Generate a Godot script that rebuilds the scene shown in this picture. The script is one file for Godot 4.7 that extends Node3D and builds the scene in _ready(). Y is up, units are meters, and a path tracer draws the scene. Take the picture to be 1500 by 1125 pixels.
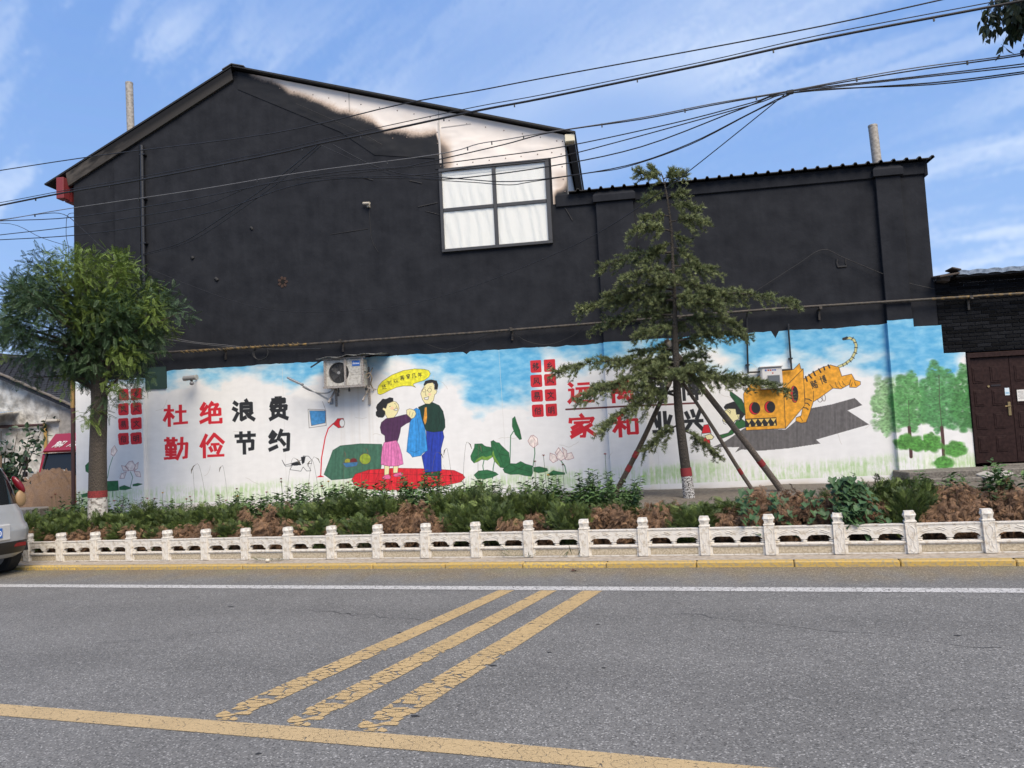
extends Node3D
# A street wall with a painted mural below a black gabled building. Metres, y up.
# World x runs along the wall; the road runs 11.5 degrees off it and climbs 1.5 % to the right.

const ROAD_TURN := 0.200428
const GRADE := 0.015272
const WALL_Z := -14.5
const INK_NUMBERS := ["first", "second", "third", "fourth", "fifth", "sixth", "seventh", "eighth", "ninth", "tenth", "eleventh", "twelfth", "thirteenth", "fourteenth", "fifteenth", "sixteenth", "seventeenth", "eighteenth", "nineteenth"]
const C_RED := Color8(205, 32, 46)
const C_INK := Color8(32, 34, 38)
const C_SEAL := Color8(200, 34, 46)
const C_PAPER := Color8(226, 226, 224)
const C_SKIN := Color8(232, 222, 168)
const C_LINE := Color8(90, 76, 70)

var names := {}
var rng := RandomNumberGenerator.new()
var M := {}
var blotch := PackedByteArray()      # 512 x 512 seamless noise
var streak := PackedByteArray()
var fine := PackedByteArray()

# ------------------------------------------------------------------ frames
func R(s: float, t: float, h: float = 0.0) -> Vector3:
	return Vector3(s * cos(ROAD_TURN) - t * sin(ROAD_TURN), GRADE * s + h, s * sin(ROAD_TURN) + t * cos(ROAD_TURN))

func road_basis() -> Basis:
	var x := Vector3(cos(ROAD_TURN), GRADE, sin(ROAD_TURN)).normalized()
	var z := Vector3(-sin(ROAD_TURN), 0, cos(ROAD_TURN))
	return Basis(x, z.cross(x), z)

func st_of(p: Vector3) -> Vector2:
	return Vector2(p.x * cos(ROAD_TURN) + p.z * sin(ROAD_TURN), -p.x * sin(ROAD_TURN) + p.z * cos(ROAD_TURN))

func ground_y(x: float, z: float) -> float:
	var q := st_of(Vector3(x, 0, z))
	var road := GRADE * clampf(q.x, -60.0, 60.0)
	if q.y > -8.9:
		return road - 0.05
	var want: float = lerpf(0.12, 0.385, smoothstep(-9.0, -2.0, x))
	if z < -14.4:
		want = minf(want, 0.2)
	var k := smoothstep(-9.0, -11.6, q.y)
	var n := (float(fine[(int(absf(x * 40.0)) & 511) + 512 * (int(absf(z * 40.0)) & 511)]) / 255.0 - 0.5) * 0.05
	return lerpf(road + 0.09, maxf(want, road + 0.1), k) + n * k

# ------------------------------------------------------------------ naming
func numbered(called: String) -> String:
	var n: int = names.get(called, 0)
	names[called] = n + 1
	return called if n == 0 else "%s_%03d" % [called, n]

func tag(o: Node3D, label: String, category: String, group := "") -> Node3D:
	o.set_meta("label", label)
	o.set_meta("category", category)
	if group != "":
		o.set_meta("group", group)
	return o

func thing(called: String, label: String, category: String, at := Vector3.ZERO, group := "") -> Node3D:
	var o := Node3D.new()
	o.name = numbered(called)
	o.position = at
	add_child(o)
	tag(o, label, category, group)
	return o

func part(called: String, mesh: Mesh, material: Material, parent: Node, at := Vector3.ZERO, label := "") -> MeshInstance3D:
	var o := MeshInstance3D.new()
	o.name = called
	o.mesh = mesh
	o.material_override = material
	o.position = at
	parent.add_child(o, true)
	if label != "":
		o.set_meta("label", label)
	return o

func structure(called: String, mesh: Mesh, material: Material) -> MeshInstance3D:
	var o := MeshInstance3D.new()
	o.name = numbered(called)
	o.mesh = mesh
	o.material_override = material
	add_child(o)
	o.set_meta("kind", "structure")
	return o

func copies(called: String, mesh: Mesh, material: Material, places: Array, tints: Array, parent: Node) -> MultiMeshInstance3D:
	var mm := MultiMesh.new()
	mm.transform_format = MultiMesh.TRANSFORM_3D
	mm.use_colors = true
	mm.mesh = mesh
	mm.instance_count = places.size()
	for k in places.size():
		mm.set_instance_transform(k, places[k])
		mm.set_instance_color(k, tints[k])
	var o := MultiMeshInstance3D.new()
	o.name = called
	o.multimesh = mm
	o.material_override = material
	parent.add_child(o, true)
	o.set_meta("kind", "stuff")
	return o

# ------------------------------------------------------------------ mesh building
class Build:
	var v := PackedVector3Array()
	var n := PackedVector3Array()
	var u := PackedVector2Array()
	var c := PackedColorArray()
	var tint := Color(1, 1, 1)

	func tri(a: Vector3, b: Vector3, d: Vector3, na: Vector3, nb: Vector3, nd: Vector3, ua := Vector2.ZERO, ub := Vector2.ZERO, ud := Vector2.ZERO) -> void:
		if (b - a).cross(d - a).dot(na + nb + nd) > 0.0:
			v.append_array([a, d, b]); n.append_array([na, nd, nb]); u.append_array([ua, ud, ub])
		else:
			v.append_array([a, b, d]); n.append_array([na, nb, nd]); u.append_array([ua, ub, ud])
		c.append_array([tint, tint, tint])

	func flat(a: Vector3, b: Vector3, d: Vector3, out: Vector3) -> void:
		var nn := (b - a).cross(d - a).normalized()
		if nn.dot(out) < 0.0:
			nn = -nn
		tri(a, b, d, nn, nn, nn)

	func quad(a: Vector3, b: Vector3, d: Vector3, e: Vector3, out: Vector3, ua := Vector2.ZERO, ub := Vector2.ZERO, ud := Vector2.ZERO, ue := Vector2.ZERO) -> void:
		var nn := (b - a).cross(d - a)
		if nn.length_squared() < 1e-14:
			nn = (d - a).cross(e - a)
		nn = nn.normalized()
		if nn.dot(out) < 0.0:
			nn = -nn
		tri(a, b, d, nn, nn, nn, ua, ub, ud)
		tri(a, d, e, nn, nn, nn, ua, ud, ue)

	func box(at: Vector3, size: Vector3, basis := Basis.IDENTITY, cut := 0.0) -> Build:
		var h := size * 0.5
		if cut <= 0.0:
			for ax in 3:
				for sg in [-1.0, 1.0]:
					var o := Vector3.ZERO
					o[ax] = sg
					var p := Vector3.ZERO
					p[(ax + 1) % 3] = 1.0
					var q := Vector3.ZERO
					q[(ax + 2) % 3] = 1.0
					quad(at + basis * ((o + p + q) * h), at + basis * ((o - p + q) * h), at + basis * ((o - p - q) * h), at + basis * ((o + p - q) * h), basis * o)
			return self
		var k := h - Vector3(cut, cut, cut)
		for ax in 3:
			var bx := (ax + 1) % 3
			var cx := (ax + 2) % 3
			for sg in [-1.0, 1.0]:
				var f := []
				for e in [[1, 1], [-1, 1], [-1, -1], [1, -1]]:
					var p := Vector3.ZERO
					p[ax] = sg * h[ax]; p[bx] = e[0] * k[bx]; p[cx] = e[1] * k[cx]
					f.append(at + basis * p)
				var o := Vector3.ZERO
				o[ax] = sg
				quad(f[0], f[1], f[2], f[3], basis * o)
			for sb in [-1.0, 1.0]:
				for sc in [-1.0, 1.0]:
					var f := []
					for e in [[1, 0], [-1, 0], [-1, 1], [1, 1]]:
						var p := Vector3.ZERO
						p[ax] = e[0] * k[ax]
						p[bx] = sb * (h[bx] if e[1] == 0 else k[bx])
						p[cx] = sc * (k[cx] if e[1] == 0 else h[cx])
						f.append(at + basis * p)
					var o := Vector3.ZERO
					o[bx] = sb; o[cx] = sc
					quad(f[0], f[1], f[2], f[3], basis * o)
		for sx in [-1.0, 1.0]:
			for sy in [-1.0, 1.0]:
				for sz in [-1.0, 1.0]:
					var s := Vector3(sx, sy, sz)
					flat(at + basis * (s * Vector3(h.x, k.y, k.z)), at + basis * (s * Vector3(k.x, h.y, k.z)), at + basis * (s * Vector3(k.x, k.y, h.z)), basis * s)
		return self

	func tube(pts: Array, radii: Array, sides := 8, caps := true, vscale := 1.0) -> Build:
		var rings := []
		var norms := []
		var side := Vector3.ZERO
		var along := 0.0
		var lens := []
		for i in pts.size():
			var p: Vector3 = pts[i]
			var fwd: Vector3 = (pts[mini(i + 1, pts.size() - 1)] - pts[maxi(i - 1, 0)]).normalized()
			if fwd.length_squared() < 0.5:
				fwd = Vector3.UP
			if i == 0:
				side = fwd.cross(Vector3.UP if absf(fwd.y) < 0.9 else Vector3.RIGHT).normalized()
			else:
				side = (side - fwd * side.dot(fwd)).normalized()
				along += (p - pts[i - 1]).length()
			lens.append(along * vscale)
			var up := side.cross(fwd)
			var r: float = radii[mini(i, radii.size() - 1)]
			var ring := []
			var nr := []
			for k in sides + 1:
				var a := TAU * k / sides
				var d := side * cos(a) + up * sin(a)
				ring.append(p + d * r)
				nr.append(d)
			rings.append(ring)
			norms.append(nr)
		for i in pts.size() - 1:
			for k in sides:
				var u0 := Vector2(float(k) / sides, lens[i]); var u1 := Vector2(float(k + 1) / sides, lens[i])
				var u2 := Vector2(float(k + 1) / sides, lens[i + 1]); var u3 := Vector2(float(k) / sides, lens[i + 1])
				tri(rings[i][k], rings[i][k + 1], rings[i + 1][k + 1], norms[i][k], norms[i][k + 1], norms[i + 1][k + 1], u0, u1, u2)
				tri(rings[i][k], rings[i + 1][k + 1], rings[i + 1][k], norms[i][k], norms[i + 1][k + 1], norms[i + 1][k], u0, u2, u3)
		if caps:
			for e in [0, pts.size() - 1]:
				var out: Vector3 = (pts[0] - pts[1]) if e == 0 else (pts[e] - pts[e - 1])
				for k in sides:
					flat(pts[e], rings[e][k], rings[e][k + 1], out)
		return self

	func rod(a: Vector3, b: Vector3, r: float, sides := 8) -> Build:
		return tube([a, b], [r], sides)

	# profile: Vector2(radius, height) pairs, turned round axis y of basis
	func lathe(at: Vector3, profile: Array, sides := 16, basis := Basis.IDENTITY, from := 0.0, to := TAU) -> Build:
		for i in profile.size() - 1:
			var p: Vector2 = profile[i]
			var q: Vector2 = profile[i + 1]
			var d := q - p
			if d.length() < 1e-6:
				continue
			var nn := Vector2(d.y, -d.x).normalized()
			for k in sides:
				var a := from + (to - from) * k / sides
				var b := from + (to - from) * (k + 1) / sides
				var ca := Vector3(cos(a), 0, sin(a)); var cb := Vector3(cos(b), 0, sin(b))
				var na := basis * (ca * nn.x + Vector3.UP * nn.y); var nb := basis * (cb * nn.x + Vector3.UP * nn.y)
				var p0 := at + basis * (ca * p.x + Vector3.UP * p.y); var p1 := at + basis * (cb * p.x + Vector3.UP * p.y)
				var q0 := at + basis * (ca * q.x + Vector3.UP * q.y); var q1 := at + basis * (cb * q.x + Vector3.UP * q.y)
				tri(p0, p1, q1, na, nb, nb); tri(p0, q1, q0, na, nb, na)
		return self

	# an outline in the x-y plane of basis, pushed back by depth along -z
	func prism(at: Vector3, outline: PackedVector2Array, depth: float, basis := Basis.IDENTITY, uv_scale := Vector2.ZERO, uv_from := Vector2.ZERO, back := true) -> Build:
		var idx := Geometry2D.triangulate_polygon(outline)
		for i in range(0, idx.size(), 3):
			var f := []
			var w := []
			for k in 3:
				var p := outline[idx[i + k]]
				f.append(Vector3(p.x, p.y, 0)); w.append((p - uv_from) * uv_scale)
			var nz := basis * Vector3.BACK
			tri(at + basis * f[0], at + basis * f[1], at + basis * f[2], nz, nz, nz, w[0], w[1], w[2])
			if depth > 0.0 and back:
				var o := Vector3(0, 0, -depth)
				tri(at + basis * (f[0] + o), at + basis * (f[1] + o), at + basis * (f[2] + o), -nz, -nz, -nz)
		if depth > 0.0:
			var ccw := not Geometry2D.is_polygon_clockwise(outline)
			for i in outline.size():
				var p := outline[i]
				var q := outline[(i + 1) % outline.size()]
				var d := q - p
				var out := Vector3(d.y, -d.x, 0)
				if Geometry2D.is_point_in_polygon((p + q) * 0.5 + Vector2(out.x, out.y).normalized() * 0.0005, outline):
					out = -out
				quad(at + basis * Vector3(p.x, p.y, 0), at + basis * Vector3(q.x, q.y, 0), at + basis * Vector3(q.x, q.y, -depth), at + basis * Vector3(p.x, p.y, -depth), basis * out)
		return self

	func blob(at: Vector3, r: Vector3, rings := 6, sides := 10, basis := Basis.IDENTITY) -> Build:
		for i in rings:
			var a := PI * i / rings
			var b := PI * (i + 1) / rings
			for k in sides:
				var c0 := TAU * k / sides
				var c1 := TAU * (k + 1) / sides
				var d := [Vector3(sin(a) * cos(c0), cos(a), sin(a) * sin(c0)), Vector3(sin(a) * cos(c1), cos(a), sin(a) * sin(c1)), Vector3(sin(b) * cos(c1), cos(b), sin(b) * sin(c1)), Vector3(sin(b) * cos(c0), cos(b), sin(b) * sin(c0))]
				var nn := []
				for e in d:
					nn.append((basis * (e / r)).normalized())
				if i > 0:
					tri(at + basis * (d[0] * r), at + basis * (d[1] * r), at + basis * (d[2] * r), nn[0], nn[1], nn[2])
				if i < rings - 1:
					tri(at + basis * (d[0] * r), at + basis * (d[2] * r), at + basis * (d[3] * r), nn[0], nn[2], nn[3])
		return self

	func mesh(colored := false) -> ArrayMesh:
		var a := []
		a.resize(Mesh.ARRAY_MAX)
		a[Mesh.ARRAY_VERTEX] = v
		a[Mesh.ARRAY_NORMAL] = n
		a[Mesh.ARRAY_TEX_UV] = u
		if colored:
			a[Mesh.ARRAY_COLOR] = c
		var m := ArrayMesh.new()
		m.add_surface_from_arrays(Mesh.PRIMITIVE_TRIANGLES, a)
		return m

func outline_of(t: String) -> PackedVector2Array:
	var o := PackedVector2Array()
	for w in t.split(" ", false):
		var q := w.split(",")
		o.append(Vector2(float(q[0]), float(q[1])))
	return o

func places_of(t: String) -> Array:
	var o := []
	for w in t.split(" ", false):
		var q := w.split(",")
		o.append(Vector3(float(q[0]), float(q[1]), float(q[2])))
	return o

func smooth_path(p: Array, steps := 4) -> Array:
	var o := []
	for i in p.size() - 1:
		var a: Vector3 = p[maxi(i - 1, 0)]
		var b: Vector3 = p[i]
		var c: Vector3 = p[i + 1]
		var d: Vector3 = p[mini(i + 2, p.size() - 1)]
		for k in steps:
			o.append(b.cubic_interpolate(c, a, d, float(k) / steps))
	o.append(p[p.size() - 1])
	return o

# ------------------------------------------------------------------ materials
func lin(r: float, g: float, b: float) -> Color:
	return Color(r, g, b).linear_to_srgb()

func paint(r: float, g: float, b: float, rough := 0.7, metal := 0.0) -> StandardMaterial3D:
	var m := StandardMaterial3D.new()
	m.albedo_color = lin(r, g, b)
	m.roughness = rough
	m.metallic = metal
	return m

func noise_bytes(size: int, seed_: int, freq: float, octaves := 4, kind := FastNoiseLite.TYPE_SIMPLEX_SMOOTH, joined := true) -> PackedByteArray:
	var f := FastNoiseLite.new()
	f.seed = seed_
	f.noise_type = kind
	f.frequency = freq
	f.fractal_octaves = octaves
	f.fractal_type = FastNoiseLite.FRACTAL_FBM if octaves > 1 else FastNoiseLite.FRACTAL_NONE
	var im := f.get_seamless_image(size, size) if joined else f.get_image(size, size)
	im.convert(Image.FORMAT_L8)
	return im.get_data()

func cell_bytes(size: int, seed_: int, freq: float, give: int, jitter := 1.0, joined := true) -> PackedByteArray:
	var f := FastNoiseLite.new()
	f.seed = seed_
	f.noise_type = FastNoiseLite.TYPE_CELLULAR
	f.frequency = freq
	f.fractal_type = FastNoiseLite.FRACTAL_NONE
	f.cellular_return_type = give
	f.cellular_jitter = jitter
	var im := f.get_seamless_image(size, size) if joined else f.get_image(size, size)
	im.convert(Image.FORMAT_L8)
	return im.get_data()

func texture_of(im: Image) -> ImageTexture:
	im.generate_mipmaps()
	return ImageTexture.create_from_image(im)

# a colour texture between linear colours a and b by noise n (0..255), with an optional second noise as speckle
func mottle(size: int, n: PackedByteArray, a: Color, b: Color, low := 0.0, high := 1.0, n2 := PackedByteArray(), share := 0.0) -> ImageTexture:
	var d := PackedByteArray()
	d.resize(size * size * 3)
	for i in size * size:
		var k := float(n[i]) / 255.0
		if share > 0.0:
			k = lerpf(k, float(n2[i]) / 255.0, share)
		var e := a.lerp(b, clampf((k - low) / (high - low), 0.0, 1.0)).linear_to_srgb()
		d[i * 3] = int(e.r * 255.0); d[i * 3 + 1] = int(e.g * 255.0); d[i * 3 + 2] = int(e.b * 255.0)
	return texture_of(Image.create_from_data(size, size, false, Image.FORMAT_RGB8, d))

func bumps(size: int, n: PackedByteArray, strength: float) -> ImageTexture:
	var im := Image.create_from_data(size, size, false, Image.FORMAT_L8, n)
	im.convert(Image.FORMAT_RGBA8)
	im.bump_map_to_normal_map(strength)
	return texture_of(im)

func surface(tex: Texture2D, rough: float, scale: Vector3, normal: Texture2D = null, depth := 1.0) -> StandardMaterial3D:
	var m := StandardMaterial3D.new()
	m.albedo_texture = tex
	m.roughness = rough
	m.uv1_triplanar = true
	m.uv1_world_triplanar = true
	m.uv1_scale = scale
	if normal:
		m.normal_enabled = true
		m.normal_texture = normal
		m.normal_scale = depth
	return m

func leafy(rough := 0.6, through := 0.25) -> StandardMaterial3D:
	var m := StandardMaterial3D.new()
	m.vertex_color_use_as_albedo = true
	m.roughness = rough
	m.cull_mode = BaseMaterial3D.CULL_DISABLED
	m.backlight_enabled = true
	m.backlight = Color(through, through, through * 0.7)
	return m

# ------------------------------------------------------------------ the mural paint
const MW := 3072
const MH := 540
const MK := 1.7455          # texels per centimetre
var canvas := PackedByteArray()

func put(i: int, col: Color, a: float) -> void:
	var j := i * 3
	canvas[j] = int(lerpf(canvas[j], col.r * 255.0, a))
	canvas[j + 1] = int(lerpf(canvas[j + 1], col.g * 255.0, a))
	canvas[j + 2] = int(lerpf(canvas[j + 2], col.b * 255.0, a))

func style_tone(x: int, y: int, style: String) -> float:
	if style == "brush":
		return 0.78 + 0.26 * streak[((x * 3 + (y >> 2)) & 511) + 512 * (y & 511)] / 255.0 + 0.2 * blotch[((x * 4) & 511) + 512 * ((y * 3) & 511)] / 255.0
	if style == "wash":
		return 0.85 + 0.3 * blotch[((x * 3) & 511) + 512 * ((y * 3) & 511)] / 255.0
	return 0.95 + 0.1 * fine[(x & 511) + 512 * (y & 511)] / 255.0

func paint_polygon(t: String, col: Color, style := "flat", edge := Color(0, 0, 0, 0)) -> void:
	var p := outline_of(t)
	fill(p, col, style)
	if edge.a > 0.0:
		p.append(p[0])
		stroke(p, 0.7, edge)

func fill(p: PackedVector2Array, col: Color, style := "flat") -> void:
	var lo := 1e9
	var hi := -1e9
	for q in p:
		lo = minf(lo, q.y); hi = maxf(hi, q.y)
	for y in range(maxi(0, int(lo * MK)), mini(MH - 1, int(hi * MK) + 1) + 1):
		var cy := (y + 0.5) / MK
		var cuts := []
		for i in p.size():
			var a := p[i]
			var b := p[(i + 1) % p.size()]
			if (a.y <= cy) != (b.y <= cy):
				cuts.append(a.x + (cy - a.y) / (b.y - a.y) * (b.x - a.x))
		cuts.sort()
		for k in range(0, cuts.size() - 1, 2):
			for x in range(maxi(0, int(cuts[k] * MK + 0.5)), mini(MW, int(cuts[k + 1] * MK + 0.5))):
				var f := style_tone(x, y, style)
				put(y * MW + x, Color(minf(col.r * f, 1.0), minf(col.g * f, 1.0), minf(col.b * f, 1.0)), 1.0)

func paint_line(t: String, wide: float, col: Color) -> void:
	stroke(outline_of(t), wide, col)

func stroke(p: PackedVector2Array, wide: float, col: Color, square := false) -> void:
	var w := maxf(wide * MK, 0.9)
	for i in p.size() - 1:
		var a := p[i] * MK
		var b := p[i + 1] * MK
		if square:
			var d := (b - a).normalized() * w * 0.25
			a -= d; b += d
		var lo := Vector2(minf(a.x, b.x), minf(a.y, b.y)) - Vector2(w, w)
		var hi := Vector2(maxf(a.x, b.x), maxf(a.y, b.y)) + Vector2(w, w)
		var ab := b - a
		var l2 := maxf(ab.length_squared(), 0.0001)
		for y in range(maxi(0, int(lo.y)), mini(MH, int(hi.y) + 1)):
			for x in range(maxi(0, int(lo.x)), mini(MW, int(hi.x) + 1)):
				var q := Vector2(x + 0.5, y + 0.5) - a
				var k := q.dot(ab) / l2
				if square and (k < 0.0 or k > 1.0):
					continue
				var d := (q - ab * clampf(k, 0.0, 1.0)).length()
				if d < w * 0.5 + 0.5:
					put(y * MW + x, col, clampf(w * 0.5 + 0.5 - d, 0.0, 1.0))

func paint_oval(x: float, y: float, rx: float, ry: float, col: Color, style := "flat", edge := Color(0, 0, 0, 0)) -> void:
	var p := PackedVector2Array()
	for k in 28:
		p.append(Vector2(x + rx * cos(TAU * k / 28), y + ry * sin(TAU * k / 28)))
	fill(p, col, style)
	if edge.a > 0.0:
		p.append(p[0])
		stroke(p, 0.7, edge)

func paint_ring(x: float, y: float, r: float, wide: float, col: Color) -> void:
	var p := PackedVector2Array()
	for k in 21:
		p.append(Vector2(x + r * cos(TAU * k / 20), y + r * sin(TAU * k / 20)))
	stroke(p, wide, col)

func paint_leaves(x: float, y: float, rx: float, ry: float, col: Color, count: int) -> void:
	var g := RandomNumberGenerator.new()
	g.seed = int(x) * 7 + int(y)
	for k in count * 2:
		var a := g.randf() * TAU
		var d := sqrt(g.randf()) * (0.95 + 0.13 * sin(a * 7.0 + x) + 0.08 * sin(a * 3.0))
		var at := Vector2(x + cos(a) * d * rx, y + sin(a) * d * ry) * MK
		var r := g.randf_range(1.6, 4.4) * (2.4 if k < count / 2 else 1.0)
		var f := g.randf_range(0.62, 1.22)
		var e := Color(minf(col.r * f, 0.9), minf(col.g * f, 0.9), minf(col.b * f, 0.9))
		var strength := g.randf_range(0.45, 0.95) * (1.0 - 0.3 * d)
		for yy in range(maxi(0, int(at.y - r)), mini(MH, int(at.y + r) + 1)):
			for xx in range(maxi(0, int(at.x - r * 1.5)), mini(MW, int(at.x + r * 1.5) + 1)):
				var q := Vector2((xx - at.x) / 1.5, yy - at.y).length() / r
				if q < 1.0:
					put(yy * MW + xx, e, strength * (1.0 - q * q))

# brush strokes of each written sign on a 100 x 100 square; / parts the strokes
const STROKES := {
	"杜": "6,28 44,28/26,6 26,97/25,34 6,74/28,42 43,60/52,36 94,36/72,8 72,88/44,88 99,86",
	"绝": "24,6 8,30 30,28/36,18 8,55 38,48/4,86 40,72/58,4 42,26/54,14 82,14 70,32/46,34 91,34 91,58/46,34 46,90 95,90 95,76/68,34 68,58/46,58 91,58",
	"勤": "4,15 56,15/18,4 18,27/41,4 41,27/18,27 41,27/11,37 48,37 48,54 11,54 11,37/29,27 29,93/8,66 51,66/8,78 51,78/2,94 56,90/58,32 96,32 92,90 79,93/76,6 74,52 54,97",
	"俭": "28,4 4,52/18,30 18,98/62,2 30,42/62,4 99,40/48,45 80,45/42,57 50,73/62,53 66,71/89,53 74,84/32,93 99,93",
	"浪": "8,8 23,20/3,36 20,46/6,93 25,58/62,0 68,12/40,17 86,17 86,50/40,33 86,33/40,50 86,50/40,17 40,90 60,80/57,50 74,76 98,93/90,58 72,71",
	"费": "20,11 80,11 80,24/20,24 80,24/20,24 15,41 88,41 86,55 78,55/42,1 40,40 14,57/60,1 60,58/24,60 24,85/24,60 78,60 78,85/50,67 48,80 8,98/58,83 94,98",
	"节": "3,18 97,18/30,2 30,31/69,2 69,31/12,43 86,43 84,78 67,80/45,43 45,99",
	"约": "24,6 8,30 30,28/36,18 8,55 38,48/4,88 40,74/62,2 45,44/57,22 94,22 90,90 70,93/57,45 75,68",
	"乡": "60,4 22,34 62,32/72,20 20,64 76,56/84,42 54,78 10,95",
	"风": "20,10 20,60 5,95/20,10 78,10 78,70 97,93 97,74/62,26 27,80/34,30 67,77",
	"文": "46,3 55,16/6,22 94,22/74,22 52,62 8,95/26,24 54,64 95,95",
	"明": "8,16 36,16 36,76 8,76 8,16/8,46 36,46/54,8 54,60 40,97/54,8 88,8 88,91 76,91/54,34 88,34/54,59 88,59",
	"移": "40,5 10,18/4,34 46,34/26,14 26,97/24,38 5,70/28,42 45,58/66,3 48,30/62,14 88,14 50,48/64,24 75,33/72,46 46,74/68,58 95,58 44,99/66,69 79,79",
	"易": "22,4 78,4 78,40 22,40 22,4/22,22 78,22/26,46 5,68/22,57 89,57 82,93 69,95/46,58 15,89/67,58 36,97",
	"俗": "28,4 4,52/18,32 18,98/46,7 34,26/70,7 92,26/62,22 32,54/62,24 99,54/46,61 82,61 82,94 46,94 46,61",
	"远": "42,12 84,12/34,32 95,32/52,32 48,58 30,71/70,32 70,65 93,65 95,54/8,7 19,19/4,36 20,36 18,74 3,92/18,76 34,91 99,92",
	"离": "48,0 54,11/6,14 94,14/34,24 65,43/63,22 34,43/20,22 20,49 80,49/80,22 80,49/50,49 40,66/14,58 14,99/14,58 86,58 86,95 74,95/52,58 34,81 65,79/60,69 71,86",
	"赌": "8,10 8,62/8,10 38,10 38,62/23,22 22,60 3,95/26,70 43,91/54,18 90,18/70,4 70,36/46,36 97,36/91,8 43,66/58,57 86,57 86,95 58,95 58,57/58,76 86,76",
	"博": "3,36 34,36/18,5 18,97/42,18 95,18/48,30 88,30 88,58/48,30 48,58/48,44 88,44/48,58 88,58/68,5 68,60/84,3 93,12/38,71 99,71/80,60 80,96 67,95/54,78 61,90",
	"家": "48,0 55,12/11,16 9,32/11,18 91,18 84,32/24,34 78,34/52,36 14,58/44,45 61,68 56,95 43,95/48,57 12,77/54,69 10,96/85,45 62,59/60,57 96,92",
	"和": "42,5 10,18/3,36 50,36/28,14 28,97/26,40 4,74/30,44 48,62/60,28 92,28 92,85 60,85 60,28",
	"业": "36,6 36,86/62,6 62,86/13,28 26,68/89,24 72,66/3,89 97,89",
	"兴": "13,14 26,41/45,6 54,34/87,8 68,45/3,55 97,55/34,63 8,94/62,63 94,94",
	"还": "40,14 94,14/68,16 36,52/66,32 66,78/74,38 92,54/8,8 18,19/4,36 20,36 18,74 4,91/18,76 34,91 98,92",
	"可": "4,12 96,12/80,12 80,91 65,91/16,34 52,34 52,66 16,66 16,34",
	"以": "16,10 16,75 38,60/44,18 54,38/82,6 78,50 40,95/76,58 95,93",
	"再": "8,8 92,8/24,28 24,97/24,28 78,28 78,95 67,93/50,8 50,68/24,48 78,48/4,68 96,68",
	"穿": "50,1 54,11/10,14 10,28/10,14 90,14 86,26/38,22 18,38/62,22 85,37/22,46 80,46/30,46 24,64 93,64/62,46 62,97 48,93/58,66 13,93",
	"几": "26,10 26,52 6,95/26,10 74,10 74,82 80,91 96,89 96,70",
	"年": "30,2 10,34/26,18 88,18/28,42 82,42/28,42 28,66/4,66 96,66/56,18 56,99",
	"解": "20,4 4,26/18,12 40,12 32,24/12,28 12,66 4,96/12,28 46,28 46,94 36,94/12,48 46,48/12,66 46,66/29,28 29,94/54,10 92,10 90,40 80,40/72,10 52,44/62,48 54,66/56,60 94,60/50,78 98,78/76,46 76,98",
	"放": "24,4 28,14/4,22 50,22/24,22 22,60 4,96/22,46 44,46 40,90 30,92/64,4 52,40/60,22 98,22/88,24 74,66 48,96/62,36 74,66 98,96",
}

func sign_strokes(sign_: String) -> Array:
	var o := []
	for s in STROKES[sign_].split("/"):
		o.append(outline_of(s))
	return o

func paint_glyph(sign_: String, x: float, y: float, w: float, h: float, thick: float, col: Color, halo := 0.0, turn := 0.0) -> void:
	for pass_ in [0, 1]:
		if pass_ == 0 and halo <= 0.0:
			continue
		for s in sign_strokes(sign_):
			var p := PackedVector2Array()
			for q in s:
				var d := Vector2((q.x - 50.0) * (w - thick) / 100.0, (q.y - 50.0) * (h - thick) / 100.0).rotated(turn)
				p.append(Vector2(x, y) + d)
			var heavy := thick + (halo * 2.0 if pass_ == 0 else 0.0)
			# level strokes are a little thinner than upright ones
			for i in p.size() - 1:
				var level: bool = absf(p[i].y - p[i + 1].y) < absf(p[i].x - p[i + 1].x) * 0.35
				stroke(PackedVector2Array([p[i], p[i + 1]]), heavy * ((0.7 if col == C_RED else 0.86) if level and thick > 3.0 else 1.0), C_PAPER if pass_ == 0 else col, true)
			for i in range(1, p.size() - 1):
				stroke(PackedVector2Array([p[i], p[i] + Vector2(0.02, 0)]), heavy * 0.84, C_PAPER if pass_ == 0 else col)

const SKY_DEPTH := "0,44 160,48 240,40 360,40 480,52 600,40 700,46 800,66 860,116 960,128 1010,54 1120,58 1300,66 1400,90 1500,76 1600,104 1680,124 1722,128 1760,70"

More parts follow.
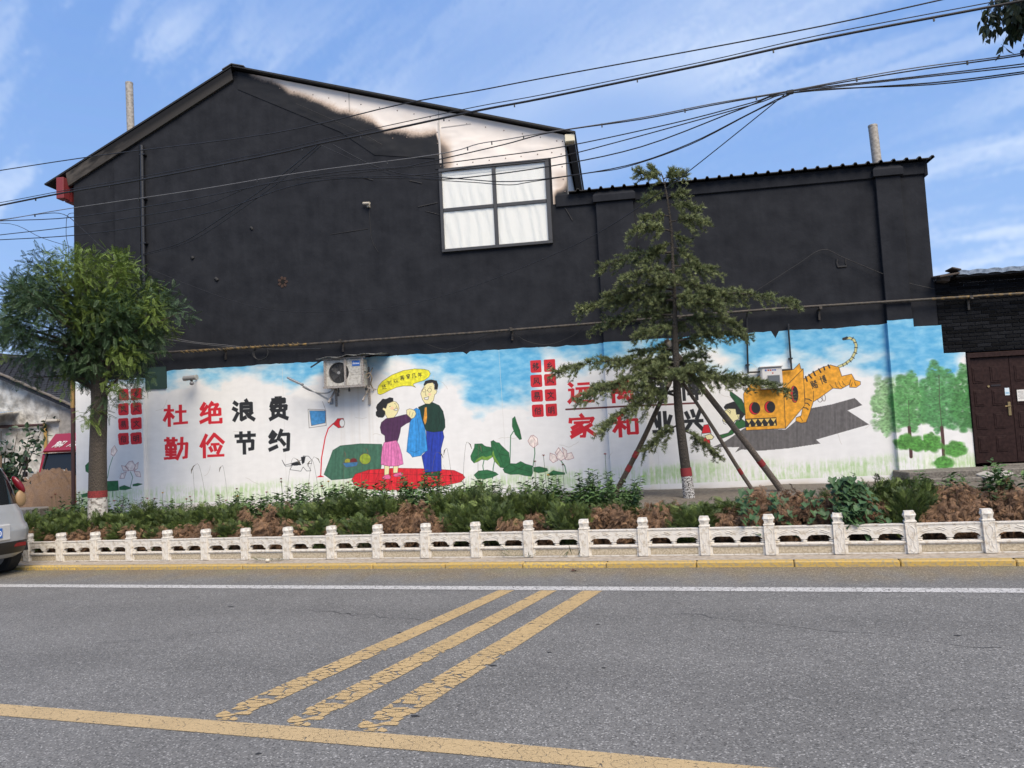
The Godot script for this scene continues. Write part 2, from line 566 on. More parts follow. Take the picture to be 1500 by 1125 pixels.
func paint_mural() -> void:
	canvas.resize(MW * MH * 3)
	var deep := outline_of(SKY_DEPTH)
	var depth := PackedFloat32Array()
	for x in MW:
		var u := x / MK
		var d := 40.0
		for i in deep.size() - 1:
			if u >= deep[i].x and u <= deep[i + 1].x:
				d = lerpf(deep[i].y, deep[i + 1].y, smoothstep(deep[i].x, deep[i + 1].x, u))
		depth.append(d)
	var white := Color8(236, 235, 233)
	for y in MH:
		var v := y / MK
		for x in MW:
			var b := blotch[(x & 511) + 512 * ((y * 2) & 511)] / 255.0
			var s := streak[(x & 511) + 512 * (y & 511)] / 255.0
			var b2 := blotch[((x >> 2) & 511) + 512 * ((y >> 1) & 511)] / 255.0
			var col := white.darkened(0.035 * (1.0 - b) + 0.02 * s)
			var k := clampf((depth[x] + (b2 - 0.5) * 70.0 - (v - 16.0)) / 46.0, 0.0, 1.0)
			if k > 0.0:
				var blue := Color8(72, 160, 208).lerp(Color8(158, 208, 230), clampf(b * 0.9 + (1.0 - k) * 0.5 - 0.15, 0.0, 1.0))
				col = col.lerp(blue, clampf(k * (0.85 + 0.4 * (b2 - 0.2)), 0.0, 0.95))
			if v > 240.0 and v < 281.0:
				var dab := streak[((x * 3) & 511) + 512 * ((y * 2 + (x >> 5)) & 511)] / 255.0
				var dab2 := fine[((x >> 1) & 511) + 512 * ((y >> 2) & 511)] / 255.0
				var g := smoothstep(240.0, 262.0, v + b2 * 18.0 - 9.0) * clampf((dab - 0.3) * 1.1 + (dab2 - 0.4) * 0.8 + (b2 - 0.45) * 1.2, 0.0, 1.0)
				col = col.lerp(Color8(158, 194, 124), clampf(g * (0.45 + 0.55 * b), 0.0, 0.7))
			elif v >= 281.0:
				var dirt := smoothstep(284.0, 304.0, v + b2 * 16.0 - 6.0)
				col = col.lerp(Color8(172, 150, 124), dirt * (0.45 + 0.4 * b))
			# rain stains under the wall units
			var u := x / MK
			if u > 560.0 and u < 690.0 and v > 70.0:
				col = col.lerp(Color8(186, 172, 152), clampf((streak[((x * 2) & 511) + 512 * ((y >> 3) & 511)] / 255.0 - 0.45) * 0.6, 0.0, 0.3) * (1.0 - absf(u - 625.0) / 65.0))
			put(y * MW + x, col, 1.0)
	for q in [[914.0, 20.0, 918.0, 268.0], [1203.0, 24.0, 1206.0, 300.0], [470.0, 30.0, 472.0, 296.0]]:
		var p := PackedVector2Array()
		for k in 30:
			p.append(Vector2(lerpf(q[0], q[2], k / 29.0) + (blotch[(k * 37) & 511] / 255.0 - 0.5) * 0.8, lerpf(q[1], q[3], k / 29.0)))
		stroke(p, 0.3, Color8(206, 204, 198))
	var g2 := RandomNumberGenerator.new()
	g2.seed = 44
	for c in 26:
		var at := Vector2(g2.randf_range(20.0, 1740.0), g2.randf_range(60.0, 300.0))
		var p := PackedVector2Array([at])
		var way := g2.randf_range(-0.6, 0.6) + (PI * 0.5 if g2.randf() < 0.4 else 0.0)
		for k in g2.randi_range(4, 11):
			way += g2.randf_range(-0.5, 0.5)
			at += Vector2(cos(way), sin(way)) * g2.randf_range(2.0, 6.0)
			p.append(at)
		stroke(p, 0.22, Color8(190, 184, 174))

func paint_pictures() -> void:
	paint_glyph("杜", 234.8, 108.8, 61.9, 51.0, 7.0, C_RED, 1.2, 0)
	paint_glyph("绝", 313.0, 109.2, 56.0, 53.0, 7.0, C_RED, 1.2, 0)
	paint_glyph("勤", 235.0, 174.1, 60.1, 52.2, 7.0, C_RED, 1.2, 0)
	paint_glyph("俭", 314.1, 172.5, 58.8, 53.1, 7.0, C_RED, 1.2, 0)
	paint_glyph("浪", 384.3, 108.1, 54.6, 49.3, 7.4, C_INK, 1.2, 0)
	paint_glyph("费", 459.1, 106.7, 50.8, 50.6, 7.4, C_INK, 1.2, 0)
	paint_glyph("节", 386.6, 170.2, 52.4, 50.7, 7.4, C_INK, 1.2, 0)
	paint_glyph("约", 459.0, 169.9, 53.3, 50.4, 7.4, C_INK, 1.2, 0)
	paint_glyph("远", 1067.5, 109.4, 56.1, 47.3, 6.8, C_RED, 0, 0)
	paint_glyph("离", 1146.2, 110.6, 54.2, 49.2, 6.8, C_RED, 0, 0)
	paint_glyph("家", 1066.4, 170.8, 59.5, 48.2, 6.8, C_RED, 0, 0)
	paint_glyph("和", 1148.6, 173.4, 55.1, 48.9, 6.8, C_RED, 0, 0)
	paint_glyph("业", 1217.3, 171.3, 46.7, 48.6, 7.0, C_INK, 0, 0)
	paint_glyph("兴", 1273.8, 169.9, 41.9, 46.1, 7.0, C_INK, 0, 0)
	paint_glyph("赌", 1210.9, 116.0, 46.9, 47.8, 6.0, C_INK, 0, 0)
	paint_glyph("博", 1271.4, 114.5, 43.1, 46.4, 6.0, C_INK, 0, 0)
	paint_line("1038,139 1281,140", 3.0, Color8(92, 40, 40))
	paint_polygon("975,45 994,45 995,47 995,66 994,68 976,68 974,66 974,47", C_SEAL, "flat")
	paint_glyph("移", 984.5, 56.9, 14.7, 15.6, 1.35, C_INK, 0, 0)
	paint_polygon("1002,45 1021,45 1022,47 1022,67 1020,68 1002,68 1000,67 1000,47", C_SEAL, "flat")
	paint_glyph("乡", 1010.9, 57.1, 15.3, 15.7, 1.35, C_INK, 0, 0)
	paint_polygon("975,72 994,72 995,74 995,93 993,95 975,95 973,93 973,74", C_SEAL, "flat")
	paint_glyph("风", 984.2, 83.9, 14.7, 15.1, 1.35, C_INK, 0, 0)
	paint_polygon("1001,72 1020,72 1022,75 1022,93 1020,94 1001,94 1000,93 999,75", C_SEAL, "flat")
	paint_glyph("风", 1010.5, 83.8, 15.1, 14.4, 1.35, C_INK, 0, 0)
	paint_polygon("975,100 993,100 995,102 995,120 993,122 975,122 973,120 973,102", C_SEAL, "flat")
	paint_glyph("易", 983.9, 111.3, 14.7, 14.8, 1.35, C_INK, 0, 0)
	paint_polygon("1001,100 1020,100 1021,102 1021,120 1019,122 1001,122 999,120 999,102", C_SEAL, "flat")
	paint_glyph("文", 1010.1, 111.4, 15.0, 14.6, 1.35, C_INK, 0, 0)
	paint_polygon("975,127 993,127 995,129 995,148 993,150 975,150 973,148 973,129", C_SEAL, "flat")
	paint_glyph("俗", 984.0, 138.9, 14.6, 15.0, 1.35, C_INK, 0, 0)
	paint_polygon("1001,127 1020,127 1021,129 1021,148 1019,150 1001,150 999,148 999,129", C_SEAL, "flat")
	paint_glyph("明", 1010.0, 139.0, 15.0, 15.4, 1.35, C_INK, 0, 0)
	paint_polygon("117,52 136,52 138,54 139,73 137,75 118,75 116,73 115,54", C_SEAL, "flat")
	paint_glyph("移", 126.8, 63.9, 14.6, 14.7, 1.35, C_INK, 0, 0)
	paint_polygon("145,53 166,52 168,55 168,74 166,75 146,76 144,74 143,55", C_SEAL, "flat")
	paint_glyph("乡", 155.6, 64.5, 16.1, 14.6, 1.35, C_INK, 0, 0)
	paint_polygon("117,81 136,80 138,83 138,102 136,104 118,104 115,102 114,83", C_SEAL, "flat")
	paint_glyph("风", 126.4, 92.7, 14.5, 14.6, 1.35, C_INK, 0, 0)
	paint_polygon("145,81 165,81 167,84 168,102 166,104 146,105 143,102 142,84", C_SEAL, "flat")
	paint_glyph("风", 155.1, 93.3, 16.1, 14.6, 1.35, C_INK, 0, 0)
	paint_polygon("116,110 135,110 137,112 138,131 136,133 117,133 115,131 114,113", C_SEAL, "flat")
	paint_glyph("易", 125.9, 122.0, 14.5, 14.6, 1.35, C_INK, 0, 0)
	paint_polygon("144,111 165,110 167,113 167,131 165,133 145,134 143,132 142,113", C_SEAL, "flat")
	paint_glyph("文", 154.7, 122.4, 16.1, 14.6, 1.35, C_INK, 0, 0)
	paint_polygon("116,139 135,139 137,141 138,160 135,162 117,163 115,160 113,142", C_SEAL, "flat")
	paint_glyph("俗", 125.5, 151.1, 14.5, 14.6, 1.35, C_INK, 0, 0)
	paint_polygon("144,140 164,139 166,142 167,160 165,162 145,163 142,161 141,142", C_SEAL, "flat")
	paint_glyph("明", 154.2, 151.5, 16.1, 14.5, 1.35, C_INK, 0, 0)
	paint_polygon("522,112 557,115 559,145 523,148", C_PAPER, "flat", C_LINE)
	paint_polygon("525,115 559,117 557,140 528,144", Color8(70, 140, 195), "wash", C_LINE)
	paint_line("553,99 559,116 559,143", 0.5, C_LINE)
	paint_line("544,242 547,207 556,168 563,151 574,142", 2.2, C_RED)
	paint_polygon("573,143 583,133 595,133 597,142 595,150 584,151", C_RED, "flat", C_LINE)
	paint_oval(592, 142, 5.4, 7.4, C_PAPER, "flat", C_LINE)
	paint_polygon("534,243 544,239 552,243", C_RED, "flat")
	paint_polygon("464,207 469,217 485,214 504,209 509,201 520,202 527,210 526,216 517,216 524,230 515,230 508,222 503,230 480,226 485,219 471,219", C_PAPER, "flat", C_INK)
	paint_polygon("504,203 514,202 511,214 506,217", C_INK, "flat")
	paint_polygon("484,214 501,211 504,218 492,219 483,218", C_INK, "flat")
	paint_polygon("551,238 561,216 571,193 587,185 628,183 672,186 674,204 668,234 643,242 598,248 566,249", Color8(62, 104, 84), "brush", Color8(40, 70, 56))
	paint_oval(601, 215, 6.3, 5.2, Color8(150, 150, 50), "wash", C_LINE)
	paint_oval(613, 215, 7.2, 5.2, Color8(110, 40, 42), "wash", C_LINE)
	paint_oval(637, 212, 11.6, 10.3, Color8(140, 160, 50), "wash", C_LINE)
	paint_polygon("590,218 623,217 619,225 597,227", Color8(60, 110, 150), "wash", C_LINE)
	paint_polygon("608,250 616,240 644,233 697,232 767,236 815,241 832,249 836,255 827,263 792,269 731,272 678,273 638,269 613,260", Color8(205, 34, 46), "brush", Color8(120, 25, 30))
	paint_line("627,264 646,233", 0.45, Color8(110, 22, 28))
	paint_line("651,269 666,233", 0.45, Color8(110, 22, 28))
	paint_line("682,273 690,232", 0.45, Color8(110, 22, 28))
	paint_line("713,273 715,234", 0.45, Color8(110, 22, 28))
	paint_line("742,272 739,234", 0.45, Color8(110, 22, 28))
	paint_line("770,271 763,236", 0.45, Color8(110, 22, 28))
	paint_line("799,268 787,238", 0.45, Color8(110, 22, 28))
	paint_line("818,265 808,240", 0.45, Color8(110, 22, 28))
	paint_line("612,255 731,262 829,261", 0.45, Color8(110, 22, 28))
	paint_line("621,238 732,246 834,252", 0.45, Color8(110, 22, 28))
	paint_polygon("684,101 692,98 699,100 699,106 687,110 683,119 678,118 682,126 680,133 676,136 667,135 662,131 662,125 665,122 663,116 666,110 672,105 677,100", C_INK, "flat")
	paint_polygon("699,106 705,108 709,113 710,120 706,129 698,138 686,138 682,131 681,124 676,120 678,117 683,119 687,110", C_SKIN, "flat", C_LINE)
	paint_oval(696, 119, 3.8, 3.2, Color8(238, 200, 160), "flat")
	paint_line("690,116 693,115", 0.5, C_INK)
	paint_line("701,110 704,112", 0.5, C_INK)
	paint_line("704,114 706,117 703,118", 0.4, C_LINE)
	paint_polygon("699,122 707,119 706,124 702,124", C_PAPER, "flat", C_LINE)
	paint_polygon("683,138 697,137 718,133 726,132 735,141 734,146 724,149 712,156 710,166 707,175 704,182 700,184 679,183 679,170 672,165 670,154 673,145", Color8(74, 40, 76), "brush", Color8(40, 22, 44))
	paint_polygon("676,226 686,228 684,243 675,245", C_SKIN, "flat", C_LINE)
	paint_polygon("694,228 704,228 702,241 693,241", C_SKIN, "flat", C_LINE)
	paint_polygon("677,183 702,180 707,189 712,207 714,225 703,228 686,228 669,224 670,210 673,192", Color8(214, 118, 172), "brush", Color8(120, 60, 90))
	paint_line("681,185 675,225", 0.4, Color8(150, 70, 110))
	paint_line("686,186 683,227", 0.4, Color8(150, 70, 110))
	paint_line("691,186 691,227", 0.4, Color8(150, 70, 110))
	paint_line("696,185 699,227", 0.4, Color8(150, 70, 110))
	paint_line("701,184 707,226", 0.4, Color8(150, 70, 110))
	paint_polygon("671,248 676,244 684,243 688,248 686,252 676,252 671,251", Color8(224, 100, 150), "flat", C_LINE)
	paint_polygon("692,245 697,242 708,240 712,244 710,248 696,248", Color8(224, 100, 150), "flat", C_LINE)
	paint_polygon("763,165 796,167 798,178 791,200 790,241 769,242 757,242 752,211 763,202", Color8(34, 58, 160), "brush", Color8(20, 30, 80))
	paint_line("777,172 770,208 769,241", 0.5, Color8(20, 30, 80))
	paint_polygon("754,247 758,243 770,242 769,249", Color8(30, 80, 50), "flat", C_INK)
	paint_polygon("768,249 774,243 787,242 788,248 783,250", Color8(30, 80, 50), "flat", C_INK)
	paint_polygon("749,120 763,115 777,112 791,119 798,130 801,146 801,160 796,167 777,168 763,165 757,149 753,130", Color8(22, 56, 46), "brush", Color8(10, 26, 22))
	paint_line("788,132 791,150 784,165", 0.4, Color8(10, 30, 24))
	paint_polygon("762,121 766,120 766,140 764,149 761,154 758,145 760,133", Color8(226, 156, 56), "wash", C_LINE)
	paint_polygon("763,80 769,76 780,75 783,80 783,88 788,91 786,96 783,98 780,109 772,115 763,114 758,106 755,95 757,89 761,84", C_SKIN, "flat", C_LINE)
	paint_polygon("761,79 765,71 777,69 788,72 791,80 789,89 783,88 784,79 780,75 769,76 763,80", C_INK, "flat")
	# spectacles and smile
	paint_ring(762, 89, 3.1, 0.5, C_LINE)
	paint_ring(773, 89, 3.8, 0.5, C_LINE)
	paint_line("767,90 769,89", 0.5, C_LINE)
	paint_line("762,83 765,83", 0.5, C_INK)
	paint_line("773,83 777,83", 0.5, C_INK)
	paint_line("765,92 764,98 767,98", 0.4, C_LINE)
	paint_polygon("761,103 771,101 769,107 763,106", C_PAPER, "flat", C_LINE)
	paint_oval(773, 97, 3.0, 2.3, Color8(238, 195, 165), "flat")
	paint_polygon("738,125 745,121 752,125 755,142 761,162 764,202 755,206 750,211 733,213 729,207 722,202 725,181 731,147 735,141 744,134", Color8(52, 140, 208), "brush", Color8(40, 80, 120))
	paint_line("746,141 749,171 747,201 738,204 729,201", 0.5, Color8(30, 70, 110))
	paint_polygon("725,132 725,124 731,122 736,123 742,126 744,132 740,139 734,141", C_SKIN, "flat", C_LINE)
	paint_line("730,134 732,127", 0.4, C_LINE)
	paint_line("735,137 738,129", 0.4, C_LINE)
	paint_polygon("667,83 670,75 678,67 698,56 721,49 745,47 764,49 773,52 776,58 773,64 763,70 749,73 742,75 740,77 745,82 738,79 720,78 706,80 692,85 680,90 673,92 668,90", Color8(226, 220, 52), "wash", Color8(90, 80, 30))
	paint_glyph("还", 681.4, 77.7, 9.9, 10.1, 0.85, C_INK, 0, -0.12)
	paint_glyph("可", 693.0, 71.1, 9.9, 10.0, 0.85, C_INK, 0, -0.12)
	paint_glyph("以", 705.4, 67.3, 9.9, 10.0, 0.85, C_INK, 0, -0.12)
	paint_glyph("再", 718.5, 63.0, 9.8, 10.0, 0.85, C_INK, 0, -0.12)
	paint_glyph("穿", 731.1, 60.8, 9.8, 10.0, 0.85, C_INK, 0, -0.12)
	paint_glyph("几", 742.8, 59.7, 9.8, 10.0, 0.85, C_INK, 0, -0.12)
	paint_glyph("年", 755.0, 59.0, 9.8, 10.0, 0.85, C_INK, 0, -0.12)
	paint_line("935,174 929,182 925,233", 1.5, Color8(42, 104, 62))
	paint_line("875,224 872,235 873,244", 1.5, Color8(42, 104, 62))
	paint_line("895,228 892,240 890,259", 1.5, Color8(42, 104, 62))
	paint_line("974,206 974,217 969,241", 1.5, Color8(42, 104, 62))
	paint_line("1023,232 1030,242 1032,255", 1.5, Color8(42, 104, 62))
	paint_polygon("849,216 857,201 858,194 872,194 878,199 891,202 892,219 882,225 870,223 862,227 855,229 850,223", Color8(42, 104, 62), "wash", Color8(22, 60, 36))
	paint_polygon("890,191 895,189 900,193 906,194 910,199 915,204 924,213 925,238 919,242 906,239 895,227 891,214", Color8(42, 104, 62), "wash", Color8(22, 60, 36))
	paint_polygon("939,147 942,158 947,172 950,189 946,190 938,180 933,165 934,151", Color8(42, 104, 62), "wash", Color8(22, 60, 36))
	paint_polygon("854,251 863,244 881,243 896,248 901,252 889,257 875,259 860,259", Color8(42, 104, 62), "wash", Color8(22, 60, 36))
	paint_polygon("911,243 926,233 937,234 946,230 955,235 968,239 968,252 965,258 952,256 941,253 925,253 914,249", Color8(42, 104, 62), "wash", Color8(22, 60, 36))
	paint_polygon("970,242 981,241 996,245 997,249 990,251 979,252 970,249", Color8(42, 104, 62), "wash", Color8(22, 60, 36))
	paint_polygon("997,255 1008,249 1014,251 1029,254 1029,257 1014,257 1000,258", Color8(42, 104, 62), "wash", Color8(22, 60, 36))
	paint_line("872,210 858,201", 0.45, Color8(22, 60, 36))
	paint_line("872,210 854,223", 0.45, Color8(22, 60, 36))
	paint_line("872,210 889,207", 0.45, Color8(22, 60, 36))
	paint_line("872,210 882,223", 0.45, Color8(22, 60, 36))
	paint_line("872,210 874,195", 0.45, Color8(22, 60, 36))
	paint_line("905,214 894,194", 0.45, Color8(22, 60, 36))
	paint_line("905,214 912,203", 0.45, Color8(22, 60, 36))
	paint_line("905,214 923,219", 0.45, Color8(22, 60, 36))
	paint_line("905,214 912,238", 0.45, Color8(22, 60, 36))
	paint_line("905,214 895,225", 0.45, Color8(22, 60, 36))
	paint_line("938,152 945,174 948,189", 0.45, Color8(22, 60, 36))
	paint_line("878,251 860,252", 0.45, Color8(22, 60, 36))
	paint_line("878,251 894,249", 0.45, Color8(22, 60, 36))
	paint_line("942,243 926,235", 0.45, Color8(22, 60, 36))
	paint_line("942,243 955,236", 0.45, Color8(22, 60, 36))
	paint_line("942,243 965,250", 0.45, Color8(22, 60, 36))
	paint_line("942,243 923,250", 0.45, Color8(22, 60, 36))
	paint_polygon("855,229 862,227 870,223 882,225 892,219 890,216 880,219 871,217 861,222", Color8(110, 150, 60), "wash")
	paint_polygon("891,214 895,227 906,239 904,232 896,218 894,207", Color8(110, 150, 60), "wash")
	paint_polygon("973,183 980,189 981,200 972,206 965,200 962,193 968,184", Color8(236, 222, 214), "wash", Color8(150, 100, 105))
	paint_polygon("1003,217 1013,221 1017,231 1008,235 1002,229", Color8(236, 222, 214), "wash", Color8(150, 100, 105))
	paint_polygon("1035,220 1044,218 1048,228 1037,231 1031,230", Color8(236, 222, 214), "wash", Color8(150, 100, 105))
	paint_polygon("1013,217 1020,208 1024,213 1016,221", Color8(236, 222, 214), "wash", Color8(150, 100, 105))
	paint_polygon("1027,208 1035,214 1035,225 1031,228 1029,220", Color8(236, 222, 214), "wash", Color8(150, 100, 105))
	paint_polygon("1017,219 1023,212 1029,220 1031,228 1023,232 1015,227", Color8(236, 222, 214), "wash", Color8(150, 100, 105))
	paint_line("971,185 976,193 973,206", 0.4, Color8(150, 100, 105))
	paint_line("94,185 86,205 81,227", 1.0, Color8(42, 104, 62))
	paint_line("140,216 145,227 139,247", 1.0, Color8(42, 104, 62))
	paint_line("93,250 92,264", 1.0, Color8(42, 104, 62))
	paint_polygon("80,233 112,233 113,251 98,252 80,252", Color8(42, 104, 62), "wash", Color8(22, 60, 36))
	paint_polygon("115,245 126,242 142,248 128,251 115,250", Color8(42, 104, 62), "wash", Color8(22, 60, 36))
	paint_polygon("145,241 156,239 166,241 155,244 145,244", Color8(42, 104, 62), "wash", Color8(22, 60, 36))
	paint_polygon("21,257 37,254 38,261 23,263", Color8(42, 104, 62), "wash", Color8(22, 60, 36))
	paint_polygon("31,200 39,193 39,215 32,211", Color8(42, 104, 62), "wash", Color8(22, 60, 36))
	paint_polygon("76,209 80,217 80,227 76,230", Color8(42, 104, 62), "wash", Color8(22, 60, 36))
	paint_polygon("98,163 104,173 96,184 90,180 91,170", Color8(236, 222, 214), "wash", Color8(150, 100, 105))
	paint_polygon("120,203 129,205 136,214 125,214", Color8(236, 222, 214), "wash", Color8(150, 100, 105))
	paint_polygon("158,198 156,210 148,215 151,203", Color8(236, 222, 214), "wash", Color8(150, 100, 105))
	paint_polygon("131,216 126,228 116,228 120,219", Color8(236, 222, 214), "wash", Color8(150, 100, 105))
	paint_polygon("148,215 161,217 163,227 153,225", Color8(236, 222, 214), "wash", Color8(150, 100, 105))
	paint_polygon("129,204 137,196 145,195 151,205 146,214 137,213", Color8(236, 222, 214), "wash", Color8(150, 100, 105))
	paint_polygon("1305,220 1330,210 1364,189 1437,195 1484,160 1521,155 1561,146 1573,159 1547,167 1582,193 1489,215 1496,222 1439,228 1387,230 1357,226 1345,231 1353,222", Color8(98, 95, 95), "brush")
	paint_line("1538,90 1549,86 1561,78 1569,65 1571,54 1568,45 1561,41 1550,42", 4.6, C_INK)
	paint_line("1538,90 1549,86 1561,78 1569,65 1571,54 1568,45 1561,41 1555,41", 3.6, Color8(196, 190, 130))
	paint_line("1545,86 1546,90", 1.4, C_INK)
	paint_line("1551,83 1553,87", 1.4, C_INK)
	paint_line("1557,79 1560,83", 1.4, C_INK)
	paint_line("1562,74 1566,77", 1.4, C_INK)
	paint_line("1566,66 1571,69", 1.4, C_INK)
	paint_line("1568,58 1573,59", 1.4, C_INK)
	paint_line("1567,50 1572,49", 1.4, C_INK)
	paint_line("1564,44 1567,40", 1.4, C_INK)
	paint_line("1550,42 1556,40", 4, C_INK)
	paint_oval(1501, 146, 3.8, 4.0, C_PAPER, "flat", C_LINE)
	paint_oval(1508, 143, 2.9, 5.7, C_PAPER, "flat", C_LINE)
	paint_polygon("1475,108 1491,98 1511,89 1524,86 1538,91 1542,107 1559,104 1564,115 1573,118 1573,123 1565,128 1554,127 1554,122 1539,129 1525,127 1500,143 1489,149 1481,169 1474,184 1465,185 1456,181 1457,175 1466,172 1470,157 1475,146 1475,126", Color8(222, 156, 44), "wash", C_INK)
	paint_line("1479,104 1481,112", 2.6, C_INK)
	paint_line("1485,101 1489,107", 2.6, C_INK)
	paint_line("1493,96 1496,103", 2.6, C_INK)
	paint_line("1503,92 1506,98", 2.6, C_INK)
	paint_line("1512,89 1513,94", 2.6, C_INK)
	paint_line("1520,86 1522,91", 2.6, C_INK)
	paint_line("1476,143 1482,144 1486,147", 1.5, C_INK)
	paint_line("1473,150 1479,151 1482,155", 1.5, C_INK)
	paint_line("1470,158 1476,159 1479,162", 1.5, C_INK)
	paint_line("1530,117 1531,124 1535,127", 0.7, C_INK)
	paint_line("1536,116 1538,123 1542,127", 0.7, C_INK)
	paint_line("1542,116 1544,121 1548,124", 0.7, C_INK)
	paint_line("1520,120 1525,127", 0.7, C_INK)
	paint_line("1491,130 1490,140 1489,149", 0.7, C_INK)
	paint_line("1557,114 1554,122", 0.7, C_INK)
	paint_line("1464,173 1468,181", 0.7, C_INK)
	paint_line("1563,118 1565,125", 0.7, C_INK)
	paint_line("1559,119 1557,125", 0.7, C_INK)
	paint_polygon("1370,123 1399,95 1459,90 1470,80 1472,90 1476,90 1439,123", Color8(222, 156, 44), "wash", C_INK)
	paint_polygon("1367,129 1370,123 1439,123 1437,193 1367,193", Color8(222, 156, 44), "wash", C_INK)
	paint_polygon("1439,123 1476,90 1474,154 1437,193", Color8(222, 156, 44), "wash", C_INK)
	paint_oval(1385, 155, 9.7, 10.7, C_RED, "flat", C_INK)
	paint_oval(1387, 154, 7.5, 9.8, C_INK, "flat")
	paint_oval(1412, 154, 9.4, 10.2, C_RED, "flat", C_INK)
	paint_oval(1414, 154, 7.3, 9.3, C_INK, "flat")
	paint_oval(1457, 134, 6.4, 14.6, C_RED, "flat", C_INK)
	paint_oval(1459, 133, 4.9, 12.9, C_INK, "flat")
	paint_polygon("1367,173 1422,173 1422,187 1366,187", C_INK, "flat", C_INK)
	paint_polygon("1368,174 1378,174 1373,181", Color8(226, 190, 100), "flat")
	paint_polygon("1372,187 1377,187 1375,181", Color8(226, 190, 100), "flat")
	paint_polygon("1379,174 1389,174 1384,181", Color8(226, 190, 100), "flat")
	paint_polygon("1383,187 1388,187 1386,181", Color8(226, 190, 100), "flat")
	paint_polygon("1390,174 1400,174 1395,181", Color8(226, 190, 100), "flat")
	paint_polygon("1394,187 1399,187 1397,181", Color8(226, 190, 100), "flat")
	paint_polygon("1401,174 1411,174 1406,181", Color8(226, 190, 100), "flat")
	paint_polygon("1405,187 1410,187 1408,181", Color8(226, 190, 100), "flat")
	paint_polygon("1412,174 1422,174 1417,181", Color8(226, 190, 100), "flat")
	paint_polygon("1416,187 1421,187 1419,181", Color8(226, 190, 100), "flat")
	paint_glyph("赌", 1493.2, 118.5, 12.7, 16.2, 1.3, C_INK, 0, -0.28)
	paint_glyph("博", 1509.3, 110.8, 12.2, 16.6, 1.3, C_INK, 0, -0.28)
	paint_polygon("1315,200 1335,196 1345,186 1351,175 1361,173 1367,178 1366,187 1354,190 1342,199 1324,205 1315,205", Color8(44, 98, 52), "flat", C_INK)
	paint_polygon("1330,157 1338,153 1351,154 1352,164 1358,164 1356,172 1349,175 1344,181 1336,181 1327,174 1327,163", C_SKIN, "flat", C_INK)
	paint_polygon("1330,150 1334,145 1348,141 1363,146 1367,165 1356,178 1358,164 1352,164 1351,154 1338,153 1332,154", C_INK, "flat")
	paint_polygon("1343,121 1351,128 1363,138 1367,147 1368,165 1360,158 1350,141 1343,130", Color8(34, 84, 50), "wash", C_INK)
	paint_line("1335,156 1341,161", 0.6, C_INK)
	paint_line("1338,155 1342,158 1340,163", 0.5, C_INK)
	paint_line("1326,173 1328,179 1332,181", 0.5, C_INK)
	paint_line("1354,166 1355,171", 0.4, C_INK)
	paint_polygon("1290,185 1292,180 1300,179 1303,188 1304,194 1287,195", C_RED, "flat", C_INK)
	paint_polygon("1286,201 1301,205 1301,216 1285,214", C_RED, "flat", C_INK)
	paint_polygon("1292,199 1303,196 1309,202 1305,206 1296,206", C_SKIN, "flat", C_INK)
	paint_polygon("1287,195 1304,194 1303,205 1286,201", C_PAPER, "flat", C_INK)
	paint_polygon("1292,199 1303,196 1309,202 1305,206 1296,206", C_SKIN, "flat", C_INK)
	paint_leaves(1611, 166, 23, 51, Color8(140, 182, 128), 420)
	paint_leaves(1650, 159, 31, 51, Color8(96, 158, 92), 760)
	paint_leaves(1704, 156, 35, 60, Color8(84, 146, 88), 1000)
	paint_leaves(1747, 161, 23, 55, Color8(74, 136, 74), 620)
	paint_line("1646,201 1646,225 1645,251", 5.5, Color8(76, 48, 48))
	paint_line("1704,204 1704,227 1703,252", 5.5, Color8(76, 48, 48))
	paint_line("1707,115 1704,158 1704,204", 1.4, Color8(70, 84, 60))
	paint_line("1649,155 1646,201", 1.2, Color8(70, 84, 60))
	paint_leaves(1637, 226, 13, 12, Color8(86, 150, 66), 190)
	paint_leaves(1656, 230, 11, 11, Color8(86, 150, 66), 190)
	paint_leaves(1683, 229, 18, 15, Color8(86, 150, 66), 190)
	paint_leaves(1724, 242, 17, 12, Color8(86, 150, 66), 190)
	paint_leaves(1701, 264, 14, 9, Color8(86, 150, 66), 190)

func mural_material(first: int) -> StandardMaterial3D:
	var im := Image.create_from_data(MW, MH, false, Image.FORMAT_RGB8, canvas)
	var half := im.get_region(Rect2i(first, 0, MW / 2, MH))
	var m := StandardMaterial3D.new()
	m.albedo_texture = texture_of(half)
	m.roughness = 0.72
	m.uv1_scale = Vector3.ONE
	m.normal_enabled = true
	m.normal_texture = M.plaster_bumps
	m.normal_scale = 0.0
	m.normal_enabled = false
	return m

func mural_top(x: float) -> float:
	var j := int((x + 12.0) * 28.0)
	var n := (fine[(j * 3) & 511] / 255.0 - 0.5) * 0.03 + (blotch[(j & 511) + 512 * 40] / 255.0 - 0.5) * 0.05
	var top := 3.19
	if x < -9.69:
		top = 3.1
	elif x < -9.22:
		top = 2.84
		n *= 0.3
	elif x > 5.78:
		top = 2.6
		n *= 0.3
	elif x > 5.29:
		top = 3.11
		n *= 0.4
	elif x > 4.84:
		top = 3.24
		n *= 0.4
	elif x > 2.86 and x < 2.95:
		top = 3.06
	elif x > -2.96 and x < -2.88:
		top = 3.13
	elif x > -5.9 and x < -4.3:
		top = 3.2
	return top + n

func wall_front(x: float) -> float:
	if (x > -10.28 and x < -9.70) or (x > -0.24 and x < 0.48) or (x > 4.84 and x < 5.28):
		return WALL_Z + 0.104
	return WALL_Z + 0.004

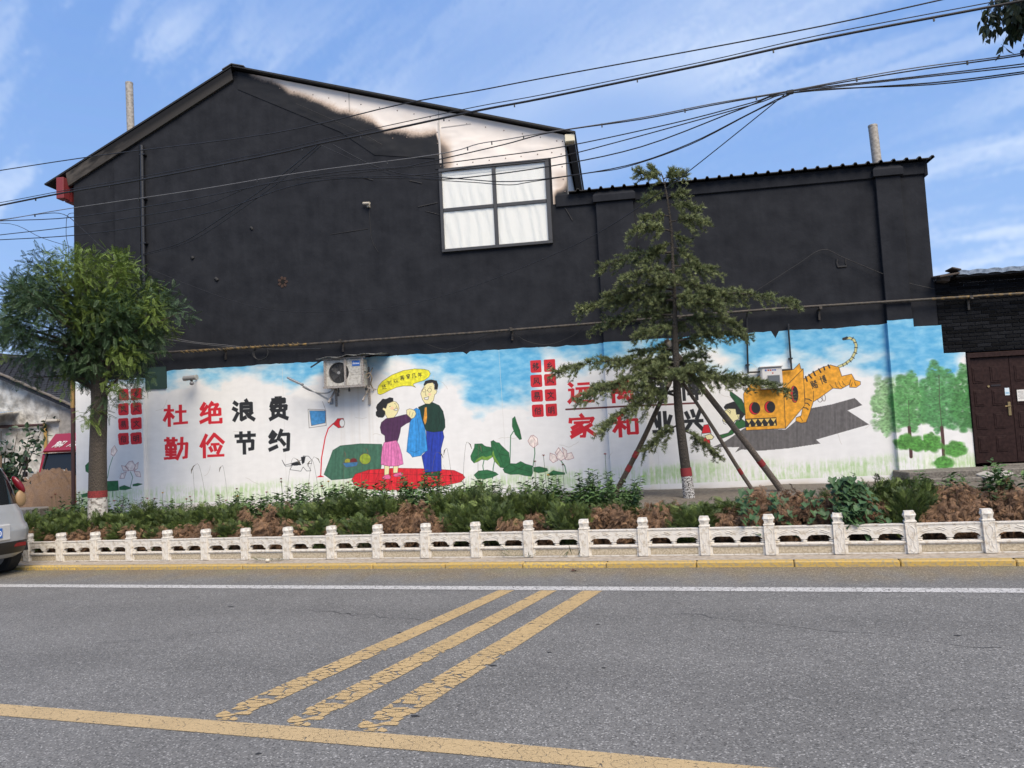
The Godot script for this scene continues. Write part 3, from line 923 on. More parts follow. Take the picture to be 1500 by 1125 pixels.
func make_mural(parent: Node) -> void:
	paint_mural()
	paint_pictures()
	var cuts := [-11.3, -10.28, -9.70, -9.69, -9.22, -0.24, 0.48, 4.84, 4.845, 5.28, 5.29, 5.78, 6.14, -2.6]
	var x := -11.3
	while x < 6.14:
		cuts.append(x)
		x += 0.07
	cuts.sort()
	for side in 2:
		var b := Build.new()
		for i in cuts.size() - 1:
			var x0: float = cuts[i]
			var x1: float = cuts[i + 1]
			var mid := (x0 + x1) * 0.5
			if x1 - x0 < 0.0005 or (mid < -2.6) != (side == 0):
				continue
			var z := wall_front(mid)
			var t0 := mural_top(x0 + 0.0006)
			var t1 := mural_top(x1 - 0.0006)
			var f := func(px: float, py: float) -> Vector2: return Vector2(clampf((px + 11.4) / 8.8 - (0.0 if side == 0 else 1.0), 0.001, 0.999), (3.4 - py) * 100.0 * MK / MH)
			b.quad(Vector3(x0, 0.2, z), Vector3(x1, 0.2, z), Vector3(x1, t1, z), Vector3(x0, t0, z), Vector3.BACK, f.call(x0, 0.32), f.call(x1, 0.32), f.call(x1, t1), f.call(x0, t0))
			if i + 2 < cuts.size():
				var z2 := wall_front(x1 + 0.001)
				if absf(z2 - z) > 0.01:
					b.quad(Vector3(x1, 0.2, z), Vector3(x1, t1, z), Vector3(x1, t1, z2), Vector3(x1, 0.2, z2), Vector3(signf(z - z2), 0, 0), f.call(x1, 0.32), f.call(x1, t1), f.call(x1 + 0.02, t1), f.call(x1 + 0.02, 0.32))
		part("mural", b.mesh(), mural_material(0 if side == 0 else MW / 2), parent, Vector3.ZERO, "left half of the mural with red and black slogan and couple" if side == 0 else "right half of the mural with lotus, tiger and painted trees")

# ------------------------------------------------------------------ ground and road
func strip(s0: float, s1: float, t0: float, t1: float, h0: float, h1: float, step := 2.0, uv_along := 1.0, uv_across := 0.0, uv_shift := 0.0) -> Build:
	var b := Build.new()
	var n := maxi(1, int(ceil((s1 - s0) / step)))
	for i in n:
		var a := lerpf(s0, s1, float(i) / n)
		var e := lerpf(s0, s1, float(i + 1) / n)
		var ua := Vector2(t0, a); var ub := Vector2(t1, a)
		var uc := Vector2(t1, e); var ud := Vector2(t0, e)
		if uv_across > 0.0:
			ua = Vector2(0, a / uv_along + uv_shift); ub = Vector2(uv_across, a / uv_along + uv_shift)
			uc = Vector2(uv_across, e / uv_along + uv_shift); ud = Vector2(0, e / uv_along + uv_shift)
		b.quad(R(a, t0, h0), R(a, t1, h1), R(e, t1, h1), R(e, t0, h0), Vector3.UP, ua, ub, uc, ud)
	return b

func make_ground() -> void:
	# asphalt: bound stones of many greys, with wheel tracks and dust toward the kerb
	var size := 2048
	var stones := cell_bytes(size, 11, 0.15, FastNoiseLite.RETURN_CELL_VALUE, 1.0, false)
	var soft := noise_bytes(size, 12, 0.012, 4)
	var grit := noise_bytes(size, 13, 0.35, 2, FastNoiseLite.TYPE_SIMPLEX_SMOOTH, false)
	var d := PackedByteArray()
	d.resize(size * size * 3)
	for i in size * size:
		var st := stones[i] / 255.0
		var k := 0.188 + 0.03 * (soft[i] / 255.0 - 0.5) + 0.09 * (grit[i] / 255.0 - 0.5)
		if st > 0.85:
			k += (st - 0.85) * 1.7
		elif st < 0.3:
			k -= (0.3 - st) * 0.36
		k = pow(clampf(k, 0.02, 0.6), 1.0 / 2.2) * 255.0
		d[i * 3] = int(k); d[i * 3 + 1] = int(k * 0.99); d[i * 3 + 2] = int(k * 0.965)
	var road_tex := texture_of(Image.create_from_data(size, size, false, Image.FORMAT_RGB8, d))
	# slow changes over the width of the road
	var wide := 512
	var slow := noise_bytes(wide, 14, 0.02, 4)
	var e := PackedByteArray()
	e.resize(wide * wide * 3)
	for y in wide:
		for x in wide:
			var across := -8.6 + 10.0 * x / wide      # t
			var k := 0.92 + 0.09 * (slow[y * wide + x] / 255.0 - 0.5)
			k -= 0.04 * exp(-pow((across + 6.3) / 0.35, 2.0)) + 0.04 * exp(-pow((across + 4.6) / 0.35, 2.0))
			var dust := smoothstep(-7.6, -8.5, across + 0.5 * (slow[((y * 3) & 511) * wide + x] / 255.0 - 0.5))
			e[(y * wide + x) * 3] = int(255.0 * clampf(k * (1.0 + 0.11 * dust), 0.0, 1.0))
			e[(y * wide + x) * 3 + 1] = int(255.0 * clampf(k * (1.0 + 0.01 * dust), 0.0, 1.0))
			e[(y * wide + x) * 3 + 2] = int(255.0 * clampf(k * (1.0 - 0.16 * dust), 0.0, 1.0))
	var slow_tex := texture_of(Image.create_from_data(wide, wide, false, Image.FORMAT_RGB8, e))
	var m := StandardMaterial3D.new()
	m.albedo_texture = road_tex
	m.roughness = 0.88
	m.uv1_scale = Vector3(1.0 / 2.6, 1.0 / 2.6, 1)
	m.detail_enabled = true
	m.detail_blend_mode = BaseMaterial3D.BLEND_MODE_MUL
	m.detail_uv_layer = BaseMaterial3D.DETAIL_UV_2
	m.detail_albedo = slow_tex
	m.normal_enabled = true
	m.normal_texture = bumps(1024, noise_bytes(1024, 15, 0.3, 2), 3.0)
	m.normal_scale = 0.5
	var b := Build.new()
	var uv2 := PackedVector2Array()
	for i in range(-14, 10):
		var s0 := i * 5.0
		var s1 := s0 + 5.0
		b.quad(R(s0, -8.53), R(s0, 1.4), R(s1, 1.4), R(s1, -8.53), Vector3.UP, Vector2(-8.53, s0), Vector2(1.4, s0), Vector2(1.4, s1), Vector2(-8.53, s1))
	for q in b.u:
		uv2.append(Vector2((q.x + 8.6) / 10.0, q.y / 13.0))
	var arr := []
	arr.resize(Mesh.ARRAY_MAX)
	arr[Mesh.ARRAY_VERTEX] = b.v
	arr[Mesh.ARRAY_NORMAL] = b.n
	arr[Mesh.ARRAY_TEX_UV] = b.u
	arr[Mesh.ARRAY_TEX_UV2] = uv2
	var am := ArrayMesh.new()
	am.add_surface_from_arrays(Mesh.PRIMITIVE_TRIANGLES, arr)
	structure("road", am, m)

	# earth: fine near the wall, coarse to the horizon
	var xs := [-600.0, -250.0, -100.0, -60.0, -40.0, -30.0, -25.0]
	var x := -22.0
	while x < 13.0:
		xs.append(x)
		x += 0.4
	xs.append_array([14.0, 18.0, 25.0, 40.0, 60.0, 100.0, 250.0, 600.0])
	var zs := [-600.0, -250.0, -100.0, -60.0, -40.0, -30.0, -24.0, -20.0, -18.0]
	var z := -16.8
	while z < -6.0:
		zs.append(z)
		z += 0.3
	zs.append_array([-5.0, -3.0, 0.0, 3.0, 6.0, 12.0, 25.0, 40.0, 60.0, 100.0, 250.0, 600.0])
	var g := Build.new()
	for i in xs.size() - 1:
		for k in zs.size() - 1:
			var p := []
			var nn := []
			for q in [[0, 0], [1, 0], [1, 1], [0, 1]]:
				var px: float = xs[i + q[0]]
				var pz: float = zs[k + q[1]]
				p.append(Vector3(px, ground_y(px, pz), pz))
				nn.append(Vector3(ground_y(px - 0.15, pz) - ground_y(px + 0.15, pz), 0.3, ground_y(px, pz - 0.15) - ground_y(px, pz + 0.15)).normalized())
			g.tri(p[0], p[1], p[2], nn[0], nn[1], nn[2])
			g.tri(p[0], p[2], p[3], nn[0], nn[2], nn[3])
	structure("ground", g.mesh(), surface(mottle(512, noise_bytes(512, 21, 0.03, 5), Color(0.09, 0.075, 0.06), Color(0.27, 0.235, 0.19), 0.15, 0.9, fine, 0.35), 0.95, Vector3(0.6, 0.6, 0.6), M.grit_bumps, 0.7))

	# painted lines, worn
	M.yellow = worn_paint(Color(0.50, 0.365, 0.19), 31, 0.22, 0.0)
	M.yellow_fray = worn_paint(Color(0.50, 0.355, 0.17), 33, 0.2, 1.0)
	M.white_line = worn_paint(Color(0.56, 0.55, 0.53), 35, 0.6, 0.0)
	structure("edge_line", strip(-60, 40, -7.475, -7.275, 0.004, 0.004, 2.0, 1.6, 0.25).mesh(), M.white_line)
	var cl := Build.new()
	for q in [[-60.0, -40.0, 0.0, 0.0], [-40.0, -20.0, 0.0, 0.0], [-20.0, -8.0, 0.0, 0.0], [-8.0, -1.6, 0.0, 0.0], [-1.6, 0.2, 0.0, 0.06], [0.2, 6.0, 0.06, 0.1], [6.0, 20.0, 0.1, 0.1], [20.0, 40.0, 0.1, 0.1]]:
		cl.quad(R(q[0], -3.645 + q[2], 0.004), R(q[0], -3.455 + q[2], 0.004), R(q[1], -3.455 + q[3], 0.004), R(q[1], -3.645 + q[3], 0.004), Vector3.UP, Vector2(0, q[0] / 1.6), Vector2(0.25, q[0] / 1.6), Vector2(0.25, q[1] / 1.6), Vector2(0, q[1] / 1.6))
	structure("centre_line", cl.mesh(), M.yellow)
	for q in [[-2.83, -2.645, -3.30, -3.06], [-2.385, -2.20, -2.80, -2.565], [-1.955, -1.745, -2.345, -2.085]]:
		var h := Build.new()
		var n := 6
		for i in n:
			var k0 := float(i) / n
			var k1 := float(i + 1) / n
			var f := func(k: float, right: int) -> Vector3: return R(lerpf(q[right], q[2 + right], k), lerpf(-7.27, -3.65, k), 0.004)
			h.quad(f.call(k0, 0), f.call(k0, 1), f.call(k1, 1), f.call(k1, 0), Vector3.UP, Vector2(0, k0 * 0.96), Vector2(0.24, k0 * 0.96), Vector2(0.24, k1 * 0.96), Vector2(0, k1 * 0.96))
		structure("hatch_line", h.mesh(), M.yellow_fray)

	# kerb stones, each with its worn yellow face
	var kerb := Node3D.new()
	kerb.name = "kerb"
	add_child(kerb)
	kerb.set_meta("kind", "structure")
	var ky := surface(mottle(256, noise_bytes(256, 41, 0.06, 4), Color(0.30, 0.255, 0.17), Color(0.52, 0.345, 0.085), 0.22, 0.6), 0.75, Vector3(1.6, 1.6, 1.6), M.grit_bumps, 0.4)
	var kg := surface(mottle(256, noise_bytes(256, 42, 0.08, 4), Color(0.30, 0.25, 0.17), Color(0.62, 0.42, 0.09), 0.3, 0.6), 0.85, Vector3(1.3, 1.3, 1.3), M.grit_bumps, 0.5)
	rng.seed = 5
	for i in range(-30, 22):
		var lift := rng.randf_range(-0.004, 0.006)
		var o := part("kerb_stone", Build.new().box(Vector3.ZERO, Vector3(0.993, 0.16, 0.13), Basis.IDENTITY, 0.012).mesh(), kg if rng.randf() < 0.18 else ky, kerb)
		o.transform = Transform3D(road_basis(), R(i + 0.5, -8.595 + rng.randf_range(-0.006, 0.006), -0.026 + lift))
	var pave := surface(mottle(512, noise_bytes(512, 43, 0.025, 5), Color(0.25, 0.21, 0.165), Color(0.42, 0.37, 0.31), 0.15, 0.7, fine, 0.3), 0.9, Vector3(0.8, 0.8, 0.8), M.grit_bumps, 0.4)
	structure("pavement", strip(-60, 40, -9.2, -8.655, 0.085, 0.055).mesh(), pave)

func worn_paint(col: Color, seed_: int, crack: float, fray: float) -> StandardMaterial3D:
	var w := 512
	var h := 2048
	var edge := FastNoiseLite.new()
	edge.seed = seed_
	edge.noise_type = FastNoiseLite.TYPE_CELLULAR
	edge.cellular_return_type = FastNoiseLite.RETURN_DISTANCE2_SUB
	edge.frequency = 0.0175 if fray > 0.0 else 0.03
	edge.fractal_type = FastNoiseLite.FRACTAL_NONE
	edge.domain_warp_enabled = true
	edge.domain_warp_amplitude = 12.0
	edge.domain_warp_frequency = 0.035
	var cells := FastNoiseLite.new()
	cells.seed = seed_
	cells.noise_type = FastNoiseLite.TYPE_CELLULAR
	cells.cellular_return_type = FastNoiseLite.RETURN_CELL_VALUE
	cells.frequency = edge.frequency
	cells.fractal_type = FastNoiseLite.FRACTAL_NONE
	cells.domain_warp_enabled = true
	cells.domain_warp_amplitude = 12.0
	cells.domain_warp_frequency = 0.035
	var d := PackedByteArray()
	d.resize(w * h * 4)
	var c := col.linear_to_srgb()
	for y in h:
		# fray: the paint breaks into loose flakes towards the end of the stripe
		var wear := 0.0
		if fray > 0.0:
			wear = clampf((float(y) / h - 0.45) * 1.9, 0.0, 1.0)
		for x in w:
			var i := y * w + x
			var px := x * 1.0
			var py := y * (1.9 if fray > 0.0 else 0.5)
			var n := blotch[((x * 2) & 511) + 512 * (y & 511)] / 255.0
			var n2 := fine[(x & 511) + 512 * (y & 511)] / 255.0
			var k := edge.get_noise_2d(px, py) + 1.0          # 0 on a crack
			var limit := crack * (0.05 + 0.6 * maxf(n - 0.42, 0.0)) + (0.012 + 0.075 * wear) * fray
			var on := k > limit
			if fray > 0.0 and wear > 0.0:
				var cv := cells.get_noise_2d(px, py) * 0.5 + 0.5
				var side := absf(fmod(float(x) / w, 0.24) / 0.24 - 0.5)
				if cv < pow(wear, 3.0) * 0.3 + (0.05 + 0.5 * wear) * maxf(0.0, side - 0.3) * 2.0:
					on = false
			var rim := absf(fmod(float(x) / w, 0.24 if fray > 0.0 else 0.25) / (0.24 if fray > 0.0 else 0.25) - 0.5)
			if rim > 0.465 - 0.12 * maxf(n2 - 0.45, 0.0) - 0.05 * maxf(n - 0.5, 0.0):
				on = false
			if n2 > 0.66 and n > 0.46 + 0.1 * sin(y * 0.01):
				on = false
			var f := 0.9 + 0.16 * n
			d[i * 4] = int(minf(c.r * f, 1.0) * 255.0); d[i * 4 + 1] = int(minf(c.g * f, 1.0) * 255.0); d[i * 4 + 2] = int(minf(c.b * f, 1.0) * 255.0)
			d[i * 4 + 3] = 255 if on else 0
	var m := StandardMaterial3D.new()
	m.albedo_texture = texture_of(Image.create_from_data(w, h, false, Image.FORMAT_RGBA8, d))
	m.transparency = BaseMaterial3D.TRANSPARENCY_ALPHA_SCISSOR
	m.alpha_scissor_threshold = 0.5
	m.roughness = 0.75
	return m

# ------------------------------------------------------------------ white balustrade
const POST_S := -10.717
const POST_STEP := 0.6995
const POST_T := -8.91

func make_balustrade() -> void:
	var old := surface(mottle(512, noise_bytes(512, 51, 0.02, 5), Color(0.44, 0.37, 0.28), Color(0.70, 0.665, 0.60), 0.12, 0.46, fine, 0.06), 0.8, Vector3(1.4, 1.4, 1.4), M.grit_bumps, 0.5)
	var dirty := surface(mottle(512, noise_bytes(512, 52, 0.035, 5), Color(0.30, 0.23, 0.145), Color(0.64, 0.56, 0.42), 0.2, 0.65, fine, 0.4), 0.9, Vector3(1.7, 1.7, 1.7), M.grit_bumps, 1.0)
	var o := thing("balustrade", "low white cast concrete balustrade with square posts along the planting strip", "balustrade", R(POST_S, POST_T, 0.07))
	o.basis = road_basis()
	# the post: body, neck, faceted head, and a raised long lozenge on its face
	var body := Build.new()
	body.box(Vector3(0, 0.16, 0), Vector3(0.112, 0.32, 0.112), Basis.IDENTITY, 0.006)
	var head := Build.new()
	head.box(Vector3(0, 0.329, 0), Vector3(0.118, 0.018, 0.118), Basis.IDENTITY, 0.004)
	head.box(Vector3(0, 0.346, 0), Vector3(0.092, 0.02, 0.092))
	var lo := 0.354
	var hi := 0.436
	var r := 0.055
	var ring := [Vector3(r, 0, r), Vector3(-r, 0, r), Vector3(-r, 0, -r), Vector3(r, 0, -r)]
	var mid := (lo + hi) * 0.5
	for k in 4:
		var a: Vector3 = ring[k]
		var b: Vector3 = ring[(k + 1) % 4]
		var face := (a + b) * 0.5
		var out := face.normalized()
		var peak := face + out * 0.012 + Vector3(0, mid, 0)
		var low := face * 0.86 + Vector3(0, lo, 0)
		var top := face * 0.86 + Vector3(0, hi, 0)
		var ca := a * 0.94 + Vector3(0, mid, 0)
		var cb := b * 0.94 + Vector3(0, mid, 0)
		head.flat(peak, low, ca, out); head.flat(peak, low, cb, out); head.flat(peak, top, ca, out); head.flat(peak, top, cb, out)
		head.flat(low, ca, a * 0.8 + Vector3(0, lo, 0), out + Vector3(0, -1, 0)); head.flat(low, cb, b * 0.8 + Vector3(0, lo, 0), out + Vector3(0, -1, 0))
		head.flat(top, ca, a * 0.84 + Vector3(0, hi, 0), out); head.flat(top, cb, b * 0.84 + Vector3(0, hi, 0), out)
	var t4 := []
	for k in 4:
		t4.append(ring[k] * 0.86 + Vector3(0, hi, 0))
	head.quad(t4[0], t4[1], t4[2], t4[3], Vector3.UP)
	var relief := Build.new()
	for q in [[[0, 0.29], [0.03, 0.255], [0.03, 0.2], [0, 0.135], [-0.03, 0.2], [-0.03, 0.255], [0, 0.29]], [[-0.022, 0.12], [0.022, 0.12]], [[-0.012, 0.135], [-0.012, 0.08], [-0.03, 0.045], [0, 0.018], [0.03, 0.045], [0.012, 0.08], [0.012, 0.135]]]:
		for i in q.size() - 1:
			relief.tube([Vector3(q[i][0], q[i][1], 0.0555), Vector3(q[i + 1][0], q[i + 1][1], 0.0555)], [0.0048], 5)
	for sx in [-1.0, 1.0]:
		relief.box(Vector3(sx * 0.0505, 0.16, 0.056), Vector3(0.006, 0.3, 0.006))
	var mb := body.mesh()
	var mh := head.mesh()
	var mr := relief.mesh()
	# the panel between two posts: rail with bracket corners, small vases, sill, sunk plinth field
	var w := POST_STEP - 0.112
	var rail_outline := PackedVector2Array()
	var half := w * 0.5
	var shape := [[-half, 0.298], [half, 0.298], [half, 0.165], [half - 0.022, 0.165], [half - 0.022, 0.178], [half - 0.036, 0.188], [half - 0.042, 0.197], [half - 0.06, 0.202], [half - 0.066, 0.208], [0.072, 0.208], [0.066, 0.202], [0.05, 0.197], [0.044, 0.188], [0.034, 0.178], [0.034, 0.165], [-0.034, 0.165], [-0.034, 0.178], [-0.044, 0.188], [-0.05, 0.197], [-0.066, 0.202], [-0.072, 0.208], [-half + 0.066, 0.208], [-half + 0.06, 0.202], [-half + 0.042, 0.197], [-half + 0.036, 0.188], [-half + 0.022, 0.178], [-half + 0.022, 0.165], [-half, 0.165]]
	for q in shape:
		rail_outline.append(Vector2(q[0], q[1]))
	var rail := Build.new().prism(Vector3(0, 0, 0.032), rail_outline, 0.064)
	rail.box(Vector3(0, 0.301, 0), Vector3(w - 0.002, 0.012, 0.078))
	var orn := Build.new()
	for sx in [-1.0, 1.0]:
		for q in [[[0.03, 0.245], [0.06, 0.262], [0.1, 0.27]], [[0.045, 0.232], [0.075, 0.245], [0.12, 0.255]], [[half - 0.03, 0.232], [half - 0.07, 0.25], [half - 0.12, 0.262]], [[half - 0.05, 0.225], [half - 0.1, 0.24], [half - 0.13, 0.245]]]:
			for i in q.size() - 1:
				orn.tube([Vector3(sx * q[i][0], q[i][1], 0.033), Vector3(sx * q[i + 1][0], q[i + 1][1], 0.033)], [0.005], 5)
	var vase := Build.new().lathe(Vector3(0, 0.13, 0), [Vector2(0.022, 0), Vector2(0.031, 0.006), Vector2(0.033, 0.014), Vector2(0.023, 0.023), Vector2(0.02, 0.027), Vector2(0.034, 0.031), Vector2(0.034, 0.038)], 12)
	var sill := Build.new()
	sill.box(Vector3(0, 0.118, 0), Vector3(w, 0.026, 0.084), Basis.IDENTITY, 0.005)
	sill.box(Vector3(0, 0.053, -0.008), Vector3(w, 0.108, 0.05))
	sill.box(Vector3(0, 0.099, 0.021), Vector3(w, 0.012, 0.012))
	sill.box(Vector3(0, 0.006, 0.021), Vector3(w, 0.012, 0.012))
	for sx in [-1.0, 1.0]:
		sill.box(Vector3(sx * (half - 0.012), 0.0525, 0.021), Vector3(0.024, 0.08, 0.012))
	var field := Build.new()
	field.box(Vector3(0, 0.0525, 0.02), Vector3(w - 0.06, 0.064, 0.005), Basis.IDENTITY, 0.002)
	field.box(Vector3(0, 0.053, 0.0185), Vector3(w - 0.05, 0.076, 0.003))
	var mrail := rail.mesh(); var morn := orn.mesh(); var mv := vase.mesh(); var ms := sill.mesh(); var mf := field.mesh()
	var down := -0.0
	rng.seed = 77
	for i in range(-3, 24):
		var px := i * POST_STEP
		var p := part("post", mb, old, o, Vector3(px, down, 0))
		p.rotation = Vector3(rng.randf_range(-0.012, 0.012), rng.randf_range(-0.02, 0.02), rng.randf_range(-0.014, 0.014))
		part("head", mh, old, p)
		part("relief", mr, old, p).set_meta("kind", "stuff")
		var q := part("panel", mrail, old, o, Vector3(px + POST_STEP * 0.5, down, 0))
		q.rotation = Vector3(0, 0, rng.randf_range(-0.006, 0.006))
		part("carving", morn, old, q).set_meta("kind", "stuff")
		part("sill", ms, old, q)
		part("plinth_field", mf, dirty, q)
		for sx in [-half + 0.014, 0.0, half - 0.014]:
			part("small_vase", mv, old, q, Vector3(sx, 0, 0))

# ------------------------------------------------------------------ black building
# noise drawn out downwards, as rain leaves it on a wall
func drips(seed_: int) -> PackedByteArray:
	var f := FastNoiseLite.new()
	f.seed = seed_
	f.frequency = 0.03
	f.fractal_octaves = 4
	var im := f.get_seamless_image(1024, 96)
	im.convert(Image.FORMAT_L8)
	im.resize(1024, 1024, Image.INTERPOLATE_CUBIC)
	return im.get_data()

func wall_paint() -> StandardMaterial3D:
	var m := surface(mottle(1024, noise_bytes(1024, 61, 0.008, 5), Color(0.0165, 0.0180, 0.0225), Color(0.029, 0.031, 0.037), 0.1, 0.9, drips(62), 0.25), 0.85, Vector3(0.22, 0.22, 0.22), bumps(1024, M.plaster, 4.0), 0.3)
	m.metallic_specular = 0.2
	return m

# white sheet over which black paint was sprayed: how black the spot (x, y) is
func soot(x: float, y: float) -> float:
	var n := blotch[(int(x * 46.0 + 900.0) & 511) + 512 * (int(y * 46.0) & 511)] / 255.0
	var n2 := fine[(int(x * 90.0 + 900.0) & 511) + 512 * (int(y * 90.0) & 511)] / 255.0
	var line := 0.0
	for q in [[-7.7, 9.6, -7.0, 9.12], [-7.0, 9.12, -6.72, 8.95], [-6.72, 8.95, -6.35, 8.74], [-6.35, 8.74, -5.9, 8.5], [-5.9, 8.5, -5.3, 8.2], [-5.3, 8.2, -4.63, 7.92], [-4.63, 7.92, -4.37, 7.66], [-4.37, 7.66, -3.85, 7.58], [-3.85, 7.58, -3.32, 7.56], [-3.32, 7.56, -3.2, 7.0], [-3.2, 7.0, -3.15, 5.0]]:
		if x >= q[0] and x < q[2]:
			line = lerpf(q[1], q[3], (x - q[0]) / (q[2] - q[0]))
	if x >= -3.18:
		line = 5.0
	var soft := 0.17 + 0.2 * n
	var k := smoothstep(line + soft, line - 0.04, y + (n - 0.5) * 0.28 + (n2 - 0.5) * 0.05)
	# overspray down the edge left of the window and at the lower right corner
	k = maxf(k, 0.75 * smoothstep(-2.95, -3.3, x + (n - 0.5) * 0.3) * smoothstep(7.75, 7.3, y))
	k = maxf(k, smoothstep(6.36, 6.1, y + (n - 0.5) * 0.3 - maxf(0.0, x + 1.0) * 0.35) * smoothstep(-1.12, -0.95, x))
	k = maxf(k, 0.35 * smoothstep(6.75, 6.4, y) * smoothstep(-1.1, -0.9, x))
	if x < -6.6:
		k = maxf(k, 0.8 * smoothstep(-6.6, -7.3, x + (n - 0.5) * 0.9))
	return clampf(k, 0.0, 1.0)

func make_black_building() -> void:
	var b := thing("black_building", "black painted gabled building with flat hall beside it and mural along its foot", "building", Vector3(0, 0, WALL_Z))
	var at := Vector3(0, 0, -WALL_Z)        # parts are written in world metres
	M.black = wall_paint()
	M.dark_metal = paint(0.016, 0.0155, 0.0155, 0.6, 0.2)
	# gable block
	var g := Build.new().prism(Vector3(0, 0, WALL_Z), PackedVector2Array([Vector2(-11.3, -0.4), Vector2(-0.77, -0.4), Vector2(-0.77, 7.31), Vector2(-7.55, 9.405), Vector2(-11.3, 7.50)]), 5.8)
	part("gable_wall", g.mesh(), M.black, b, at)
	var hall := Build.new()
	hall.box(Vector3(2.475, 2.85, WALL_Z - 4.0), Vector3(6.49, 6.5, 8.0))
	part("hall_wall", hall.mesh(), M.black, b, at)
	var band := Build.new()
	band.box(Vector3(2.37, 6.0, WALL_Z + 0.021), Vector3(6.74, 0.235, 0.042), Basis.IDENTITY, 0.01)
	band.box(Vector3(5.74, 6.0, WALL_Z - 0.5), Vector3(0.06, 0.3, 1.1), Basis.IDENTITY, 0.01)
	part("parapet_band", band.mesh(), M.black, b, at)
	# pilasters with sloped caps
	for q in [[-10.28, -9.70, 7.95], [-0.24, 0.48, 5.90], [4.84, 5.28, 5.90]]:
		var p := Build.new()
		var w: float = q[1] - q[0]
		var cx: float = (q[0] + q[1]) * 0.5
		if q[0] < -5.0:
			p.prism(Vector3(0, 0, WALL_Z + 0.1), PackedVector2Array([Vector2(q[0] + 0.006, -0.4), Vector2(q[1] - 0.006, -0.4), Vector2(q[1] - 0.006, 8.0), Vector2(q[0] + 0.006, 7.66)]), 0.1, Basis.IDENTITY, Vector2.ZERO, Vector2.ZERO, false)
			part("pilaster", p.mesh(), M.black, b, at)
			continue
		p.box(Vector3(cx, 2.74, WALL_Z + 0.05), Vector3(w - 0.012, 6.28, 0.1), Basis.IDENTITY, 0.008)
		var pl := part("pilaster", p.mesh(), M.black, b, at)
		var c := Build.new()
		var y0 := 5.885
		var lowr := [Vector3(cx - w * 0.5 - 0.04, y0, WALL_Z + 0.15), Vector3(cx + w * 0.5 + 0.04, y0, WALL_Z + 0.15)]
		var midr := [lowr[0] + Vector3(0, 0.12, 0), lowr[1] + Vector3(0, 0.12, 0)]
		var topr := [Vector3(cx - w * 0.5 + 0.05, y0 + 0.25, WALL_Z + 0.045), Vector3(cx + w * 0.5 - 0.05, y0 + 0.25, WALL_Z + 0.045)]
		var back := Vector3(0, 0, -0.2)
		c.quad(lowr[0], lowr[1], midr[1], midr[0], Vector3.BACK)
		c.quad(midr[0], midr[1], topr[1], topr[0], Vector3(0, 1, 1))
		for e in 2:
			var out := Vector3(-1 if e == 0 else 1, 0.2, 0)
			c.quad(lowr[e], midr[e], midr[e] + back, lowr[e] + back, out)
			c.quad(midr[e], topr[e], topr[e] + back, midr[e] + back, out)
		c.quad(lowr[0], lowr[1], lowr[1] + back, lowr[0] + back, Vector3.DOWN)
		c.quad(topr[0], topr[1], topr[1] + back, topr[0] + back, Vector3.UP)
		part("cap", c.mesh(), M.black, pl)
	# gable roof: two thin steel slopes with folded edges
	var roof := Build.new()
	for q in [[Vector2(-7.56, 9.43), Vector2(-11.86, 7.33)], [Vector2(-7.54, 9.43), Vector2(-0.55, 7.27)]]:
		var a: Vector2 = q[0]
		var e: Vector2 = q[1]
		var d: Vector2 = (e - a).normalized()
		var up := Vector2(-d.y, d.x) * signf(d.x)
		roof.prism(Vector3(0, 0, WALL_Z + 0.15), PackedVector2Array([a, e, e + up * 0.035, a + up * 0.035]), 6.3)
	part("gable_roof", roof.mesh(), M.dark_metal, b, at)
	var ridge := Build.new().prism(Vector3(0, 0, WALL_Z + 0.17), PackedVector2Array([Vector2(-7.76, 9.375), Vector2(-7.55, 9.475), Vector2(-7.28, 9.40), Vector2(-7.28, 9.415), Vector2(-7.55, 9.495), Vector2(-7.76, 9.395)]), 6.34)
	part("ridge_cap", ridge.mesh(), paint(0.09, 0.085, 0.08, 0.5, 0.3), b, at)
	# barge board under the left slope, once pale, sprayed black towards the ridge
	var im := Image.create(256, 32, false, Image.FORMAT_RGB8)
	for x in 256:
		for y in 32:
			var n := blotch[(x * 2) + 512 * (y * 4)] / 255.0
			var k := smoothstep(-0.1, 0.34, float(x) / 256.0 + (n - 0.5) * 0.5) * (0.6 + 0.5 * smoothstep(26.0, 4.0, float(y)))
			im.set_pixel(x, y, Color(0.13, 0.115, 0.10).lerp(Color(0.018, 0.0175, 0.018), clampf(k, 0.0, 1.0)).linear_to_srgb())
	var mb := StandardMaterial3D.new()
	mb.albedo_texture = texture_of(im)
	mb.roughness = 0.45
	mb.metallic = 0.2
	var barge := Build.new()
	var l0 := Vector3(-11.38, 7.55, WALL_Z + 0.13); var l1 := Vector3(-7.58, 9.405, WALL_Z + 0.13)
	var l2 := Vector3(-7.58, 9.2, WALL_Z + 0.06); var l3 := Vector3(-11.38, 7.01, WALL_Z + 0.06)
	l3.y = 7.3
	barge.quad(l3, l2, l1, l0, Vector3(0, -0.3, 1), Vector2(0.01, 0.98), Vector2(0.99, 0.98), Vector2(0.99, 0.02), Vector2(0.01, 0.02))
	barge.quad(l3, l2, l2 + Vector3(0, 0, -0.06), l3 + Vector3(0, 0, -0.06), Vector3(0, -1, 0), Vector2(0.01, 0.98), Vector2(0.99, 0.98), Vector2(0.99, 0.98), Vector2(0.01, 0.98))
	part("barge_board", barge.mesh(), mb, b, at)
	var red := Build.new().box(Vector3(-11.47, 7.22, WALL_Z + 0.1), Vector3(0.17, 0.46, 0.2), Basis.IDENTITY, 0.01)
	red.box(Vector3(-11.47, 7.2, WALL_Z - 2.8), Vector3(0.15, 0.42, 5.5))
	part("eave_box", red.mesh(), paint(0.2, 0.028, 0.03, 0.5), b, at, "red painted box at the left eave")
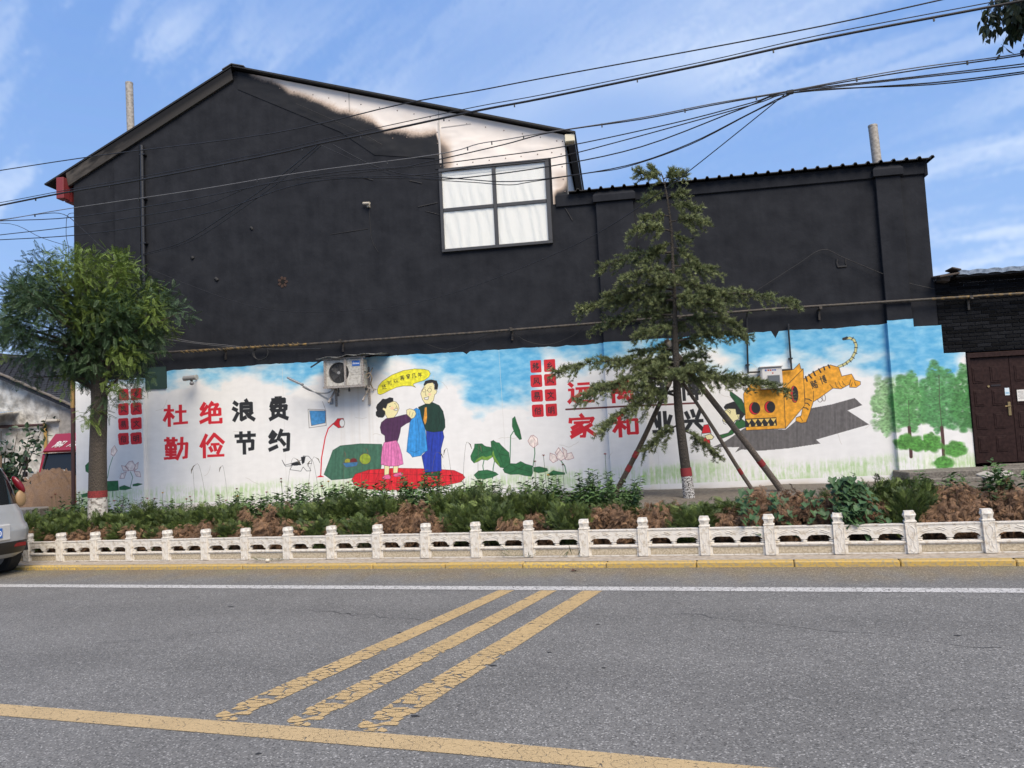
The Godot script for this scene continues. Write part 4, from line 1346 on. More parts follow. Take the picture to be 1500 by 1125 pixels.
	# white steel sheet, buckled, with black overspray
	var tw := 1024
	var th := 512
	var px := PackedByteArray()
	px.resize(tw * th * 3)
	for y in th:
		for x in tw:
			var wx := -7.7 + 7.0 * x / tw
			var wy := 9.4 - 3.5 * y / th
			var k := soot(wx, wy)
			var n := blotch[(x & 511) + 512 * (y & 511)] / 255.0
			var col := Color(0.84, 0.785, 0.73).lerp(Color(0.52, 0.40, 0.31), clampf(k * 2.2, 0.0, 1.0) * 0.8 + 0.15 * n)
			col = col.lerp(Color(0.022, 0.0225, 0.026), smoothstep(0.3, 0.95, k))
			# rivets along the seams and rust spots
			for s in [[-3.25, 0.0], [-5.1, 0.0]]:
				if absf(wx - s[0]) < 0.012 and k < 0.5:
					col = col.darkened(0.35)
			col = col.linear_to_srgb()
			var i := (y * tw + x) * 3
			px[i] = int(col.r * 255.0); px[i + 1] = int(col.g * 255.0); px[i + 2] = int(col.b * 255.0)
	var sheet_mat := StandardMaterial3D.new()
	sheet_mat.albedo_texture = texture_of(Image.create_from_data(tw, th, false, Image.FORMAT_RGB8, px))
	sheet_mat.roughness = 0.5
	sheet_mat.metallic_specular = 0.25
	sheet_mat.metallic = 0.0
	sheet_mat.normal_enabled = true
	sheet_mat.normal_texture = bumps(512, noise_bytes(512, 64, 0.012, 3), 9.0)
	sheet_mat.normal_scale = 0.35
	var sheet := Build.new()
	var field := PackedVector2Array([Vector2(-7.5, 9.385), Vector2(-7.5, 9.0), Vector2(-6.35, 8.4), Vector2(-5.3, 7.85), Vector2(-4.6, 7.3), Vector2(-3.36, 7.1), Vector2(-3.36, 6.88), Vector2(-1.05, 6.88), Vector2(-1.05, 5.95), Vector2(-0.765, 5.95), Vector2(-0.765, 7.305)])
	sheet.prism(Vector3(0, 0, WALL_Z + 0.012), field, 0.012, Basis.IDENTITY, Vector2(1.0 / 7.0, -1.0 / 3.5), Vector2(-7.7, 9.4), false)
	var sm := part("steel_sheet", sheet.mesh(), sheet_mat, b, at, "white steel sheet with black overspray and dents")
	var riv := Build.new()
	rng.seed = 9
	for q in [[-6.6, 8.93, -0.9, 7.22, 17], [-4.2, 7.62, -3.4, 7.58, 4], [-3.2, 6.95, -1.0, 7.0, 8], [-3.28, 7.65, -3.28, 6.95, 4], [-0.82, 7.2, -0.82, 6.2, 5]]:
		for k in int(q[4]):
			var f: float = float(k) / (q[4] - 1.0)
			riv.blob(Vector3(lerpf(q[0], q[2], f) + rng.randf_range(-0.03, 0.03), lerpf(q[1], q[3], f) - 0.02, WALL_Z + 0.014), Vector3(0.013, 0.013, 0.008), 4, 6)
	part("rivets", riv.mesh(), paint(0.2, 0.15, 0.12, 0.5), sm).set_meta("kind", "stuff")
	var lap := Build.new()
	lap.box(Vector3(-3.25, 7.4, WALL_Z + 0.018), Vector3(0.04, 0.85, 0.008), Basis(Vector3.BACK, 0.01))
	lap.box(Vector3(-2.9, 7.72, WALL_Z + 0.016), Vector3(0.6, 0.018, 0.006), Basis(Vector3.BACK, 0.02))
	part("lapped_seam", lap.mesh(), paint(0.5, 0.46, 0.42, 0.45, 0.1), sm)
	# right end of the upper storey: side wall sheets, gutter end, downpipe
	var side := Build.new()
	for k in 4:
		side.box(Vector3(-0.755, 6.66, WALL_Z - 0.75 - k * 1.42), Vector3(0.02, 1.16, 1.36))
	part("side_sheet", side.mesh(), paint(0.16, 0.16, 0.165, 0.5, 0.2), b, at)
	var gut := Build.new()
	gut.box(Vector3(-0.66, 7.2, WALL_Z + 0.02), Vector3(0.19, 0.15, 0.2), Basis.IDENTITY, 0.012)
	part("gutter_end", gut.mesh(), paint(0.7, 0.64, 0.48, 0.5), b, at)
	var gl := Build.new().box(Vector3(-0.64, 7.19, WALL_Z - 3.0), Vector3(0.14, 0.11, 5.8))
	part("gutter", gl.mesh(), paint(0.1, 0.1, 0.1, 0.5, 0.3), b, at)
	# window: frame, crossbars, four panes, curtain behind
	var fr := Build.new()
	var wx0 := -3.29; var wx1 := -1.095; var wy0 := 5.18; var wy1 := 6.86
	var zf := WALL_Z + 0.02
	for q in [[(wx0 + wx1) * 0.5, wy0 + 0.03, wx1 - wx0, 0.06], [(wx0 + wx1) * 0.5, wy1 - 0.03, wx1 - wx0, 0.06]]:
		fr.box(Vector3(q[0], q[1], zf), Vector3(q[2], q[3], 0.09), Basis.IDENTITY, 0.005)
	for qx in [wx0 + 0.03, wx1 - 0.04]:
		fr.box(Vector3(qx, (wy0 + wy1) * 0.5, zf), Vector3(0.06 if qx < -2.0 else 0.08, wy1 - wy0 - 0.12, 0.09), Basis.IDENTITY, 0.005)
	var alu := paint(0.06, 0.06, 0.062, 0.45, 0.3)
	var win := part("window", fr.mesh(), alu, b, at)
	var bars := Build.new()
	bars.box(Vector3(-2.185, 6.02, zf - 0.004), Vector3(0.075, 1.56, 0.07), Basis.IDENTITY, 0.005)
	part("mullion", bars.mesh(), alu, win)
	var cross := Build.new()
	for qx in [[-3.23, -2.223], [-2.147, -1.175]]:
		cross.box(Vector3((qx[0] + qx[1]) * 0.5, 6.025, zf - 0.004), Vector3(qx[1] - qx[0], 0.07, 0.06), Basis.IDENTITY, 0.005)
	part("crossbar", cross.mesh(), alu, win)
	var curtain_mat := paint(0.84, 0.82, 0.76, 0.6)
	var cb := Build.new()
	var nx := 110
	var ny := 40
	var hx := func(i: int, k: int) -> Vector3:
		var x := lerpf(-3.24, -1.14, float(i) / nx)
		var y := lerpf(5.23, 6.81, float(k) / ny)
		var n1 := blotch[(int((x + 4.0) * 120.0 + y * 20.0) & 511) + 512 * (int(y * 34.0) & 511)] / 255.0 - 0.5
		return Vector3(x, y, WALL_Z + 0.017 + 0.012 * n1 + 0.004 * sin(x * 31.0 + y * 4.0 + n1 * 5.0) * smoothstep(6.8, 6.2, y) )
	for i in nx:
		for k in ny:
			var p0: Vector3 = hx.call(i, k); var p1: Vector3 = hx.call(i + 1, k); var p2: Vector3 = hx.call(i + 1, k + 1); var p3: Vector3 = hx.call(i, k + 1)
			var nrm := (p1 - p0).cross(p3 - p0).normalized()
			cb.tri(p0, p1, p2, nrm, nrm, nrm); cb.tri(p0, p2, p3, nrm, nrm, nrm)
	part("curtain", cb.mesh(), curtain_mat, win)
	var glass := StandardMaterial3D.new()
	glass.albedo_color = Color(0.9, 0.95, 0.95, 0.06)
	glass.transparency = BaseMaterial3D.TRANSPARENCY_ALPHA
	glass.roughness = 0.04
	for q in [[-3.23, -2.223, 5.24, 5.99], [-2.147, -1.175, 5.24, 5.99], [-3.23, -2.223, 6.06, 6.80], [-2.147, -1.175, 6.06, 6.80]]:
		part("pane", Build.new().box(Vector3((q[0] + q[1]) * 0.5, (q[2] + q[3]) * 0.5, zf + 0.012), Vector3(q[1] - q[0], q[3] - q[2], 0.004)).mesh(), glass, win)
	var head := Build.new()
	head.box(Vector3(-2.19, 6.74, WALL_Z + 0.02), Vector3(2.1, 0.05, 0.012))
	part("curtain_rail", head.mesh(), paint(0.6, 0.6, 0.58, 0.5), win)
	# hall roof: ribbed sheet whose edge shows as a row of small waves
	var rib := Build.new()
	var x := -0.74
	var prof := PackedVector2Array()
	while x < 5.85:
		prof.append_array(PackedVector2Array([Vector2(x, 6.135), Vector2(x + 0.145, 6.135), Vector2(x + 0.165, 6.175), Vector2(x + 0.20, 6.175), Vector2(x + 0.22, 6.135)]))
		x += 0.2201
	var lowp := PackedVector2Array()
	for i in range(prof.size() - 1, -1, -1):
		lowp.append(prof[i] + Vector2(0, -0.012))
	for i in prof.size() - 1:
		var p := prof[i]
		var q := prof[i + 1]
		rib.quad(Vector3(p.x, p.y, WALL_Z + 0.16), Vector3(q.x, q.y, WALL_Z + 0.16), Vector3(q.x, q.y + 0.06, WALL_Z - 8.1), Vector3(p.x, p.y + 0.06, WALL_Z - 8.1), Vector3.UP)
		rib.quad(Vector3(p.x, p.y, WALL_Z + 0.16), Vector3(q.x, q.y, WALL_Z + 0.16), Vector3(q.x, q.y - 0.016, WALL_Z + 0.16), Vector3(p.x, p.y - 0.016, WALL_Z + 0.16), Vector3.BACK)
	part("hall_roof", rib.mesh(), M.dark_metal, b, at)
	# flues
	for q in [[-10.95, 7.6, 10.25, -16.0, 0.085, -0.05], [5.24, 5.9, 7.2, -15.35, 0.085, -0.045]]:
		var f := Build.new()
		var top := Vector3(q[0] + q[5], q[2], q[3])
		var foot := Vector3(q[0], q[1], q[3])
		f.tube([foot, top], [q[4]], 16, false)
		f.tube([top, top - (top - foot).normalized() * 0.3], [q[4] - 0.006], 16, false)
		f.lathe(top, [Vector2(q[4] - 0.006, 0.0), Vector2(q[4] + 0.002, 0.004), Vector2(q[4] + 0.003, -0.03)], 16)
		part("flue", f.mesh(), surface(mottle(256, noise_bytes(256, 71, 0.04, 4), Color(0.22, 0.20, 0.17), Color(0.42, 0.39, 0.35), 0.2, 0.8), 0.6, Vector3(1.2, 1.2, 1.2)), b, at, "dull cement flue standing behind the roof edge")
	# black downpipe on the left pilaster, rusty one on the corner
	var dp := Build.new()
	dp.tube([Vector3(-9.66, 8.0, WALL_Z + 0.06), Vector3(-9.66, 3.6, WALL_Z + 0.06)], [0.046], 10)
	for k in 5:
		dp.box(Vector3(-9.64, 4.0 + k * 0.95, WALL_Z + 0.05), Vector3(0.12, 0.025, 0.1))
	part("downpipe", dp.mesh(), paint(0.016, 0.016, 0.018, 0.4), b, at)
	var cp := Build.new()
	cp.tube([Vector3(-11.37, 2.55, WALL_Z + 0.0), Vector3(-11.37, 0.0, WALL_Z + 0.0)], [0.04], 10)
	part("corner_pipe", cp.mesh(), paint(0.075, 0.035, 0.03, 0.5), b, at, "dark brown pipe at the left corner")
	var cp2 := Build.new()
	cp2.tube([Vector3(-11.37, 3.2, WALL_Z + 0.0), Vector3(-11.37, 2.55, WALL_Z + 0.0)], [0.042], 10)
	part("corner_pipe", cp2.mesh(), paint(0.32, 0.2, 0.07, 0.55), b, at, "ochre upper end of the corner pipe")
	# small things in and on the wall
	var hole := Build.new()
	for k in 7:
		var a := TAU * k / 7.0
		hole.box(Vector3(-6.635 + cos(a) * 0.075, 4.86 + sin(a) * 0.085, WALL_Z + 0.004), Vector3(0.06, 0.05, 0.012), Basis(Vector3.BACK, a + 0.4))
	var hh := part("broken_hole", hole.mesh(), paint(0.05, 0.028, 0.02, 0.9), b, at)
	part("hollow", Build.new().blob(Vector3(-6.635, 4.87, WALL_Z), Vector3(0.07, 0.08, 0.008), 5, 9).mesh(), paint(0.002, 0.002, 0.002, 0.95), hh)
	var stub := Build.new()
	stub.tube([Vector3(-4.86, 6.31, WALL_Z + 0.05), Vector3(-4.71, 6.28, WALL_Z + 0.12)], [0.028], 10)
	stub.box(Vector3(-4.76, 6.25, WALL_Z + 0.03), Vector3(0.05, 0.04, 0.06))
	part("pipe_stub", stub.mesh(), paint(0.5, 0.45, 0.36, 0.6), b, at)
	var scar := Build.new()
	rng.seed = 15
	for q in [[-4.76, 6.22, -4.74, 5.6, 0.006], [-4.74, 5.6, -4.6, 5.3, 0.005], [-3.9, 6.7, -3.65, 6.62, 0.012], [-3.75, 6.15, -3.35, 6.2, 0.012], [-3.6, 6.05, -3.32, 5.95, 0.008], [-4.85, 6.85, -4.65, 6.78, 0.012], [-5.6, 5.75, -4.8, 5.8, 0.006], [-2.95, 7.0, -2.9, 6.9, 0.006], [1.55, 5.9, 1.56, 5.62, 0.012], [4.1, 4.45, 4.1, 4.3, 0.02], [4.1, 4.3, 4.25, 4.3, 0.02], [4.25, 4.3, 4.25, 4.45, 0.012], [-0.85, 5.9, -0.7, 5.6, 0.012], [-8.6, 5.55, -8.58, 5.5, 0.04], [-7.3, 6.05, -7.27, 6.0, 0.03], [-8.1, 5.05, -8.05, 5.0, 0.04]]:
		scar.tube([Vector3(q[0], q[1], WALL_Z + 0.002), Vector3((q[0] + q[2]) * 0.5 + rng.randf_range(-0.02, 0.02), (q[1] + q[3]) * 0.5, WALL_Z + 0.005), Vector3(q[2], q[3], WALL_Z + 0.002)], [q[4]], 5)
	part("plaster_scars", scar.mesh(), paint(0.02, 0.02, 0.022, 0.8), b, at).set_meta("kind", "stuff")
	var gp := Build.new().box(Vector3(-9.46, 3.06, WALL_Z + 0.012), Vector3(0.46, 0.46, 0.024))
	part("green_patch", gp.mesh(), paint(0.02, 0.05, 0.04, 0.8), b, at, "dark green board on the wall beside the tree crown")
	make_mural(b)
	for o in b.get_children():
		if str(o.name).begins_with("mural"):
			o.position = at
const CEDAR_BRANCHES := "0.98,5.34 0.61,5.33|0.95,5.50 0.51,5.64|0.93,5.60 1.26,5.61|0.91,5.64 0.75,5.79|0.95,5.53 1.08,5.74|0.97,5.27 1.22,5.31|0.96,5.16 1.44,5.02|0.98,4.87 1.56,4.74|0.98,4.97 0.59,4.92|0.99,4.72 0.35,4.68|1.00,4.64 1.25,4.54|1.00,4.53 0.66,4.36|0.99,4.36 -0.19,4.26|1.00,4.45 1.36,4.18|0.99,4.13 1.71,3.92|0.99,4.07 0.17,3.93|0.98,3.82 1.55,3.62|0.99,3.75 -0.14,3.70|0.98,3.66 0.56,3.54|0.98,3.57 -0.69,3.53|0.97,3.51 2.86,3.38|0.97,3.46 1.74,3.32|0.98,3.33 -0.39,3.24|0.98,3.24 1.99,3.03|0.97,3.15 0.30,2.95|0.96,2.90 2.18,2.89|0.95,2.79 0.01,2.58|0.93,2.46 -1.01,2.48|0.93,2.41 1.82,2.19|0.89,2.24 2.68,1.95|0.90,2.29 -0.64,1.99|0.89,2.11 -0.33,1.49|0.88,1.56 0.35,1.12|0.90,1.49 1.48,1.05|0.90,2.02 -0.46,2.15|0.94,2.57 0.26,2.28"

# ------------------------------------------------------------------ trees
func bark(dark: Color, light: Color, seed_: int) -> StandardMaterial3D:
	var n := noise_bytes(512, seed_, 0.05, 4)
	var m := surface(mottle(512, n, dark, light, 0.25, 0.75), 0.9, Vector3(4.0, 0.9, 4.0), bumps(512, n, 26.0), 1.0)
	return m

func diamond(b: Build, from: Vector3, along: Vector3, wide: Vector3, fold := 0.25) -> void:
	var mid := from + along * 0.45
	var lift := along.cross(wide).normalized() * wide.length() * fold
	var tip := from + along
	b.flat(from, mid + wide + lift, tip, lift)
	b.flat(from, mid - wide + lift, tip, lift)

# a compound leaf: paired leaflets on a drooping midrib, tip along +z
func compound_leaf(pairs: int, length: float) -> ArrayMesh:
	var b := Build.new()
	for k in pairs:
		var f := float(k + 1) / pairs
		var p := Vector3(0, -0.22 * f * f * length, length * f)
		for s in [-1.0, 1.0]:
			var l := 0.036 * (1.0 - 0.35 * absf(f - 0.45))
			diamond(b, p, Vector3(s * l, -0.3 * l, l * 0.35), Vector3(-0.25 * s, 0, 1).normalized() * l * 0.21)
	diamond(b, Vector3(0, -0.22 * length, length), Vector3(0, -0.012, 0.04), Vector3(0.009, 0, 0))
	b.tube([Vector3.ZERO, Vector3(0, -0.055 * length, length * 0.5), Vector3(0, -0.22 * length, length)], [0.002, 0.0015, 0.001], 3, false)
	return b.mesh()

func toward(d: Vector3, roll: float, size: float, at: Vector3) -> Transform3D:
	var z := d.normalized()
	var x := Vector3.UP.cross(z)
	if x.length() < 0.05:
		x = Vector3.RIGHT
	x = x.normalized()
	var y := z.cross(x)
	return Transform3D((Basis(z, roll) * Basis(x, y, z)).scaled(Vector3.ONE * size), at)

func any_direction() -> Vector3:
	var y := rng.randf_range(-1.0, 1.0)
	var a := rng.randf() * TAU
	return Vector3(sqrt(1.0 - y * y) * cos(a), y, sqrt(1.0 - y * y) * sin(a))

func make_leafy_tree() -> void:
	rng.seed = 101
	var at := Vector3(-8.98, 0.02, -12.03)
	var t := thing("locust_tree", "leafy round street tree with whitewashed trunk foot at the left end of the mural", "tree", at)
	var bk := bark(Color(0.045, 0.036, 0.028), Color(0.135, 0.11, 0.085), 201)
	var trunk := Build.new()
	var path := [Vector3(0, -0.3, 0), Vector3(0, 0.1, 0), Vector3(0.005, 0.82, 0), Vector3(0.02, 1.6, 0.0), Vector3(0.06, 2.5, 0), Vector3(0.02, 3.1, 0.0)]
	trunk.tube(path, [0.18, 0.162, 0.148, 0.138, 0.13, 0.115], 16)
	part("trunk", trunk.mesh(), bk, t)
	var lime := surface(mottle(512, noise_bytes(512, 203, 0.03, 5), Color(0.15, 0.125, 0.10), Color(0.66, 0.63, 0.58), 0.3, 0.52), 0.9, Vector3(0.75, 0.75, 0.75), M.grit_bumps, 1.2)
	part("whitewash", Build.new().tube([Vector3(0, -0.28, 0), Vector3(0, 0.1, 0), Vector3(0.004, 0.79, 0)], [0.184, 0.1665, 0.1525], 18).mesh(), lime, t)
	part("red_band", Build.new().tube([Vector3(0.004, 0.785, 0), Vector3(0.005, 0.9, 0)], [0.155, 0.1525], 18).mesh(), surface(mottle(256, noise_bytes(256, 204, 0.06, 4), Color(0.10, 0.02, 0.018), Color(0.26, 0.03, 0.03), 0.2, 0.6), 0.85, Vector3(2, 2, 2)), t)
	var centre := Vector3(-0.12, 3.84, 0.0)
	var limbs := Build.new()
	var leaves := []
	var tints := []
	var clumps := []
	for k in 92:
		var d := any_direction()
		var r := 1.0 if k < 62 else rng.randf_range(0.35, 0.7)
		var uneven := 1.0 + 0.15 * sin(d.x * 5.0 + 1.0) + 0.13 * sin(d.y * 8.0 + d.z * 5.0) + rng.randf_range(-0.08, 0.1)
		var p := centre + Vector3(d.x * 1.24, d.y * 0.88, d.z * 1.15) * r * uneven
		if p.y < 2.95 and absf(d.x) < 0.5 and d.z > 0.2:
			p.y += 0.25
		clumps.append(p)
	# low sprigs hanging beside the trunk, and a few outliers to the left and right
	clumps.append_array([Vector3(0.5, 2.72, 0.3), Vector3(0.75, 2.5, 0.25), Vector3(0.3, 2.35, 0.22), Vector3(0.95, 2.75, 0.1), Vector3(-0.35, 2.8, 0.3), Vector3(-1.7, 3.35, 0.2), Vector3(-1.75, 3.75, 0.0), Vector3(1.65, 3.85, 0.1), Vector3(0.05, 2.15, 0.24), Vector3(-1.1, 2.9, 0.2)])
	for k in clumps.size():
		var p: Vector3 = clumps[k]
		var out: Vector3 = p - centre
		var root := Vector3(0.04, clampf(2.55 + 0.5 * (p.y - 2.8), 2.2, 3.4), 0)
		limbs.tube([root, root.lerp(p, 0.45) + Vector3(0, 0.18, 0), p], [0.035, 0.02, 0.006], 5, false)
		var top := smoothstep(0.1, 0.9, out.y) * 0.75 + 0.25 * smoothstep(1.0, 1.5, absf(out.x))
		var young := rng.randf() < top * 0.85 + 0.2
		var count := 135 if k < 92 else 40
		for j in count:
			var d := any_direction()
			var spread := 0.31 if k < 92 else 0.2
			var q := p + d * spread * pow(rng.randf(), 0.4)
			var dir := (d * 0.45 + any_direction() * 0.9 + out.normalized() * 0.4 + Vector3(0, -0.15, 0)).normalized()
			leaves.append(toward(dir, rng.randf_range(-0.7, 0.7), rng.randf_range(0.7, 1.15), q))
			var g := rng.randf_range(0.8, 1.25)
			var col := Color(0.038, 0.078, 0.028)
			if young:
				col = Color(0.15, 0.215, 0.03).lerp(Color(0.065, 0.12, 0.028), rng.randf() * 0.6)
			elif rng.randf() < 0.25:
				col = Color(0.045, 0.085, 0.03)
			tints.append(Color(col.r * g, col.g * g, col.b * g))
	part("limbs", limbs.mesh(), bk, t)
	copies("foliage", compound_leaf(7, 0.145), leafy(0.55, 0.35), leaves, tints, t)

# a tuft of cedar needles round a short shoot along +z
func needle_tuft() -> ArrayMesh:
	var b := Build.new()
	var g := RandomNumberGenerator.new()
	g.seed = 8
	for k in 26:
		var a := g.randf() * TAU
		var z := g.randf_range(0.0, 0.05)
		var d := Vector3(cos(a), sin(a), g.randf_range(0.35, 1.3)).normalized()
		var l := g.randf_range(0.026, 0.042)
		var side := d.cross(Vector3(g.randf(), g.randf(), g.randf())).normalized() * 0.0026
		b.flat(Vector3(0, 0, z) + side, Vector3(0, 0, z) - side, Vector3(0, 0, z) + d * l, side.cross(d))
	b.tube([Vector3.ZERO, Vector3(0, 0, 0.055)], [0.0022, 0.0012], 3, false)
	return b.mesh()

func make_cedar() -> void:
	rng.seed = 303
	var at := Vector3(0.94, 0.3, -12.5)
	var t := thing("cedar_tree", "tall thin cedar with drooping tiers, propped by three poles in front of the wall", "tree", at)
	var bk := bark(Color(0.028, 0.024, 0.02), Color(0.10, 0.085, 0.07), 302)
	var spine := [Vector3(0.09, -0.3, 0), Vector3(0.05, 0.45, 0), Vector3(-0.01, 1.5, 0), Vector3(0, 2.4, 0), Vector3(0.04, 3.27, 0), Vector3(0.05, 3.95, 0), Vector3(0.06, 4.44, 0), Vector3(0.03, 4.92, 0), Vector3(-0.01, 5.26, 0), Vector3(-0.05, 5.42, 0)]
	part("trunk", Build.new().tube(smooth_path(spine, 3), [0.09, 0.086, 0.083, 0.08, 0.077, 0.072, 0.068, 0.062, 0.057, 0.052, 0.046, 0.038, 0.032, 0.028, 0.026, 0.025, 0.024, 0.023, 0.022, 0.021, 0.019, 0.017, 0.015, 0.013, 0.011, 0.009, 0.007, 0.005], 12).mesh(), bk, t)
	part("whitewash", Build.new().tube([Vector3(0.089, -0.28, 0), Vector3(0.051, 0.44, 0)], [0.095, 0.0885], 16).mesh(), surface(mottle(512, noise_bytes(512, 304, 0.045, 5), Color(0.06, 0.05, 0.045), Color(0.66, 0.65, 0.63), 0.4, 0.56), 0.9, Vector3(1.3, 1.3, 1.3), M.grit_bumps, 1.5), t)
	part("red_band", Build.new().tube([Vector3(0.051, 0.43, 0), Vector3(0.042, 0.56, 0)], [0.0915, 0.0895], 16).mesh(), paint(0.21, 0.022, 0.026, 0.85), t)
	var wood := Build.new()
	var tufts := []
	var tints := []
	var list := []
	for w in CEDAR_BRANCHES.split("|"):
		var o := outline_of(w)
		var len_ := (o[1] - o[0]).length()
		list.append([Vector3(o[0].x - at.x, o[0].y - at.y, 0), Vector3(o[1].x - at.x, o[1].y - at.y, rng.randf_range(-0.45, 0.6) * len_), 1.0])
	# tiers towards and away from the viewer, shorter near the top
	for k in 28:
		var y := rng.randf_range(2.05, 5.1)
		var reach := (0.22 + 0.95 * smoothstep(5.2, 1.8, y)) * rng.randf_range(0.5, 1.0)
		if y > 3.6:
			reach *= 0.45
			if k % 2 == 0:
				continue
		var a := rng.randf() * TAU
		var d := Vector3(cos(a) * 0.55, rng.randf_range(-0.15, 0.12), sin(a))
		list.append([Vector3(0.03, y, 0), Vector3(0.03, y, 0) + d * reach, 0.8])
	for q in list:
		var a: Vector3 = q[0]
		var e: Vector3 = q[1]
		a.x = clampf(a.x, -0.02, 0.07)
		var l := (e - a).length()
		var mid := a.lerp(e, 0.5) + Vector3(0, 0.09 * l, 0)
		var path := smooth_path([a, mid, e], 5)
		wood.tube(path, [0.02 * sqrt(l), 0.018 * sqrt(l), 0.015 * sqrt(l), 0.013 * sqrt(l), 0.011 * sqrt(l), 0.009 * sqrt(l), 0.007, 0.005, 0.004, 0.003, 0.002], 5, false)
		var n := int(l * 36.0) + 8
		for k in n:
			var f := rng.randf_range(0.14, 1.0)
			var p := a.lerp(e, f) + Vector3(0, 0.09 * l * 4.0 * f * (1.0 - f), 0)
			var along := (e - a).normalized()
			var side := along.cross(Vector3.UP).normalized() * (1.0 if rng.randf() < 0.5 else -1.0)
			var tl := (0.12 + 0.26 * minf(l, 1.0) * (1.15 - f)) * rng.randf_range(0.4, 1.25)
			var dir := (along * rng.randf_range(0.35, 0.9) + side * rng.randf_range(0.1, 1.0) + Vector3(0, rng.randf_range(-0.75, 0.45), 0)).normalized()
			var tip := p + dir * tl + Vector3(0, -0.25 * tl, 0)
			wood.tube([p, p + dir * tl * 0.5, tip], [0.003, 0.002, 0.001], 3, false)
			var m := int(tl / 0.026) + 2
			for j in m:
				var g := float(j) / (m - 1)
				var at2 := p + dir * tl * g + Vector3(0, -0.25 * tl * g * g, 0)
				var out := (dir + any_direction() * 0.9 + Vector3(0, 0.25, 0)).normalized()
				tufts.append(toward(out, rng.randf() * TAU, rng.randf_range(0.95, 1.4), at2))
				var s := rng.randf_range(0.7, 1.3)
				var col := Color(0.10, 0.13, 0.046).lerp(Color(0.25, 0.28, 0.12), rng.randf() * 0.75 * g + 0.1)
				tints.append(Color(col.r * s, col.g * s, col.b * s))
	part("branches", wood.mesh(), bk, t)
	copies("needles", needle_tuft(), leafy(0.65, 0.15), tufts, tints, t)
	# three props
	var pole := bark(Color(0.045, 0.034, 0.026), Color(0.15, 0.115, 0.085), 305)
	var grey := bark(Color(0.09, 0.07, 0.055), Color(0.24, 0.20, 0.165), 306)
	var redm := paint(0.24, 0.028, 0.03, 0.85)
	var cloth := paint(0.42, 0.36, 0.28, 0.9)
	for q in [[Vector3(-0.36, 0.1, -12.9), Vector3(0.86, 2.3, -12.58), 0.046, pole, "dark wooden prop leaning right against the cedar, left of its trunk", [0.36, 0.46]], [Vector3(2.3, 0.1, -13.3), Vector3(1.05, 2.25, -12.75), 0.035, grey, "thinner grey wooden prop leaning left against the cedar", [0.3]], [Vector3(2.78, 0.1, -13.3), Vector3(0.82, 2.95, -12.62), 0.056, grey, "thickest wooden prop leaning left and reaching highest up the cedar", [0.27]]]:
		var foot: Vector3 = q[0]
		var top: Vector3 = q[1]
		var r: float = q[2]
		var o := thing("tree_prop", q[4], "prop", foot, "poles propping the cedar")
		var d := top - foot
		var pts := []
		for k in 9:
			var f := k / 8.0
			pts.append(d * f + Vector3(sin(f * 7.0 + r * 90.0), 0, cos(f * 5.0)) * 0.012 + Vector3(0, -0.05 * f * (1.0 - f), 0))
		part("pole", Build.new().tube(pts, [r, r * 0.98, r * 0.96, r * 0.93, r * 0.9, r * 0.87, r * 0.84, r * 0.8, r * 0.76], 10).mesh(), q[3], o)
		for f in q[5]:
			var fa: float = f
			var k0 := int(fa * 8.0)
			var c: Vector3 = pts[k0].lerp(pts[k0 + 1], fa * 8.0 - k0)
			var ax: Vector3 = (pts[k0 + 1] - pts[k0]).normalized()
			part("red_band", Build.new().tube([c - ax * 0.055, c + ax * 0.055], [r * 1.03], 12).mesh(), redm, o)
		if r > 0.04:
			part("cloth_tie", Build.new().tube([pts[8] - d.normalized() * 0.13, pts[8] - d.normalized() * 0.04], [r * 0.95, r * 0.9], 10).mesh(), cloth, o)

